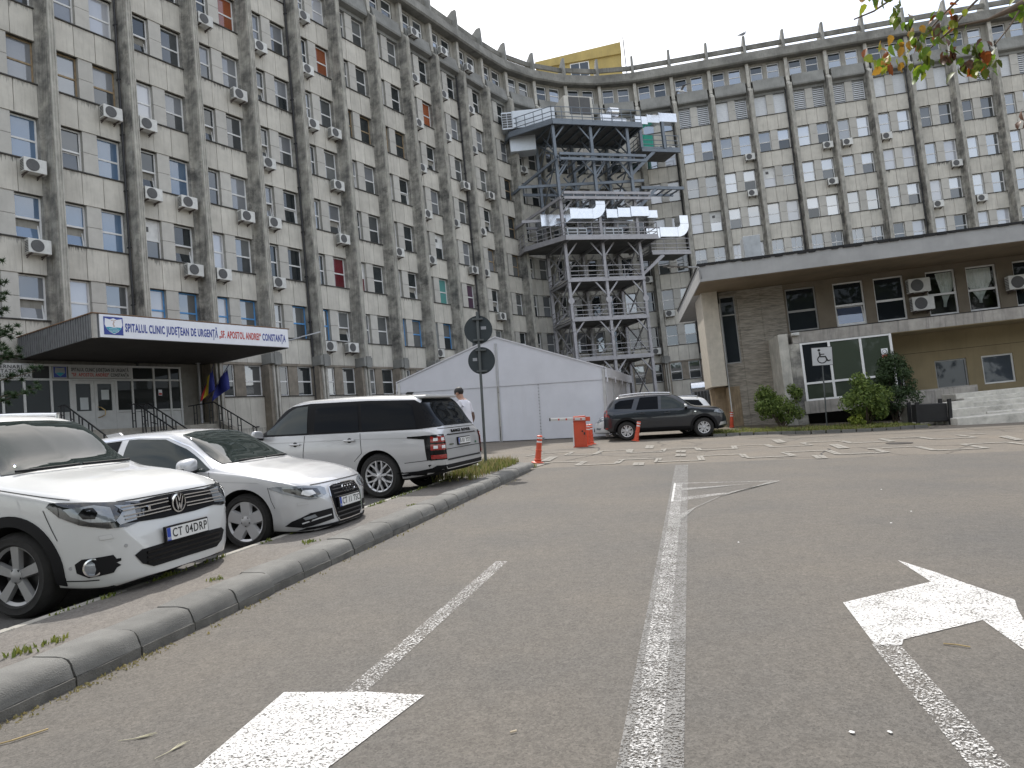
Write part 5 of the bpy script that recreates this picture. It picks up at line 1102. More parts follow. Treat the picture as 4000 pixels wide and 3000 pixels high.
    def hit(s, a, z, d=(0, 1, 0)):
        d = Vector(d).normalized(); A = Vector((d.y, -d.x, 0)); h_ = s.bvh.ray_cast(A * a + Vector((0, 0, z)) - d * 8, d); return h_[0]
    def wheel(s, x, sy):
        sp = s.sp; rt = sp['tyre']; rr = sp['rim']; tw_ = sp.get('tw', .23); st = sp['spokes']
        o = link('wheel', None, s.o, Matrix.Translation((x, sy * (sp['hw'] - .025), rt)) @ (Matrix.Identity(4) if sy < 0 else Matrix.Rotation(math.pi, 4, 'Z')))
        if 'wm' not in sp:
            mb = MB(); mb.lathe([(rr - .012, .012), (rr + .004, -.004), (rr + .02, .0), (lerp(rr, rt, .55), -.006), (rt - .03, .012), (rt - .006, .035), (rt, .06), (rt, tw_ - .05), (rt - .02, tw_), (rr, tw_), (rr - .012, tw_ - .02)], 56, 'y'); ty = mb.mesh('tyre', [TYR], 40)
            mb = MB(); mb.lathe([(rr - .035, .03), (rr - .012, .012), (rr + .002, .004), (rr + .002, .02)], 56, 'y'); mb.cur = 1; mb.lathe([(rr - .035, .03), (rr - .045, tw_ - .03), (.0, tw_ - .03)], 40, 'y'); mb.cur = 0
            ns_, w0, w1, kind = st
            for i in range(ns_):
                a = 2 * math.pi * (i + .25) / ns_; c, s_ = math.cos(a), math.sin(a)
                def pt(r_, t, y): return (r_ * c - t * s_, y, r_ * s_ + t * c)
                def spoke(r0, r1, t0, t1, wa, wb_, dp=.035, y0=.02, y1=.012):
                    mb.add([pt(r0, t0 - wa, y0), pt(r0, t0 + wa, y0), pt(r1, t1 + wb_, y1), pt(r1, t1 - wb_, y1), pt(r0, t0 - wa * 1.3, y0 + dp), pt(r0, t0 + wa * 1.3, y0 + dp), pt(r1, t1 + wb_ * 1.3, y1 + dp), pt(r1, t1 - wb_ * 1.3, y1 + dp)], [(0, 1, 2, 3), (4, 7, 6, 5), (0, 4, 5, 1), (1, 5, 6, 2), (2, 6, 7, 3), (3, 7, 4, 0)])
                if kind == 'Y': spoke(.05, rr * .52, 0, 0, w0 * .8, w0 * .7); spoke(rr * .48, rr - .012, w0 * .3, w1 * 2.6, w0 * .42, w1 * .62); spoke(rr * .48, rr - .012, -w0 * .3, -w1 * 2.6, w0 * .42, w1 * .62)
                elif kind == 'V': spoke(.05, rr - .012, w0 * .5, w1 * 2.0, w0 * .6, w1 * .55); spoke(.05, rr - .012, -w0 * .5, -w1 * 2.0, w0 * .6, w1 * .55)
                else: spoke(.05, rr - .012, 0, 0, w0, w1)
                ca = a + math.pi / ns_
                mb.cur = 1; mb.tube((.048 * math.cos(ca), .012, .048 * math.sin(ca)), (.048 * math.cos(ca), .022, .048 * math.sin(ca)), .011, n=8); mb.cur = 0
            mb.lathe([(.0, .004), (.03, .006), (.06, .016), (.065, .06)], 20, 'y'); rm = mb.mesh('rim', [sp.get('rimmat', RIMS), WELL], 40)
            mb = MB(); mb.lathe([(.0, .09), (rr * .72, .09), (rr * .72, .115), (0, .115)], 28, 'y'); dk = mb.mesh('brake_disc', [M('disc_steel', (.10, .10, .10), .4, .7)], 40); sp['wm'] = (ty, rm, dk)
        for nm, me in zip(('tyre', 'rim', 'brake_disc'), sp['wm']): link(nm, me, o)
    def arch_trim(s, m, w_=.06, thick=.012):
        for x in (-s.wb, s.wb):
            for sy in (-1, 1):
                mb = MB(); vs = []; n_ = 28
                for i in range(n_ + 1):
                    a = R(lerp(-12, 192, i / n_))
                    for r_ in (s.ra - .012, s.ra + w_):
                        px, pz = x + r_ * math.cos(a), s.sp['tyre'] + .01 + r_ * math.sin(a); h_ = s.bvh.ray_cast(Vector((px, sy * 8, pz)), Vector((0, -sy, 0))); y = abs(h_[0].y) if h_[0] else s.sp['hw'] * .95
                        for e in (-.03, thick): vs.append((px, sy * (y + e), pz))
                mb.add(vs, [f for i in range(n_) for f in ((i * 4 + 1, i * 4 + 3, i * 4 + 7, i * 4 + 5), (i * 4 + 3, i * 4 + 2, i * 4 + 6, i * 4 + 7), (i * 4, i * 4 + 1, i * 4 + 5, i * 4 + 4))]); put('wheel_arch_trim', mb, m, s.o, 50)
    def plate(s, txt, x, z, d=1, tilt=0, y=0):
        """number plate with its lettering; d=1 front, -1 rear"""
        mt = Matrix.Translation((x, y, z)) @ Matrix.Rotation(R(90 if d > 0 else -90), 4, 'Z') @ Matrix.Rotation(R(tilt), 4, 'X')
        mb = MB(); mb.bbox(-.275, .275, -.012, .012, -.07, .07, .008); o = put('number_plate', mb, CBK, s.o, mtx=mt)
        mb = MB(); mb.box(-.258, .258, -.0165, -.012, -.054, .054); mb.cur = 1; mb.box(-.259, -.216, -.0175, -.0166, -.054, .054); put('plate_face', mb, [PLT, PLB], o)
        fit_text('lettering', txt, -.195, .245, .105, BLK, o, -.018, .0, .001, .0006); fit_text('lettering', 'RO', -.254, -.222, .03, PLT, o, -.0185, -.035, .0005, .0003)
        return o
    def rail(s, x0, x1, y, z, m, sag=.03, r_=.02, feet=True):
        for sy in (-1, 1):
            mb = MB(); P = [(lerp(x0, x1, t / 8), sy * y, z + sag * math.sin(math.pi * t / 8)) for t in range(9)]; mb.path(P, r_, 8)
            for q in (P[0], P[4], P[-1]): mb.tube(q, (q[0], q[1] * .99, q[2] - .09), r_ * .9)
            put('roof_rail', mb, m, s.o, 50)
    def mirror(s, x, y, z, m, sc_=1., dark=True, sides=(-1, 1)):
        for sy in sides:
            bm = bmesh.new(); bmesh.ops.create_uvsphere(bm, u_segments=16, v_segments=10, radius=1)
            for v in bm.verts:
                q_ = v.co.copy(); q_ = Vector([math.copysign(abs(c_) ** .6, c_) for c_ in q_]); v.co = Vector((q_.x * .075 * (1 if q_.x > 0 else .3), q_.y * .115, q_.z * .075 + .012 * q_.y)) * sc_
            for f in bm.faces: f.material_index = 1 if f.calc_center_median().z < -.028 * sc_ else 0
            me = bpy.data.meshes.new('mirror'); bm.to_mesh(me); bm.free(); me.materials.append(m); me.materials.append(CBK); me.polygons.foreach_set('use_smooth', [True] * len(me.polygons))
            o = link('mirror', me, s.o, Matrix.Translation((x, sy * y, z))); mb = MB(); mb.tube((0, 0, -.05), (.03, -sy * .16, -.08), .025); put('stalk', mb, CBK, o)
    def handle(s, x, z, m, mirror=True):
        for sy in (-1, 1):
            h_ = s.bvh.ray_cast(Vector((x, sy * 8, z)), Vector((0, -sy, 0)))[0]; mb = MB(); mb.bbox(-.11, .11, -.018, .018, -.018, .018, .012); put('door_handle', mb, m, s.o, 50, Matrix.Translation((x, h_.y + sy * .022, z)))
            mb = MB(); mb.lathe([(0, 0), (.045, 0), (.045, .002), (0, .002)], 16, 'y', (0, 0, 0)); put('handle_recess', mb, CBK, s.o, mtx=Matrix.Translation((x, h_.y + sy * .003, z)))
FWD = (-1, 0, 0); AFT = (1, 0, 0)
def bar3(s, name, pts, m, d, h_=.012, proud=.014, mirror=False):
    """chrome bar along (a, z) points, standing proud of the body"""
    outs = None; d = Vector(d).normalized(); P = []
    for a, z in pts:
        q = s.hit(a, z, d); P.append(q - d * proud)
    for sy in ((1, -1) if mirror else (1,)):
        mb = MB()
        for p, q in zip(P[:-1], P[1:]): mb.bar((p.x, p.y * sy, p.z), (q.x, q.y * sy, q.z), h_, h_)
        outs = put(name, mb, m, s.o)
    return outs
def fr(y0, y1, z0, z1, n=8): return [(lerp(y0, y1, i / n), lerp(z0, z1, i / n)) for i in range(n + 1)]
H_IN = Vector((.9704, -.2416)); DEG_IN = math.degrees(math.atan2(-.2416, .9704))

# ---- white compact SUV, nose to the strip
VW = dict(wb=2.604, hw=.905, tyre=.345, rim=.247, tw=.24, spokes=(5, .030, .040, 'I'), rimmat=RIMG, tumble=.20, gap=.055,
    top=[(-2.25, .55), (-2.22, .95), (-2.12, 1.12), (-1.85, 1.52), (-1.6, 1.62), (-.6, 1.68), (.15, 1.665), (.42, 1.60), (1.02, 1.165), (1.12, 1.13), (1.6, 1.06), (1.86, 1.0), (1.98, .955), (2.055, .90), (2.095, .82), (2.125, .71), (2.16, .60), (2.19, .45), (2.20, .28)],
    belt=[(-2.2, .98), (-1, 1.02), (.9, 1.02), (1.3, .97), (1.75, .88), (2.0, .80), (2.2, .60)], half=[(-2.25, .66), (-2.15, .82), (-1.8, .89), (-1, .905), (1.3, .905), (1.65, .89), (1.88, .845), (2.04, .755), (2.12, .65), (2.17, .52), (2.20, .36)], bot=[(-2.25, .45), (-2, .30), (-1.5, .25), (1.6, .22), (2.0, .20), (2.2, .25)])
WP = car_paint('pearl_white_paint', (.58, .585, .575), 0, .4)
vw = Car('white compact SUV with black grille and chrome bars, nose to the strip', T(-5.08, 6.80, .0, DEG_IN), VW, WP)
DC = (-.78, .62, 0)                                            # cast onto the front right corner
vw.patch('windscreen', [(-.70, 1.13), (-.40, 1.145), (0, 1.15), (.40, 1.145), (.70, 1.13), (.60, 1.56), (.3, 1.585), (0, 1.59), (-.3, 1.585), (-.60, 1.56)], CGT, FWD, .009)
vw.patch('side_window', [(-1.75, 1.1), (.62, 1.06), (.42, 1.3), (.12, 1.53), (-.5, 1.57), (-1.4, 1.55)], CGL, mirror=True); vw.patch('rear_window', [(-.6, 1.15), (.6, 1.15), (.52, 1.5), (-.52, 1.5)], CGL, AFT)
g_ = vw.patch('grille', [(-.60, .70), (-.2, .68), (.2, .68), (.60, .70), (.64, .80), (.60, .845), (.2, .865), (-.2, .865), (-.60, .845), (-.64, .80)], GRB, FWD, .006)
for z in (.735, .762, .805, .832):
    for sy in (-1, 1): bar3(vw, 'grille_bar', [(sy * (.60 - abs(y_)), z + .012 * abs(y_)) for y_ in (0, .1, .2, .3, .4, .50)], CHR, FWD, .009, .016)
def badge_vw(c, par, r_):
    mb = MB(); mb.lathe([(r_, 0), (r_, .012), (r_ * .86, .014), (r_ * .86, 0)], 32, 'x'); th_ = r_ * .13
    for pts in ([(-.52, .62), (-.20, -.72), (0, -.02), (.20, -.72), (.52, .62)], [(-.24, .84), (0, .14), (.24, .84)]):
        for p, q in zip(pts[:-1], pts[1:]): mb.bar((.01, p[0] * r_, p[1] * r_), (.01, q[0] * r_, q[1] * r_), th_, .012, up=(1, 0, 0))
    return put('badge', mb, CHR, par, 40, Matrix.Translation(c))
hc = vw.hit(0, .785, FWD); mb = MB(); mb.lathe([(.0, 0), (.088, 0), (.088, .012), (0, .012)], 28, 'x'); bk_ = put('badge_plate', mb, CGB, vw.o, 40, Matrix.Translation(hc + Vector((.008, 0, 0)))); badge_vw((.013, 0, 0), bk_, .085)
q = vw.hit(-.34, .785, FWD); text('r_badge', 'R', .05, CHR, vw.o, Matrix.Translation(q + Vector((.02, 0, 0))) @ Matrix.Rotation(R(90), 4, 'Z') @ UP, depth=.004, bold=.003)
# lamps wrap the corner: cast diagonally (a = distance along the diagonal)
for nm, poly, m, of in (('headlight', [(.42, .70), (.66, .665), (.98, .70), (1.16, .80), (1.24, .90), (1.18, .925), (.85, .90), (.55, .865), (.40, .84)], LDK, .008),):
    pass
def corner(name, poly, m, off=.006):
    """patch on both front corners, polygon given in side-on distance along the diagonal for the right corner"""
    return vw.patch(name, [(1.0 - (a - .72) * .756, z) for a, z in poly], m, DC, off, mirror=True, step=.03)
vhl = corner('headlight', [(.725, .70), (.90, .675), (1.10, .685), (1.33, .73), (1.50, .80), (1.60, .885), (1.57, .915), (1.30, .90), (1.0, .875), (.76, .855), (.70, .80)], LDK, .006)
corner('headlight_reflector', [(1.02, .73), (1.24, .745), (1.40, .80), (1.46, .86), (1.2, .87), (1.06, .84)], LENS, .010); corner('daytime_lamp', [(.80, .715), (.98, .70), (1.02, .735), (.94, .80), (1.02, .85), (.82, .835)], LENS, .010); corner('projector', [(1.20, .77), (1.30, .775), (1.335, .815), (1.30, .85), (1.21, .85), (1.175, .81)], CGB, .014)
vw.patch('lower_intake', [(-.40, .315), (.40, .315), (.50, .36), (.56, .44), (.50, .475), (0, .485), (-.50, .475), (-.56, .44), (-.50, .36)], CBK, FWD, .006)
for z in (.36, .40, .44): bar3(vw, 'intake_slat', fr(-.46, .46, z, z), CGB, FWD, .018, .008)
corner('fog_recess', [(.98 + (a - .80) * .72, z) for a, z in [(.90, .335), (1.20, .315), (1.34, .36), (1.36, .43), (1.28, .465), (.90, .475), (.86, .44), (.80, .44), (.80, .42), (.86, .41), (.80, .385), (.86, .37)]], CBK, .006)
for sy in (-1, 1):
    hh = vw.hit(1.0 - (1.235 - .72) * .756, .395, DC); dv = Vector((DC[0], DC[1] * (1 if sy < 0 else -1), 0)).normalized(); c = Vector((hh.x, hh.y * (1 if sy < 0 else -1), hh.z)); mb = MB()
    mb.lathe([(.072, -.02), (.072, .016), (.060, .018), (.060, .0)], 24, 'z'); mb.cur = 1; mb.lathe([(.060, .004), (.03, .012), (0, .013)], 24, 'z'); put('fog_lamp', mb, [CHR, LENS], vw.o, 40, Matrix.Translation(c) @ (-dv).to_track_quat('Z', 'Y').to_matrix().to_4x4())
corner('washer_cover', [(1.04, .60), (1.17, .597), (1.18, .635), (1.06, .64)], M('panel_line', (.45, .45, .45), .5, var=0), .003); corner('washer_panel', [(1.045, .604), (1.165, .601), (1.174, .631), (1.064, .636)], WP, .005)
vw.plate('CT 04DRP', vw.hit(0, .545, FWD).x + .03, .545, 1, -4)
vw.arch_trim(CBK, .07); vw.rail(-1.5, .15, .66, 1.655, CHR, .03, .022)
vw.line('bonnet_gap', fr(-.6, .6, .874, .874), .010, SEAM, FWD, .005)
vw.line('bonnet_crease', [(1.05, 1.045), (1.4, .99), (1.8, .925)], .006, SEAM, (0, 1, 0), mirror=True); vw.line('bumper_seam', [(1.62, .86), (1.70, .70), (1.74, .62)], .007, SEAM, (0, 1, 0), mirror=True); vw.line('bumper_lip', [(1.75, .30), (2.0, .29)], .01, SEAM, mirror=True)
for sy in (-1, 1):
    mb = MB(); P = [vw.hit(sy * y_, 1.135 + .01 * (1 - abs(y_)), FWD) + Vector((.03, 0, .02)) for y_ in (.02, .2, .4, .62)]; mb.path(P, .012, 6); put('wiper', mb, CBK, vw.o)
for a, z in ((.93, .53), (1.42, .40)):
    h_ = vw.hit(1.0 - (a - .72) * .756, z, DC); mb = MB(); mb.lathe([(0, 0), (.014, 0), (.014, .006), (0, .006)], 12, 'z'); put('parking_sensor', mb, M('sensor_grey', (.35, .35, .35), .5, var=0), vw.o, mtx=Matrix.Translation(h_) @ (-Vector(DC)).to_track_quat('Z', 'Y').to_matrix().to_4x4())

# ---- silver three-door hatchback
A3 = dict(wb=2.60, hw=.888, tyre=.318, rim=.24, tw=.22, spokes=(5, .05, .062, 'I'), tumble=.24, gap=.045,
    top=[(-2.07, .5), (-2.05, .85), (-1.95, 1.0), (-1.75, 1.14), (-1.35, 1.31), (-.7, 1.405), (-.1, 1.42), (.2, 1.39), (1.02, .985), (1.12, .955), (1.55, .885), (1.85, .80), (2.03, .70), (2.12, .57), (2.16, .42), (2.17, .30)],
    belt=[(-2.0, .86), (-1.0, .92), (.8, .875), (1.2, .84), (1.6, .77), (1.9, .69), (2.17, .45)], half=[(-2.07, .62), (-1.95, .78), (-1.6, .86), (-1, .888), (1.3, .888), (1.65, .872), (1.88, .81), (2.02, .70), (2.10, .56), (2.17, .34)], bot=[(-2.07, .4), (-1.8, .25), (-1.4, .2), (1.6, .17), (2.0, .15), (2.17, .18)])
SP_ = car_paint('silver_paint', (.54, .545, .555), .22, .34)
au = Car('silver three-door hatchback with large framed grille and number CT 11 TSC', T(-4.21, 9.30, 0, DEG_IN), A3, SP_)
au.patch('windscreen', [(-.70, .98), (0, 1.0), (.70, .98), (.55, 1.345), (.28, 1.375), (0, 1.38), (-.28, 1.375), (-.55, 1.345)], CGT, FWD, .009)
au.patch('side_window', [(-.42, .955), (.80, .905), (.86, .93), (.42, 1.18), (.10, 1.305), (-.30, 1.325), (-.44, 1.32)], CGT, mirror=True, off=.005); au.patch('rear_side_window', [(-.52, .96), (-.54, 1.315), (-.9, 1.29), (-1.22, 1.19), (-1.28, 1.13), (-1.1, .98)], CGL, mirror=True, off=.005)
au.line('window_trim', [(-1.3, 1.15), (-1.2, 1.215), (-.9, 1.31), (-.3, 1.35), (.12, 1.33), (.45, 1.205), (.9, .935)], .014, CHR, mirror=True, off=.004)
au.patch('rear_window', [(-.5, 1.05), (.5, 1.05), (.42, 1.26), (-.42, 1.26)], CGL, AFT)
au.line('door_seam', [(-.46, .93), (-.48, .5), (-.40, .3)], .008, SEAM, mirror=True); au.line('door_seam', [(.86, .90), (.90, .62), (.84, .34)], .008, SEAM, mirror=True); au.line('shoulder_crease', [(-1.6, .80), (0, .80), (1.0, .785), (1.5, .755)], .006, M('crease_shadow', (.40, .41, .42), .5, .4, var=0), mirror=True)
au.patch('grille', [(-.26, .22), (.26, .22), (.33, .30), (.375, .52), (.33, .635), (.2, .65), (-.2, .65), (-.33, .635), (-.375, .52), (-.33, .30)], GRB, FWD, .006)
bar3(au, 'grille_surround', [(-.26, .22), (0, .215), (.26, .22), (.33, .30), (.375, .52), (.33, .635), (.2, .65), (0, .652), (-.2, .65), (-.33, .635), (-.375, .52), (-.33, .30), (-.26, .22)], CHR, FWD, .010, .010)
for z in (.27, .32, .37, .50, .545, .59, .625): w_ = .33 if z < .6 else .29; bar3(au, 'grille_bar', fr(-w_ + .03, w_ - .03, z, z), M('grille_grey', (.10, .10, .11), .3, .6, var=0), FWD, .012, .014)
h_ = au.hit(0, .585, FWD)
for i in range(4):
    mb = MB(); mb.lathe([(.052, 0), (.052, .012), (.040, .012), (.040, 0)], 26, 'x'); put('badge_ring', mb, CHR, au.o, 40, Matrix.Translation((h_.x + .062, (i - 1.5) * .070, .590)) @ Matrix.Rotation(R(-18), 4, 'Y'))
au.plate('CT 11 TSC', au.hit(0, .435, FWD).x + .025, .435, 1, -6)
DA = (-.80, .60, 0)
def ac(name, poly, m, off=.006): return au.patch(name, [(.92 - (a - .86), z) for a, z in poly], m, DA, off, mirror=True, step=.03)
ac('headlight', [(.86, .56), (1.02, .525), (1.12, .53), (1.22, .56), (1.40, .63), (1.50, .69), (1.46, .705), (1.15, .69), (.92, .655), (.86, .63)], LENS); ac('headlight_inner', [(.95, .57), (1.07, .55), (1.2, .58), (1.36, .645), (1.38, .675), (1.15, .665), (.98, .64)], LDK, .010); ac('headlight_projector', [(1.02, .585), (1.12, .57), (1.20, .60), (1.18, .64), (1.06, .63)], LWH, .013)
ac('side_intake', [(.78, .26), (1.18, .215), (1.36, .25), (1.30, .30), (1.10, .375), (.80, .39)], CBK); ac('fog_lamp', [(1.02, .32), (1.16, .30), (1.19, .33), (1.05, .355)], LENS, .012); bar3(au, 'intake_fin', [(.96, .315), (.78, .30), (.58, .265)], SP_, DA, .014, .012, True)
au.patch('splitter', [(-.75, .185), (.75, .185), (.70, .215), (-.70, .215)], CBK, FWD, .01); au.line('bonnet_gap', fr(-.6, .6, .685, .685), .009, SEAM, FWD, .005); au.line('bumper_seam', [(1.62, .70), (1.66, .55), (1.70, .46)], .006, SEAM, mirror=True)
ac('washer_cover', [(1.12, .475), (1.24, .47), (1.25, .505), (1.13, .51)], MATS['panel_line'], .003); ac('washer_panel', [(1.125, .479), (1.235, .474), (1.244, .501), (1.134, .506)], SP_, .005)
for sy in (-1, 1):
    mb = MB(); P = [au.hit(sy * y_, .99, FWD) + Vector((.03, 0, .015)) for y_ in (.02, .25, .5)]; mb.path(P, .011, 6); put('wiper', mb, CBK, au.o)
au.mirror(.64, .99, .98, SP_, 1.25, sides=(-1,)); mb = MB(); mb.prism([(-1.1, -.02, 1.36), (-1.1, .02, 1.36), (-1.32, .012, 1.335), (-1.32, -.012, 1.335)], (-.07, 0, .06)); put('roof_antenna', mb, SP_, au.o)
au.line('sill_trim', [(-.9, .25), (.9, .23)], .06, CBK, mirror=True)

# ---- silver large SUV, tail to the strip
RR = dict(wb=2.922, hw=.985, tyre=.39, rim=.285, tw=.28, spokes=(7, .026, .026, 'Y'), tumble=.20, gap=.055,
    top=[(-2.69, .50), (-2.675, .9), (-2.62, 1.12), (-2.50, 1.30), (-2.25, 1.66), (-2.12, 1.755), (-1.9, 1.785), (-.6, 1.83), (.1, 1.82), (.42, 1.76), (1.05, 1.27), (1.18, 1.225), (1.9, 1.14), (2.15, 1.05), (2.26, .85), (2.31, .5)],
    belt=[(-2.69, 1.0), (-2.3, 1.13), (0, 1.15), (1.1, 1.12), (1.8, 1.02), (2.2, .9), (2.31, .6)], half=[(-2.69, .78), (-2.62, .90), (-2.4, .955), (-1.5, .985), (1.3, .985), (1.8, .96), (2.1, .86), (2.25, .66), (2.31, .45)], bot=[(-2.69, .46), (-2.4, .36), (-1.8, .29), (1.6, .27), (2.0, .29), (2.31, .36)])
RP = car_paint('warm_silver_paint', (.50, .50, .505), .28, .34)
rr = Car('large silver SUV with dark rear windows and number B 01 YSY, tail to the strip', T(-3.46, 13.68, 0, DEG_IN + 180 - 5.5), RR, RP)
rr.patch('pillar_band', [(-2.56, 1.19), (-2.2, 1.165), (1.12, 1.165), (1.02, 1.25), (.55, 1.62), (.40, 1.69), (0, 1.725), (-1.2, 1.71), (-2.12, 1.67), (-2.24, 1.60)], GRB, mirror=True, off=.009, step=.035)
for nm, poly in (('front_side_window', [(-.02, 1.19), (.86, 1.19), (.88, 1.25), (.42, 1.60), (.28, 1.665), (.03, 1.68)]), ('middle_side_window', [(-.17, 1.185), (-.15, 1.68), (-1.02, 1.67), (-1.1, 1.185)]), ('rear_side_window', [(-1.16, 1.185), (-1.08, 1.665), (-2.0, 1.625), (-2.10, 1.57), (-2.22, 1.19)])):
    rr.patch(nm, poly, CGT if 'front' in nm else CGL, mirror=True, off=.014)
rr.patch('windscreen', [(-.8, 1.27), (.8, 1.27), (.62, 1.70), (-.62, 1.70)], CGT, FWD)
rr.patch('rear_window', [(-.86, 1.20), (.86, 1.20), (.74, 1.60), (.62, 1.68), (-.62, 1.68), (-.74, 1.60)], CGL, AFT, .009)
mb = MB(); mb.bbox(-2.30, -1.95, -.66, .66, 1.70, 1.752, .02); put('roof_spoiler', mb, RP, rr.o)
for pts in ([(.02, 1.15), (.06, .7), (.02, .36)], [(-1.13, 1.15), (-1.16, .8), (-1.0, .66)], [(1.1, 1.12), (1.12, .6), (1.08, .4)]): rr.line('door_seam', pts, .011, SEAM, mirror=True)
for y_ in (.92, .965, 1.01): rr.line('side_gill', [(y_ + .01, .98), (y_, .62)], .012, SEAM, mirror=True)
rr.line('side_crease', [(-2.4, 1.02), (-1, 1.045), (1.2, 1.04), (2.0, .98)], .010, M('rover_crease', (.36, .36, .36), .4, .5, var=0), mirror=True); rr.line('sill_trim', [(-.95, .42), (1.0, .42)], .012, SEAM, mirror=True); rr.patch('sill_cladding', [(-1.0, .28), (1.0, .28), (1.0, .36), (-1.0, .36)], CBK, mirror=True, off=.006)
rr.handle(.22, 1.0, RP); rr.handle(-.92, 1.03, RP); rr.mirror(.92, 1.10, 1.20, RP, 1.15)
DR = (.80, .60, 0)
def rc(name, poly, m, off=.006): return rr.patch(name, poly, m, DR, off, mirror=True, step=.05)
# tail lamps wrap from the side to the back
rr.patch('tail_lamp_lead', [(-2.05, 1.02), (-2.42, .985), (-2.42, 1.055), (-2.05, 1.045)], CGB, mirror=True, off=.007)
rr.patch('tail_lamp', [(-.92, .63), (-.745, .63), (-.745, 1.06), (-.93, 1.06)], CGB, AFT, .007, mirror=True); rr.patch('tail_lamp', [(-2.40, .63), (-2.64, .63), (-2.64, 1.055), (-2.36, 1.055)], CGB, mirror=True, off=.007)
for z0, z1, m in ((.93, 1.03, LRED), (.80, .90, LRED), (.65, .72, LRED)):
    rr.patch('tail_lamp_segment', [(-.90, z0), (-.765, z0), (-.765, z1), (-.90, z1)], m, AFT, .012, mirror=True); rr.patch('tail_lamp_segment', [(-2.48, z0), (-2.62, z0), (-2.62, z1), (-2.48, z1)], m, mirror=True, off=.012)
for z0, z1 in ((.955, 1.005), (.825, .875)): rr.patch('tail_lamp_core', [(-2.53, z0), (-2.60, z0), (-2.60, z1), (-2.53, z1)], LWH, mirror=True, off=.017); rr.patch('tail_lamp_core', [(-.87, z0), (-.79, z0), (-.79, z1), (-.87, z1)], LWH, AFT, .017, mirror=True)
rr.line('tailgate_seam', fr(-.80, .80, 1.155, 1.155), .012, SEAM, AFT); rr.line('tailgate_seam', fr(-.74, .74, .80, .80), .012, SEAM, AFT); rr.line('tailgate_seam', fr(-.72, .72, .62, .62), .03, SEAM, AFT); rr.line('tailgate_chrome', fr(-.62, .62, 1.04, 1.04), .02, CHR, AFT, .006)
rr.patch('rear_bumper_trim', [(-.95, .42), (.95, .42), (.9, .54), (-.9, .54)], CBK, AFT, .008); rr.patch('rear_side_trim', [(-1.9, .28), (-2.66, .40), (-2.66, .52), (-1.9, .40)], CBK, mirror=True, off=.006)
rr.line('bumper_seam', [(-1.98, .60), (-2.5, .64)], .01, SEAM, mirror=True)
q = rr.hit(.0, 1.095, AFT); fit_text('lettering', 'RANGE ROVER', -.42, .42, .075, CGB, link('lettering_holder', None, rr.o, Matrix.Translation((q.x - .006, 0, 1.097)) @ Matrix.Rotation(R(-90), 4, 'Z') @ Matrix.Rotation(R(-14), 4, 'X')), 0, 0, .001, .004)
rr.plate('B 01 YSY', rr.hit(0, .91, AFT).x - .016, .91, -1, -4); mb = MB(); mb.prism([(-1.55, -.025, 1.78), (-1.55, .025, 1.78), (-1.68, .015, 1.775), (-1.68, -.015, 1.775)], (-.05, 0, .065)); put('roof_antenna', mb, CGB, rr.o)
rr.patch('rear_badge', [(.52, .83), (.60, .83), (.60, .865), (.52, .865)], M('badge_green', (.02, .12, .06), .4, var=0), AFT, .006); rr.patch('side_badge', [(-.60, .86), (-.42, .86), (-.42, .885), (-.60, .885)], CHR, AFT, .006)
# cabin seen through the front glass: steering wheel
mb = MB()
for i in range(20): a, b_ = 2 * math.pi * i / 20, 2 * math.pi * (i + 1) / 20; mb.tube((.62 + .06 * math.cos(a), .93, 1.26 + .17 * math.sin(a)), (.62 + .06 * math.cos(b_), .93, 1.26 + .17 * math.sin(b_)), .012)

# ---- dark blue-grey SUV across the yard
DU = dict(wb=2.674, hw=.90, tyre=.343, rim=.222, tw=.22, spokes=(6, .036, .036, 'V'), tumble=.20, gap=.06,
    top=[(-2.16, .55), (-2.145, 1.0), (-2.07, 1.14), (-1.80, 1.47), (-1.6, 1.585), (-.6, 1.64), (.1, 1.625), (.42, 1.55), (1.02, 1.16), (1.14, 1.13), (1.75, 1.06), (2.0, .96), (2.12, .78), (2.18, .5)],
    belt=[(-2.16, 1.0), (-1, 1.04), (.9, 1.03), (1.3, .98), (1.8, .90), (2.18, .6)], half=[(-2.16, .70), (-2.08, .82), (-1.75, .885), (-1, .90), (1.2, .90), (1.7, .88), (1.95, .80), (2.1, .62), (2.18, .4)], bot=[(-2.16, .45), (-1.9, .32), (-1.4, .27), (1.6, .26), (2.0, .28), (2.18, .36)])
DP = car_paint('slate_paint', (.018, .022, .030), .4, .3)
du = Car('dark slate SUV with silver roof rails parked beside the tent', T(5.47, 25.92, 0, -9.7), DU, DP)
for nm, poly in (('front_side_window', [(-.10, 1.07), (.80, 1.05), (.78, 1.14), (.35, 1.43), (.05, 1.52), (-.08, 1.525)]), ('middle_side_window', [(-.20, 1.07), (-.19, 1.525), (-.82, 1.51), (-.98, 1.08)]), ('rear_side_window', [(-1.14, 1.13), (-1.02, 1.47), (-1.55, 1.43), (-1.72, 1.32), (-1.74, 1.15)])): du.patch(nm, poly, CGT if 'front' in nm else CGL, mirror=True, off=.005)
du.patch('windscreen', [(-.72, 1.18), (.72, 1.18), (.56, 1.53), (-.56, 1.53)], CGT, FWD); du.patch('rear_window', [(-.6, 1.18), (.6, 1.18), (.5, 1.5), (-.5, 1.5)], CGL, AFT)
for pts in ([(-.15, 1.06), (-.12, .6), (-.16, .38)], [(-1.0, 1.06), (-1.05, .75), (-.9, .62)], [(.98, 1.06), (.95, .6), (.92, .40)]): du.line('door_seam', pts, .012, SEAM, mirror=True)
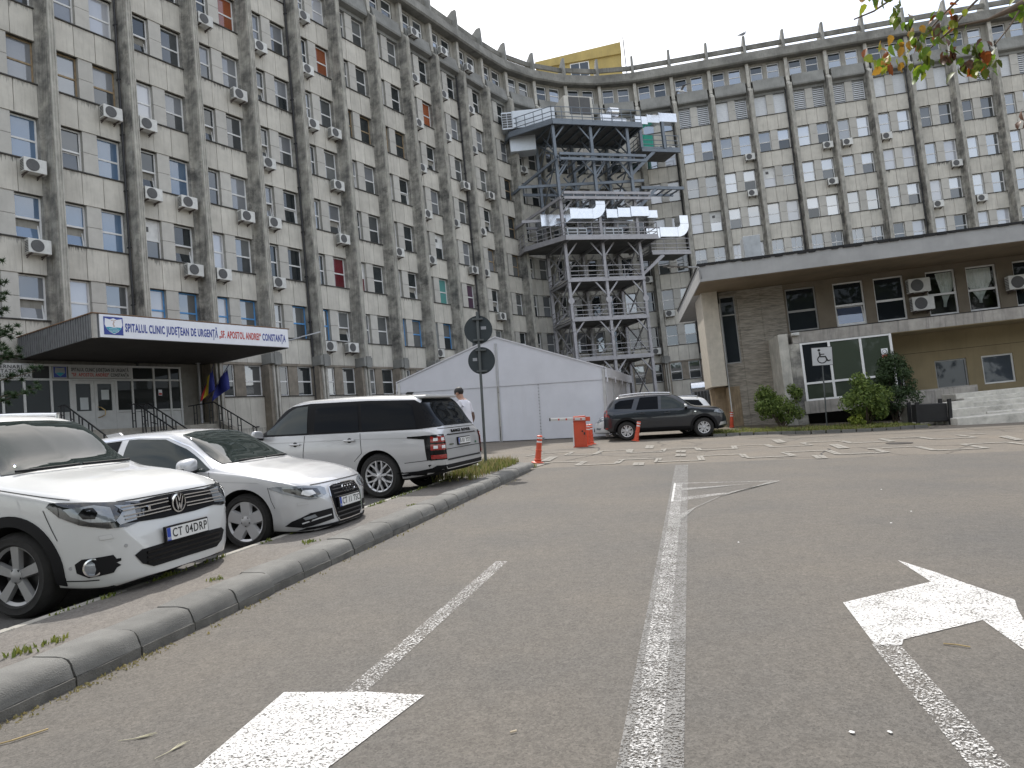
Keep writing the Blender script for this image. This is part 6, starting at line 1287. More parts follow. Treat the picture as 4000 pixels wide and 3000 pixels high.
du.arch_trim(CBK, .075); du.patch('sill_cladding', [(-1.0, .27), (1.0, .27), (1.0, .42), (-1.0, .42)], CBK, mirror=True, off=.008); du.rail(-1.55, .25, .67, 1.625, CHR, .045, .022); du.mirror(.72, 1.03, 1.12, M('satin_silver', (.5, .5, .5), .35, .6, var=0), 1.1)
du.handle(.1, .93, DP); du.handle(-.78, .95, DP); du.patch('tail_lamp', [(-2.0, .88), (-2.14, .88), (-2.14, 1.12), (-2.0, 1.12)], LRED, mirror=True, off=.008); du.patch('rear_reflector', [(-2.0, .44), (-2.1, .44), (-2.1, .48), (-2.0, .48)], LRED, mirror=True, off=.008)
du.patch('headlight', [(1.70, .86), (2.02, .80), (2.06, .88), (1.95, .96), (1.74, .95)], LENS, mirror=True, off=.008); du.patch('headlight', [(.45, .80), (.8, .83), (.78, .95), (.45, .92)], LENS, FWD, .008, mirror=True); du.patch('grille', [(-.44, .80), (.44, .80), (.44, .92), (-.44, .92)], CGB, FWD, .006); du.patch('skid_plate', [(-.5, .38), (.5, .38), (.45, .48), (-.45, .48)], MATS['satin_silver'], FWD, .01); du.patch('front_trim', [(1.85, .38), (2.12, .42), (2.10, .52), (1.9, .5)], MATS['satin_silver'], mirror=True, off=.009)
du.patch('side_vent', [(1.0, .88), (1.12, .86), (1.13, .95), (1.02, .97)], CGB, mirror=True, off=.006); du.patch('vent_badge', [(1.03, .90), (1.10, .89), (1.10, .93), (1.04, .94)], CHR, mirror=True, off=.01)

# ---- white estate car behind it
WS = dict(wb=2.578, hw=.885, tyre=.325, rim=.21, tw=.21, spokes=(7, .03, .022, 'V'), tumble=.22,
    top=[(-2.3, .5), (-2.28, .9), (-2.2, 1.05), (-1.95, 1.36), (-1.75, 1.42), (-.6, 1.47), (.1, 1.46), (.4, 1.38), (1.05, 1.02), (1.15, .99), (1.7, .92), (2.0, .82), (2.15, .68), (2.24, .5), (2.27, .36)],
    belt=[(-2.3, .9), (-1, .95), (.9, .92), (1.4, .86), (1.9, .74), (2.27, .5)], half=[(-2.3, .7), (-2.2, .82), (-1.8, .87), (-1, .885), (1.3, .885), (1.75, .86), (2.0, .78), (2.18, .62), (2.27, .42)], bot=[(-2.3, .4), (-2, .25), (1.6, .2), (2.27, .22)])
ws = Car('white estate car standing behind the dark slate SUV', T(5.42, 27.78, 0, 180 - 9.7), WS, car_paint('plain_white_paint', (.70, .70, .70), 0, .35))
for nm, poly in (('front_side_window', [(-.05, .97), (.80, .95), (.75, 1.05), (.3, 1.32), (0, 1.37), (-.05, 1.37)]), ('middle_side_window', [(-.13, .97), (-.13, 1.37), (-.85, 1.36), (-.95, .98)]), ('rear_side_window', [(-1.03, .98), (-.95, 1.355), (-1.75, 1.30), (-1.95, 1.02)])): ws.patch(nm, poly, CGL, mirror=True, off=.005)
ws.patch('windscreen', [(-.7, 1.03), (.7, 1.03), (.55, 1.37), (-.55, 1.37)], CGT, FWD); ws.patch('rear_window', [(-.6, 1.08), (.6, 1.08), (.5, 1.33), (-.5, 1.33)], CGL, AFT)
ws.patch('grille', [(-.36, .62), (.36, .62), (.40, .78), (.34, .80), (-.34, .80), (-.40, .78)], CGB, FWD, .006); bar3(ws, 'grille_surround', [(-.36, .62), (.36, .62), (.40, .78), (.0, .805), (-.40, .78), (-.36, .62)], CHR, FWD, .02, .012)
ws.patch('headlight', [(.98, .64), (.75, .62), (.45, .72), (.37, .80), (.66, .80), (.96, .78)], LENS, (-.78, .62, 0), .008, mirror=True); ws.patch('lower_intake', [(-.5, .28), (.5, .28), (.5, .42), (-.5, .42)], CBK, FWD, .006); ws.patch('fog_lamp', [(.85, .36), (.66, .35), (.61, .42), (.83, .44)], LENS, (-.78, .62, 0), .008, mirror=True)
ws.rail(-1.7, .1, .66, 1.45, CHR, .02, .018); ws.mirror(.7, 1.0, 1.0, ws.paint, 1.)

# ================================================================== SMALL THINGS IN THE YARD
SGK = M('sign_back_grey', (.045, .055, .06), .5, .4, var=.12); POSTG = M('sign_post_grey', (.10, .11, .11), .55, .3, var=.15)
sg = thing('round_sign_post', 'dark grey backs of two round traffic signs on one slim post', 'traffic sign', T(-.70, 16.08, .12))
mb = MB(); mb.tube((0, 0, -.1), (.0, 0, 3.55), .032, n=12); put('post', mb, POSTG, sg, 40)
for x, z, r_ in ((.0, 3.14, .325), (.035, 2.43, .31)):
    mb = MB(); mb.lathe([(.0, -.045), (r_ - .006, -.045), (r_, -.05), (r_, -.035), (0, -.035)], 40, 'y', (x, 0, z)); d_ = put('sign_disc', mb, SGK, sg, 30, Matrix.Rotation(R(-4), 4, 'Z') @ Matrix.Translation((0, .09, 0)))
    for dz in (-.24, .24): mb = MB(); mb.box(x - .12, x + .12, -.045, .04, z + dz - .02, z + dz + .02); put('clamp', mb, POSTG, sg)
    mb = MB(); mb.box(x + (.06 if z > 3 else -.2), x + (.18 if z > 3 else -.1), -.0475, -.0462, z - .0, z + .07); put('sticker', mb, M('sticker_grey', (.35, .36, .38), .6), d_)
ORG = M('orange_plastic', (.55, .075, .03), .5, var=.12, scale=8); REF = M('reflector_white', (.62, .62, .62), .35, var=.05); ORD = M('orange_paint', (.50, .07, .03), .45, var=.1, scale=3, streak=.1)
def bollard(x, y, lean, az, label):
    o = thing('bollard', label, 'bollard', Matrix.Translation((x, y, 0)) @ Matrix.Rotation(R(az), 4, 'Z') @ Matrix.Rotation(R(lean), 4, 'X'), 'orange bollards')
    mb = MB(); mb.lathe([(.0000, .0), (.1628, .0), (.1628, .018), (.1240, .03), (.0899, .05), (.0868, .075), (.0992, .09), (.0775, .11), (.0713, .30), (.0806, .31), (.0806, .335), (.0697, .345), (.0667, .52)], 20); put('body', mb, ORG, o, 40)
    mb = MB(); mb.lathe([(.0674, .52), (.0674, .555), (.0651, .56)], 20); put('reflector_band', mb, REF, o, 40); mb = MB(); mb.lathe([(.0674, .615), (.0674, .65), (.0651, .655)], 20); put('reflector_band', mb, REF, o, 40)
    mb = MB(); mb.lathe([(.0667, .56), (.0667, .615)], 20); mb.lathe([(.0667, .655), (.0713, .66), (.0713, .685), (.0465, .70), (0, .705)], 20); put('cap', mb, ORG, o, 40)
bollard(.53, 17.93, 8, 75, 'battered orange bollard leaning alone near the end of the kerb'); bollard(2.62, 24.5, 2, 10, 'upright orange bollard just behind the barrier box'); bollard(2.44, 24.0, 5, 120, 'orange bollard half hidden by the barrier box'); bollard(4.2, 24.72, 13, 100, 'orange bollard leaning in front of the dark slate SUV rear wheel')
bollard(9.0, 29.4, 3, 60, 'orange bollard in front of the slate SUV bonnet by the annex corner'); bollard(8.35, 30.8, 2, 0, 'orange bollard behind the parked cars at the annex')
bar_ = thing('barrier_box', 'orange parking barrier cabinet with short striped arm', 'barrier', T(2.16, 23.45, 0, -8))
mb = MB(); mb.bbox(-.2, .2, -.18, .18, .03, 1.02, .015); put('cabinet', mb, ORD, bar_); mb = MB(); mb.box(-.24, -.202, -.16, .1, .0, .78); put('side_panel', mb, REF, bar_); mb = MB(); mb.box(-.24, .24, -.2, .2, 0, .03); put('base_plate', mb, ORD, bar_)
mb = MB(); mb.lathe([(0, -.185), (.03, -.185), (.03, -.17)], 14, 'y', (.08, 0, .52)); mb.box(.12, .17, -.19, -.18, .4, .48); put('lock', mb, BLK, bar_); am = Matrix.Translation((.16, -.22, .92)) @ Matrix.Rotation(R(2), 4, 'Y')
mb = MB(); mb.bbox(-1.1, .12, -.03, .03, -.045, .045, .008); ar_ = put('arm', mb, M('barrier_arm', (.55, .55, .54), .4, .3, var=.05), bar_, mtx=am)
for x in (-.85, -.6, -.35, -.12): mb = MB(); mb.box(x, x + .05, -.034, -.031, -.03, .03); put('red_stripe', mb, SGR, ar_)
mb = MB(); mb.box(-1.14, -1.1, -.035, .035, -.05, .05); put('arm_end', mb, BLK, ar_); mb = MB(); mb.box(.05, .2, -.06, .05, -.07, .07); put('arm_mount', mb, ORD, ar_)
# wheelchair sign
ws_ = thing('wheelchair_sign', 'square silver sign with a black wheelchair symbol on a thin post', 'sign', T(11.55, 26.2, .05, -8))
mb = MB(); mb.tube((0, .03, -.05), (0, .03, 2.3), .025); put('post', mb, POSTG, ws_, 40); mb = MB(); mb.bbox(-.37, .37, -.012, .012, 2.25, 2.93, .01); put('plate', mb, M('sign_silver', (.50, .51, .52), .45, .2, var=.05), ws_)
mb = MB(); mb.box(-.375, .375, -.014, .002, 2.245, 2.262); mb.box(-.375, .375, -.014, .002, 2.918, 2.935); mb.box(-.375, -.358, -.014, .002, 2.262, 2.918); mb.box(.358, .375, -.014, .002, 2.262, 2.918); put('border', mb, BLK, ws_)
mb = MB(); Y_ = -.017; mb.lathe([(0, Y_), (.05, Y_), (.05, Y_ + .003)], 18, 'y', (-.1, 0, 2.82)); mb.bar((-.09, Y_, 2.75), (-.07, Y_, 2.57), .06, .004, up=(0, 1, 0)); mb.bar((-.07, Y_, 2.575), (.13, Y_, 2.575), .05, .004, up=(0, 1, 0)); mb.bar((-.07, Y_, 2.665), (.08, Y_, 2.665), .035, .004, up=(0, 1, 0)); mb.bar((.11, Y_, 2.58), (.20, Y_, 2.40), .05, .004, up=(0, 1, 0)); mb.bar((.19, Y_, 2.405), (.29, Y_, 2.44), .04, .004, up=(0, 1, 0))
for i in range(26):
    a, b_ = R(118 + i * 9.5), R(118 + (i + 1) * 9.5 + 1); c = (-.01, 2.475); mb.bar((c[0] + .155 * math.cos(a), Y_, c[1] + .135 * math.sin(a)), (c[0] + .155 * math.cos(b_), Y_, c[1] + .135 * math.sin(b_)), .036, .004, up=(0, 1, 0))
put('wheelchair_symbol', mb, BLK, ws_)
# black waste container by the annex steps
wc = thing('waste_container', 'black metal frame container standing beside the annex steps', 'container', T(13.95, 23.8, 0, -9)); DKM = M('dark_iron', (.012, .012, .013), .6, var=.2)
mb = MB(); mb.bbox(-.45, .45, -.3, .3, .12, .72, .02); put('body', mb, DKM, wc)
for x in (-.5, .5):
    for y in (-.34, .34): mb = MB(); mb.box(x - .05, x + .05, y - .05, y + .05, 0, .86 if x > 0 else .8); put('leg', mb, DKM, wc)
# litter and twigs on the road
def litter(name, label, cat, mtx, pts, r_, m, grp=None): mb = MB(); mb.path(pts, r_, 6); return tag(put(name, mb, m, mtx=mtx), label, cat, grp)
STRAW = M('straw', (.36, .27, .13), .8, var=.25); PAP = M('paper_white', (.7, .7, .68), .8)
litter('twig', 'short brown twig lying on asphalt inside the turn arrow', 'twig', T(2.28, 3.93, .008), [(0, 0, .004), (.05, -.03, .006), (.10, -.075, .005)], .004, STRAW); litter('cigarette_butt', 'pale cigarette butt on the asphalt between lane arrow and centre line', 'cigarette butt', T(-.10, 3.18, .009), [(0, 0, .004), (.028, .012, .004)], .0042, M('butt', (.6, .5, .36), .8))
litter('dry_stalk', 'thin dry grass stalk lying by the kerb foot', 'stalk', T(-2.55, 3.35, .008), [(0, 0, .004), (.08, .05, .006), (.18, .16, .005)], .004, STRAW)
for x, y, a in ((-1.86, 3.35, 20), (-1.62, 3.2, 70)):
    mb = MB(); rr_ = random.Random(int(a))
    for i in range(9): mb.tube((0, 0, .004), (.05 + rr_.uniform(0, .05), rr_.uniform(-.02, .02), .008), .0022, .0006, 5)
    mb.tube((0, 0, .004), (-.07, .015, .003), .0018, .001, 5); tag(put('grass_seed_head', mb, M('seed_head', (.48, .45, .32), .8), mtx=T(x, y, .006, a)), 'pale dry grass seed head lying on the near asphalt', 'seed head', 'seed heads on the asphalt')
for i, (x, y) in enumerate(((1.33, 3.0), (1.48, 2.98), (3.85, 7.4), (2.1, 6.9), (4.4, 8.0), (5.0, 9.8))):
    mb = MB(); rr_ = random.Random(i); k_ = 7; mb.add([(.011 * rr_.uniform(.6, 1.3) * math.cos(t * 6.283 / k_), .014 * rr_.uniform(.6, 1.3) * math.sin(t * 6.283 / k_), .004) for t in range(k_)] + [(0, 0, .009)], [(t, (t + 1) % k_, k_) for t in range(k_)])
    tag(put('paper_scrap', mb, PAP, mtx=T(x, y, .0075)), 'tiny white paper scrap trodden into the asphalt', 'litter', 'paper scraps on the asphalt')
mb = MB(); bm = bmesh.new(); bmesh.ops.create_icosphere(bm, subdivisions=2, radius=.09); rr_ = random.Random(3)
for v in bm.verts: v.co *= rr_.uniform(.7, 1.15); v.co.z *= .7
me = bpy.data.meshes.new('crumpled_bag'); bm.to_mesh(me); bm.free(); me.materials.append(PAP); tag(link('crumpled_bag', me, None, T(-.92, 15.6, .21)), 'crumpled white paper bag lying in the grass behind the SUV', 'litter')
# ================================================================== PERSON WITH BAGS
SKIN = M('skin', (.42, .24, .17), .6, var=.1); HAIR = M('dark_hair', (.012, .010, .009), .6, var=.2); TSH = M('white_tshirt', (.72, .71, .76), .8, var=.06, scale=6); TROU = M('dark_trousers', (.03, .035, .05), .8, var=.2); TATT = M('tattooed_skin', (.14, .085, .065), .6, var=.5, scale=18)
per = thing('person', 'person in white t-shirt with dark hair looking down behind the silver SUV', 'person', T(-1.05, 15.75, .13, 150))
# local frame: x forward (the way the person looks), y left; seen from behind and the side
J = dict(pel=(0, 0, .95), wai=(.01, 0, 1.10), che=(.05, 0, 1.36), nek=(.10, 0, 1.54), hd0=(.14, 0, 1.60), hd1=(.19, 0, 1.72), hd2=(.22, 0, 1.80))
def skin_body(verts, edges, radii, root, name, mats, parent, pick):
    me = bpy.data.meshes.new(name); me.from_pydata(verts, edges, []); o = bpy.data.objects.new(name, me); col.objects.link(o)
    sk = o.modifiers.new('skin', 'SKIN'); sk.use_smooth_shade = True; ss = o.modifiers.new('ss', 'SUBSURF'); ss.levels = 2; ss.render_levels = 2
    for i, r_ in enumerate(radii): me.skin_vertices[0].data[i].radius = r_ if isinstance(r_, tuple) else (r_, r_)
    me.skin_vertices[0].data[root].use_root = True
    dg = bpy.context.evaluated_depsgraph_get(); m2 = bpy.data.meshes.new_from_object(o.evaluated_get(dg)); bpy.data.objects.remove(o); m2.materials.clear()
    for m in mats: m2.materials.append(m)
    for p in m2.polygons: p.material_index = pick(p.center); p.use_smooth = True
    return link(name, m2, parent)
V = [(0, 0, .95), (.01, 0, 1.12), (.05, 0, 1.36), (.07, 0, 1.48), (.11, 0, 1.565), (.15, 0, 1.63), (.19, 0, 1.70), (.205, 0, 1.76)]; E_ = [(i, i + 1) for i in range(7)]; Rd = [(.17, .13), (.165, .115), (.19, .125), (.13, .09), (.058, .058), (.078, .085), (.088, .10), (.07, .08)]
def chain(start, pts, rads):
    i0 = start
    for p, r_ in zip(pts, rads): V.append(p); Rd.append(r_); E_.append((i0, len(V) - 1)); i0 = len(V) - 1
    return i0
for sy in (-1, 1):
    chain(0, [(.0, sy * .10, .88), (.03, sy * .11, .50), (-.01, sy * .11, .10), (.10, sy * .12, .04), (.18, sy * .125, .03)], [.10, .068, .048, .045, .035])
    elb = (.02, sy * .30, 1.14); wr = (.12, sy * .30, .93)
    chain(3, [(.06, sy * .19, 1.46), elb, wr, (.16, sy * .30, .86)], [.068, .046, .034, .036])
def pick(c):
    if c.z < .97: return 2 if c.z > .08 and abs(c.y) < .22 else (3 if abs(c.y) > .22 else 4)
    if abs(c.y) > .215 and c.z < 1.27: return 3
    return 0 if c.z > 1.545 else 1
body = skin_body(V, E_, Rd, 0, 'body', [SKIN, TSH, TROU, TATT, BLK], per, pick)
bm = bmesh.new(); bmesh.ops.create_uvsphere(bm, u_segments=20, v_segments=14, radius=1)
for v in list(bm.verts):
    v.co = Vector((v.co.x * .112, v.co.y * .098, v.co.z * .105))
for v in [v for v in bm.verts if v.co.z < -.03 and v.co.x > .0]: bm.verts.remove(v)
me = bpy.data.meshes.new('hair'); bm.to_mesh(me); bm.free(); me.materials.append(HAIR); me.polygons.foreach_set('use_smooth', [True] * len(me.polygons)); link('hair', me, per, Matrix.Translation((.175, 0, 1.735)) @ Matrix.Rotation(R(28), 4, 'Y'))
for sy in (-1, 1):
    mb = MB(); mb.lathe([(0, -.012), (.022, -.01), (.03, .0), (.02, .012), (0, .008)], 12, 'y', (.17, sy * .092, 1.69)); put('ear', mb, SKIN, per, 60)
    for k in range(4): mb = MB(); x = .15 + k * .018; mb.path([(x, sy * .30, .85), (x + .005, sy * .295, .80), (x - .005, sy * .28, .765), (x - .01, sy * .262, .775)], .0088, 8); put('finger', mb, TATT, per, 60)
    mb = MB(); mb.path([(.185, sy * .29, .86), (.20, sy * .27, .82), (.185, sy * .262, .79)], .0095, 8); put('thumb', mb, TATT, per, 60)
mb = MB(); mb.lathe([(0, 0), (.012, .004), (.014, .014), (0, .03)], 10, 'x', (.275, 0, 1.685)); put('nose', mb, SKIN, per, 60)
def bag(x, y, z, w_, h_, m, label):
    o = thing('plastic_bag', label, 'bag', per.matrix_world @ Matrix.Translation((x, y, z))); bm = bmesh.new(); bmesh.ops.create_uvsphere(bm, u_segments=18, v_segments=12, radius=1); rr_ = random.Random(int(x * 100) + 9)
    for v in bm.verts: t = (v.co.z + 1) / 2; k_ = (1 - .75 * t ** 2) * rr_.uniform(.88, 1.1); v.co = Vector((v.co.x * w_ * .5 * k_, v.co.y * w_ * k_, -h_ * (1 - t)))
    me = bpy.data.meshes.new('sack'); bm.to_mesh(me); bm.free(); me.materials.append(m); link('sack', me, o); mb = MB(); mb.path([(0, -.03, -.02), (0, 0, .04), (0, .03, -.02)], .006); put('handles', mb, m, o)
BAGW = M('bag_white', (.68, .70, .74), .35, var=.05); BAGB = M('bag_blue', (.02, .12, .42), .35, var=.15)
per.matrix_world = T(-1.05, 15.75, .13, 150)
bpy.context.view_layer.update()
bag(.17, .28, .76, .15, .52, BAGW, 'white plastic carrier bag hanging from the person\'s hand behind the SUV'); bag(.24, .34, .80, .12, .44, BAGB, 'blue plastic carrier bag hanging beside the white bag')
# ================================================================== GULLS
GW = M('gull_white', (.7, .7, .7), .7); GG = M('gull_grey', (.25, .26, .28), .7)
def gull(mtx, label, flying, k_=1.):
    o = thing('gull', label, 'bird', mtx @ Matrix.Scale(k_, 4)); mb = MB(); mb.lathe([(0, -.28), (.03, -.24), (.09, -.08), (.105, .06), (.075, .17), (.05, .22)], 14, 'x'); put('body', mb, GG if not flying else GW, o, 60, Matrix.Translation((0, 0, .22)) @ Matrix.Rotation(R(-14 if not flying else 0), 4, 'Y'))
    mb = MB(); mb.lathe([(0, -.07), (.045, -.04), (.055, .0), (.04, .045), (.012, .06), (.008, .12), (0, .125)], 12, 'x'); put('head', mb, GW, o, 60, Matrix.Translation((.23, 0, .36 if not flying else .25)))
    mb = MB(); mb.prism([(-.2, -.05, .18), (-.2, .05, .18), (-.42, .06, .15), (-.42, -.06, .15)], (0, 0, .015)); put('tail', mb, GW, o)
    if flying:
        for sy in (-1, 1): mb = MB(); mb.prism([(.1, sy * .08, .26), (-.08, sy * .08, .26), (-.06, sy * .42, .40), (.1, sy * .42, .42)], (0, 0, .02)); mb.prism([(.1, sy * .42, .42), (-.06, sy * .42, .40), (-.2, sy * .85, .33), (-.1, sy * .8, .35)], (0, 0, .015)); put('wing', mb, GG, o)
    else:
        for sy in (-1, 1): mb = MB(); mb.tube((0, sy * .03, .14), (0.01, sy * .03, 0), .008); put('leg', mb, M('gull_leg', (.5, .35, .1), .7), o)
        for sy in (-1, 1): mb = MB(); mb.prism([(.14, sy * .1, .26), (-.3, sy * .05, .16), (-.34, sy * .05, .19), (.1, sy * .09, .32)], (0, sy * .015, 0)); put('wing', mb, GG, o)
gb = HOSP_M @ bayM(20) @ Matrix.Translation((.34, -.25, ZC1 + 1.6)); gull(gb, 'gull standing on top of a concrete roof rib', False, 1.2)
gull(QB @ Matrix.Translation((16.8, 58.5, 27.0 - .0)) @ Matrix.Rotation(R(200), 4, 'Z'), 'white gull gliding in front of the right wing louvres', True, 1.3); gull(QB @ Matrix.Translation((15.6, 62, 38.2)) @ Matrix.Rotation(R(120), 4, 'Z'), 'small gull flying in the sky above the roof line', True, .8)

# ================================================================== PLANTS
def leafmat(name, c, c2, trans=.25):
    m = bpy.data.materials.new(name); m.use_nodes = True; t = m.node_tree; b = t.nodes['Principled BSDF']; L = t.links.new
    b.inputs['Roughness'].default_value = .5; b.inputs['Specular IOR Level'].default_value = .4
    g = t.nodes.new('ShaderNodeNewGeometry'); r = t.nodes.new('ShaderNodeValToRGB'); r.color_ramp.elements[0].color = (*c, 1); r.color_ramp.elements[1].color = (*c2, 1); L(g.outputs['Random Per Island'], r.inputs[0]); L(r.outputs[0], b.inputs['Base Color'])
    tr = t.nodes.new('ShaderNodeBsdfTranslucent'); L(r.outputs[0], tr.inputs[0]); sh = t.nodes.new('ShaderNodeMixShader'); sh.inputs[0].default_value = trans; L(b.outputs[0], sh.inputs[1]); L(tr.outputs[0], sh.inputs[2]); L(sh.outputs[0], t.nodes['Material Output'].inputs[0]); MATS[name] = m
    return m
LF_BUSH = leafmat('bush_leaf', (.06, .11, .02), (.24, .31, .08), .35); LF_DARK = leafmat('thuja_leaf', (.018, .04, .012), (.05, .085, .025), .12); LF_PINE = leafmat('pine_needle', (.02, .045, .02), (.06, .10, .035), .1); LF_TREE = leafmat('tree_leaf', (.03, .06, .012), (.09, .14, .03)); LF_AUT = leafmat('autumn_leaf', (.14, .20, .02), (.42, .12, .02), .4); LF_GRASS = leafmat('grass_blade', (.09, .14, .02), (.24, .25, .06)); LF_DRY = leafmat('dry_grass', (.20, .18, .07), (.36, .30, .14))
BARK = M('bark', (.09, .07, .05), .9, var=.3, scale=12, bump=.5, bscale=40)
def leaf_quads(mb, pts, size, rr_, fold=.25, ratio=.5):
    for p, n in pts:
        n = Vector(n) + Vector((rr_.gauss(0, .55), rr_.gauss(0, .55), rr_.gauss(0, .45))); n.normalize(); a = n.orthogonal().normalized(); a.rotate(Matrix.Rotation(rr_.uniform(0, 6.28), 3, n)); b_ = n.cross(a); s_ = size * rr_.uniform(.6, 1.3); p = Vector(p)
        mb.add([p - a * s_, p - b_ * s_ * ratio + n * s_ * fold, p + a * s_, p + b_ * s_ * ratio + n * s_ * fold], [(0, 1, 2), (0, 2, 3)])
def shrub(mtx, label, rad, h_, n_, leaf, m, seed, cat='bush', name='bush', stems=6, z0=.3, clump=26, squash=1., sub='crown', shape=None, grp=None):
    rr_ = random.Random(seed); o = thing(name, label, cat, mtx, grp); cl = []
    for i in range(clump):
        while True:
            u, v, w_ = rr_.uniform(-1, 1), rr_.uniform(-1, 1), rr_.uniform(-1, 1)
            if .25 < u * u + v * v + w_ * w_ < 1: break
        zc = z0 + (h_ - z0) * (w_ * .5 + .5); k_ = shape((zc - z0) / (h_ - z0)) if shape else 1
        cl.append((Vector((u * rad * k_, v * rad * k_ * squash, zc)), rr_.uniform(.22, .36) * rad))
    mb = MB(); pts = []
    for i in range(n_):
        c, r_ = cl[rr_.randrange(len(cl))]; d = Vector((rr_.gauss(0, 1), rr_.gauss(0, 1), rr_.gauss(0, 1))).normalized(); q = c + d * r_ * rr_.random() ** .4; pts.append((q, d + Vector((0, 0, .4))))
    leaf_quads(mb, pts, leaf, rr_); cr = put(sub, mb, m, o); 
    mb = MB()
    for c, r_ in cl[:stems * 2]:
        b0 = Vector((rr_.uniform(-.08, .08), rr_.uniform(-.08, .08), -.02)); mid = b0.lerp(c, .55) + Vector((rr_.uniform(-.1, .1), rr_.uniform(-.1, .1), .05)); mb.tube(b0, mid, .022, .014, 6); mb.tube(mid, c, .014, .004, 6)
    put('trunk', mb, BARK, o); return o
shrub(T(10.25, 27.1, .05), 'round leafy green bush in front of the stone-clad annex wall', .93, 1.62, 5200, .055, LF_BUSH, 1)
shrub(T(12.45, 25.0, .05), 'loose light green bush beside the wheelchair sign', .95, 1.75, 5600, .058, LF_BUSH, 2, squash=.8)
shrub(T(13.75, 25.6, .05), 'dark conical evergreen shrub before the vestibule glass', .95, 2.55, 9000, .045, LF_DARK, 3, 'shrub', 'evergreen_shrub', 4, .45, 40, shape=lambda t: 1.05 - .75 * t)
shrub(T(11.8, 24.4, .05), 'low bright green weed clump in the flower bed', .32, .38, 700, .05, leafmat('weed_leaf', (.12, .17, .02), (.28, .32, .05)), 4, 'plant', 'weed_clump', 3, .05, 12)
# grass in the bed and at the nose of the strip, tufts along the edging
def grass(name, label, spots, h_, m, seed):
    rr_ = random.Random(seed); mb = MB()
    for x, y, z, k_ in spots:
        a = rr_.uniform(0, 6.28); l_ = h_ * k_ * rr_.uniform(.5, 1.2); w_ = .006 * rr_.uniform(.7, 1.5) * (1 + h_ * 3); dx, dy = math.cos(a), math.sin(a); b_ = rr_.uniform(.1, .7) * l_
        mb.add([(x - dy * w_, y + dx * w_, z), (x + dy * w_, y - dx * w_, z), (x + dx * b_ * .4 + dy * w_ * .7, y + dy * b_ * .4 - dx * w_ * .7, z + l_ * .6), (x + dx * b_ * .4 - dy * w_ * .7, y + dy * b_ * .4 + dx * w_ * .7, z + l_ * .6), (x + dx * b_, y + dy * b_, z + l_)], [(0, 1, 2, 3), (3, 2, 4)])
    o = put(name, mb, m); tag(o, label, 'grass', kind='stuff'); return o
rg = random.Random(5); sp = []
for i in range(9000):
    x = rg.uniform(7.0, 13.3); lo = 24.75 - (x - 6.9) * .40 if x < 9.6 else (23.1 - (x - 9.6) * .3 if x < 11.3 else 22.6); y = lo + .08 + 3.2 * rg.random() ** 2.2; sp.append((x, y, .05, .6 + .7 * math.sin(x * 3.1) ** 2))
grass('grass', 'short green grass along the kerb of the flower bed', sp[:6500], .11, LF_GRASS, 1); grass('dry_grass', 'dry yellow grass in the flower bed by the annex', sp[6500:], .10, LF_DRY, 2)
sp = [];
for i in range(2600): s_, n_ = rg.uniform(9.2, 13.2), .42 + .85 * rg.random() ** .8; s_ = 13.2 - (13.2 - s_) * rg.random() ** .5; p = K(s_, n_); sp.append((p[0], p[1], .15, rg.uniform(.5, 1.3)))
grass('grass', 'rough green and dry grass at the end of the raised strip', sp[:1500], .14, LF_GRASS, 3); grass('dry_grass', 'dry yellow tufts at the end of the raised strip', sp[1500:], .16, LF_DRY, 4)
sp = []
for i in range(60):
    s0 = rg.uniform(-2, 11)
    for j in range(14): p = K(s0 + rg.gauss(0, .07), 1.045 + rg.gauss(0, .015)); sp.append((p[0], p[1], .15, rg.uniform(.15, .5)))
for s0, n0, k_ in ((.55, .5, .5), (.75, .48, .4), (.2, .55, .6), (3.9, .5, .35), (2.3, .46, .35), (6.5, .4, .3), (13.35, .15, 1.2), (13.3, .25, 1.)):
    for j in range(26): p = K(s0 + rg.gauss(0, .05), n0 + rg.gauss(0, .03)); sp.append((p[0], p[1], .15 if n0 > .3 else .005, k_))
grass('grass', 'small weeds growing along the edging and kerb joints', sp, .09, LF_GRASS, 6)
sp = []
for i in range(900): s0 = rg.uniform(-3.5, 1.2) if i < 500 else rg.uniform(-3, 12); p = K(s0, -abs(rg.gauss(0, .05)) - .01); sp.append((p[0], p[1], .006, rg.uniform(.1, .35)))
grass('dry_grass', 'swept straw and dirt along the foot of the kerb', sp, .06, LF_DRY, 7)
# ---- pine at the left edge
pine = thing('pine_tree', 'dark green pine with clustered needles beside the entrance canopy', 'tree', T(-12.55, 16.2, 0))
mb = MB(); mb.tube((-.2, 0, -.1), (-.1, 0, 3.2), .13, .10, 10); mb.tube((-.1, 0, 3.2), (.0, 0, 6.0), .10, .03, 10); put('trunk', mb, BARK, pine, 50)
rp_ = random.Random(11); nd = MB(); br = MB()
for i in range(44):
    z = 2.2 + 3.2 * (i / 44); a = i * 2.4; L_ = (1.5 - .28 * (z - 2.6)) * rp_.uniform(.7, 1.1); e = Vector((math.cos(a) * L_, math.sin(a) * L_, z + .15 + rp_.uniform(-.1, .3))); b0 = Vector((-.05, 0, z - .2)); br.tube(b0, e, .025, .008, 6)
    for k_ in range(12):
        c = b0.lerp(e, .25 + .075 * k_) + Vector((rp_.gauss(0, .08), rp_.gauss(0, .08), rp_.gauss(0, .06)))
        for j in range(64):
            d = Vector((rp_.gauss(0, 1), rp_.gauss(0, 1), rp_.gauss(.6, .7))).normalized() * rp_.uniform(.07, .15); w_ = d.orthogonal().normalized() * .010; nd.add([c - w_, c + w_, c + d], [(0, 1, 2)])
put('limb', br, BARK, pine, 50); put('crown', nd, LF_PINE, pine)
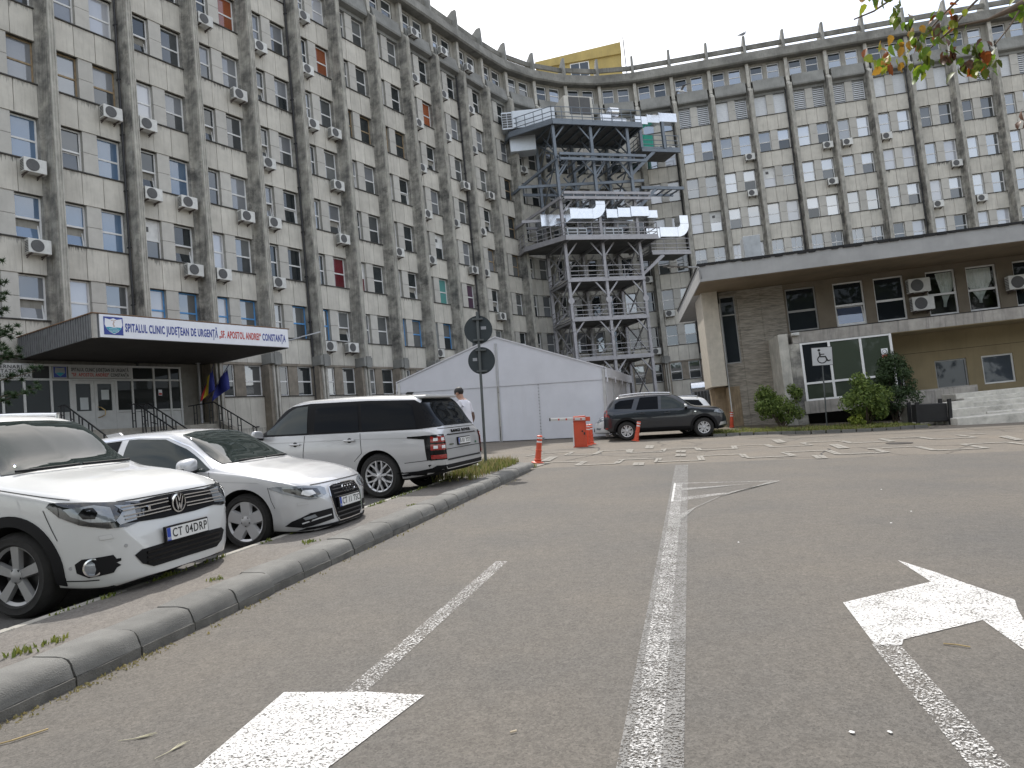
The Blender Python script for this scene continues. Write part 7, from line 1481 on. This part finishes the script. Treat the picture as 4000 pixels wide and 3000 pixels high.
# ---- trees of the street behind the viewer; one branch hangs into view
def tree(mtx, label, h_, rad, seed, n_=4200, leaf=.42):
    rr_ = random.Random(seed); o = thing('street_tree', label, 'tree', mtx, 'street trees behind the road'); mb = MB(); mb.tube((0, 0, -.1), (.1, .1, h_ * .4), .24, .17, 12); limbs = MB(); cl = []
    for i in range(16): a = i * 2.4; zc = h_ * (.38 + .55 * rr_.random()); r_ = rad * (.35 + .5 * rr_.random()); c = Vector((math.cos(a) * r_, math.sin(a) * r_, zc)); cl.append(c); limbs.tube((.1, .1, h_ * .33 + .2 * rr_.random()), c, .08, .02, 7)
    put('trunk', mb, BARK, o, 50); put('limb', limbs, BARK, o, 50); lm_ = MB(); pts = []
    for i in range(n_): c = cl[i % 16]; d = Vector((rr_.gauss(0, 1), rr_.gauss(0, 1), rr_.gauss(0, .8))); pts.append((c + d * rad * .24, d))
    leaf_quads(lm_, pts, leaf, rr_); put('crown', lm_, LF_TREE, o)
for i, (x, y, h_, r_) in enumerate(((-17, -12, 12, 4.4), (-9, -15, 13, 4.8), (-1, -13, 12, 4.6), (7, -15, 13, 4.8), (15, -12, 12.5, 4.6), (24, -8, 12, 4.6), (-26, -8, 12, 4.4), (32, 0, 11, 4.4), (38, 11, 11, 4.2))): tree(T(x, y), '%s leafy street tree beyond the road, facing the annex end' % ('first', 'second', 'third', 'fourth', 'fifth', 'sixth', 'seventh', 'eighth', 'ninth')[i], h_, r_, i)
bt_ = thing('overhanging_tree', 'branch of a tree with green and rust-red leaves hanging in from above', 'tree', T(6.2, 3.2, 0))
mb = MB(); mb.tube((0, 0, -.1), (.1, .3, 2.5), .14, .12, 12); mb.tube((.1, .3, 2.5), (-.2, 1.2, 4.2), .12, .07, 10); put('trunk', mb, BARK, bt_, 50)
def bp(x, z, dy=0.): return Vector((x * .692, 4.5 + dy, CAMZ + (z - CAMZ) * .692)) - Vector((6.2, 3.2, 0))
tb = Vector((-.2, 1.2, 4.2)); bmb = MB()
BR = [[tb, bp(5.1, 5.6), bp(4.38, 5.0), bp(4.22, 4.86), bp(4.05, 4.69), bp(3.93, 4.62)], [tb, bp(5.4, 5.7, .1), bp(4.57, 4.99, .1), bp(4.37, 4.78, .1), bp(4.14, 4.60, .1), bp(4.05, 4.52, .1)], [tb, bp(5.5, 5.5, -.1), bp(4.97, 4.96, -.1), bp(4.88, 4.85, -.1), bp(4.74, 4.65, -.1), bp(4.59, 4.49, -.1)], [bp(4.88, 4.85, -.1), bp(4.65, 4.80, 0), bp(4.42, 4.79, .05)], [tb, bp(4.6, 5.7, .2), bp(4.0, 5.25, .2), bp(3.75, 5.1, .2), bp(3.55, 5.03, .2)]]
for P in BR:
    for i in range(len(P) - 1): r0 = .03 if i == 0 else .010 - .0012 * i; bmb.tube(P[i], P[i + 1], max(.0035, r0), max(.003, .010 - .0012 * (i + 1)), 8)
put('limb', bmb, M('twig_bark', (.16, .12, .09), .8, var=.2), bt_, 50)
LFM = [leafmat('leaf_green', (.13, .22, .02), (.13, .22, .02), .45), leafmat('leaf_lime', (.26, .30, .03), (.26, .30, .03), .45), leafmat('leaf_olive', (.10, .13, .025), (.10, .13, .025), .35), leafmat('leaf_rust', (.30, .085, .02), (.30, .085, .02), .4), leafmat('leaf_brown', (.12, .06, .035), (.12, .06, .035), .3), leafmat('leaf_ochre', (.36, .20, .03), (.36, .20, .03), .45)]
def leaf_mesh(m, droop):
    mb = MB(); n_ = 7; vs = []
    for i in range(n_ + 1):
        t = i / n_; w_ = .30 * math.sin(math.pi * t ** .75) ** .9 if 0 < t < 1 else 0; w_ *= 1 + .22 * (i % 2); z = -droop * t * t
        vs += [(t, -w_, z + .28 * w_), (t, 0, z), (t, w_, z + .28 * w_)]
    mb.add(vs, [f for i in range(n_) for f in ((i * 3, i * 3 + 1, i * 3 + 4, i * 3 + 3), (i * 3 + 1, i * 3 + 2, i * 3 + 5, i * 3 + 4))]); return mb.mesh('leaf', [m], 60)
LM_ = [leaf_mesh(m, d) for m in LFM for d in (.15, .5)]
rl_ = random.Random(21)
def leaves(c, n_, spread, size, pal):
    for i in range(n_):
        p = c + Vector((rl_.gauss(0, spread), rl_.gauss(0, spread * .8), rl_.gauss(0, spread * .7))); a = rl_.uniform(0, 360)
        mt = Matrix.Translation(p) @ Matrix.Rotation(R(a), 4, 'Z') @ Matrix.Rotation(R(rl_.uniform(20, 95)), 4, 'Y') @ Matrix.Rotation(R(rl_.uniform(-60, 60)), 4, 'X') @ Matrix.Scale(size * rl_.uniform(.7, 1.25), 4)
        link('leaf', LM_[rl_.choice(pal) * 2 + rl_.randrange(2)], bt_, mt)
for x, z, n_, s_, pal in ((3.55, 5.02, 7, .045, (1, 0, 5, 2)), (3.86, 5.02, 5, .03, (0, 1, 2)), (4.0, 4.93, 5, .03, (2, 0, 5)), (4.25, 4.86, 10, .05, (0, 4, 1, 1, 3)), (4.38, 4.75, 9, .045, (0, 1, 2)), (3.93, 4.66, 14, .06, (3, 5, 0, 1, 1, 2)), (3.75, 4.62, 10, .05, (3, 5, 1, 1, 0)), (3.72, 4.47, 7, .035, (1, 5, 3)), (4.08, 4.55, 13, .06, (0, 1, 2, 0)), (4.22, 4.50, 8, .04, (2, 0, 4)), (4.42, 4.47, 14, .055, (2, 0, 1, 4, 0, 3)), (4.58, 4.44, 12, .05, (0, 2, 1, 3)), (4.94, 4.84, 7, .04, (1, 0)), (5.05, 4.95, 6, .04, (1, 0, 2)), (4.92, 3.86, 4, .03, (5, 4, 3)), (4.7, 4.5, 5, .03, (3, 0))):
    leaves(bp(x, z, rl_.uniform(-.1, .15)), int(n_ * 1.8), s_ * 1.05, .068, pal)
mb = MB(); mb.path([bp(5.5, 5.5, -.1), bp(5.25, 4.6), bp(5.0, 3.95), bp(4.93, 3.88)], .004, 6); put('limb', mb, MATS['twig_bark'], bt_, 50)
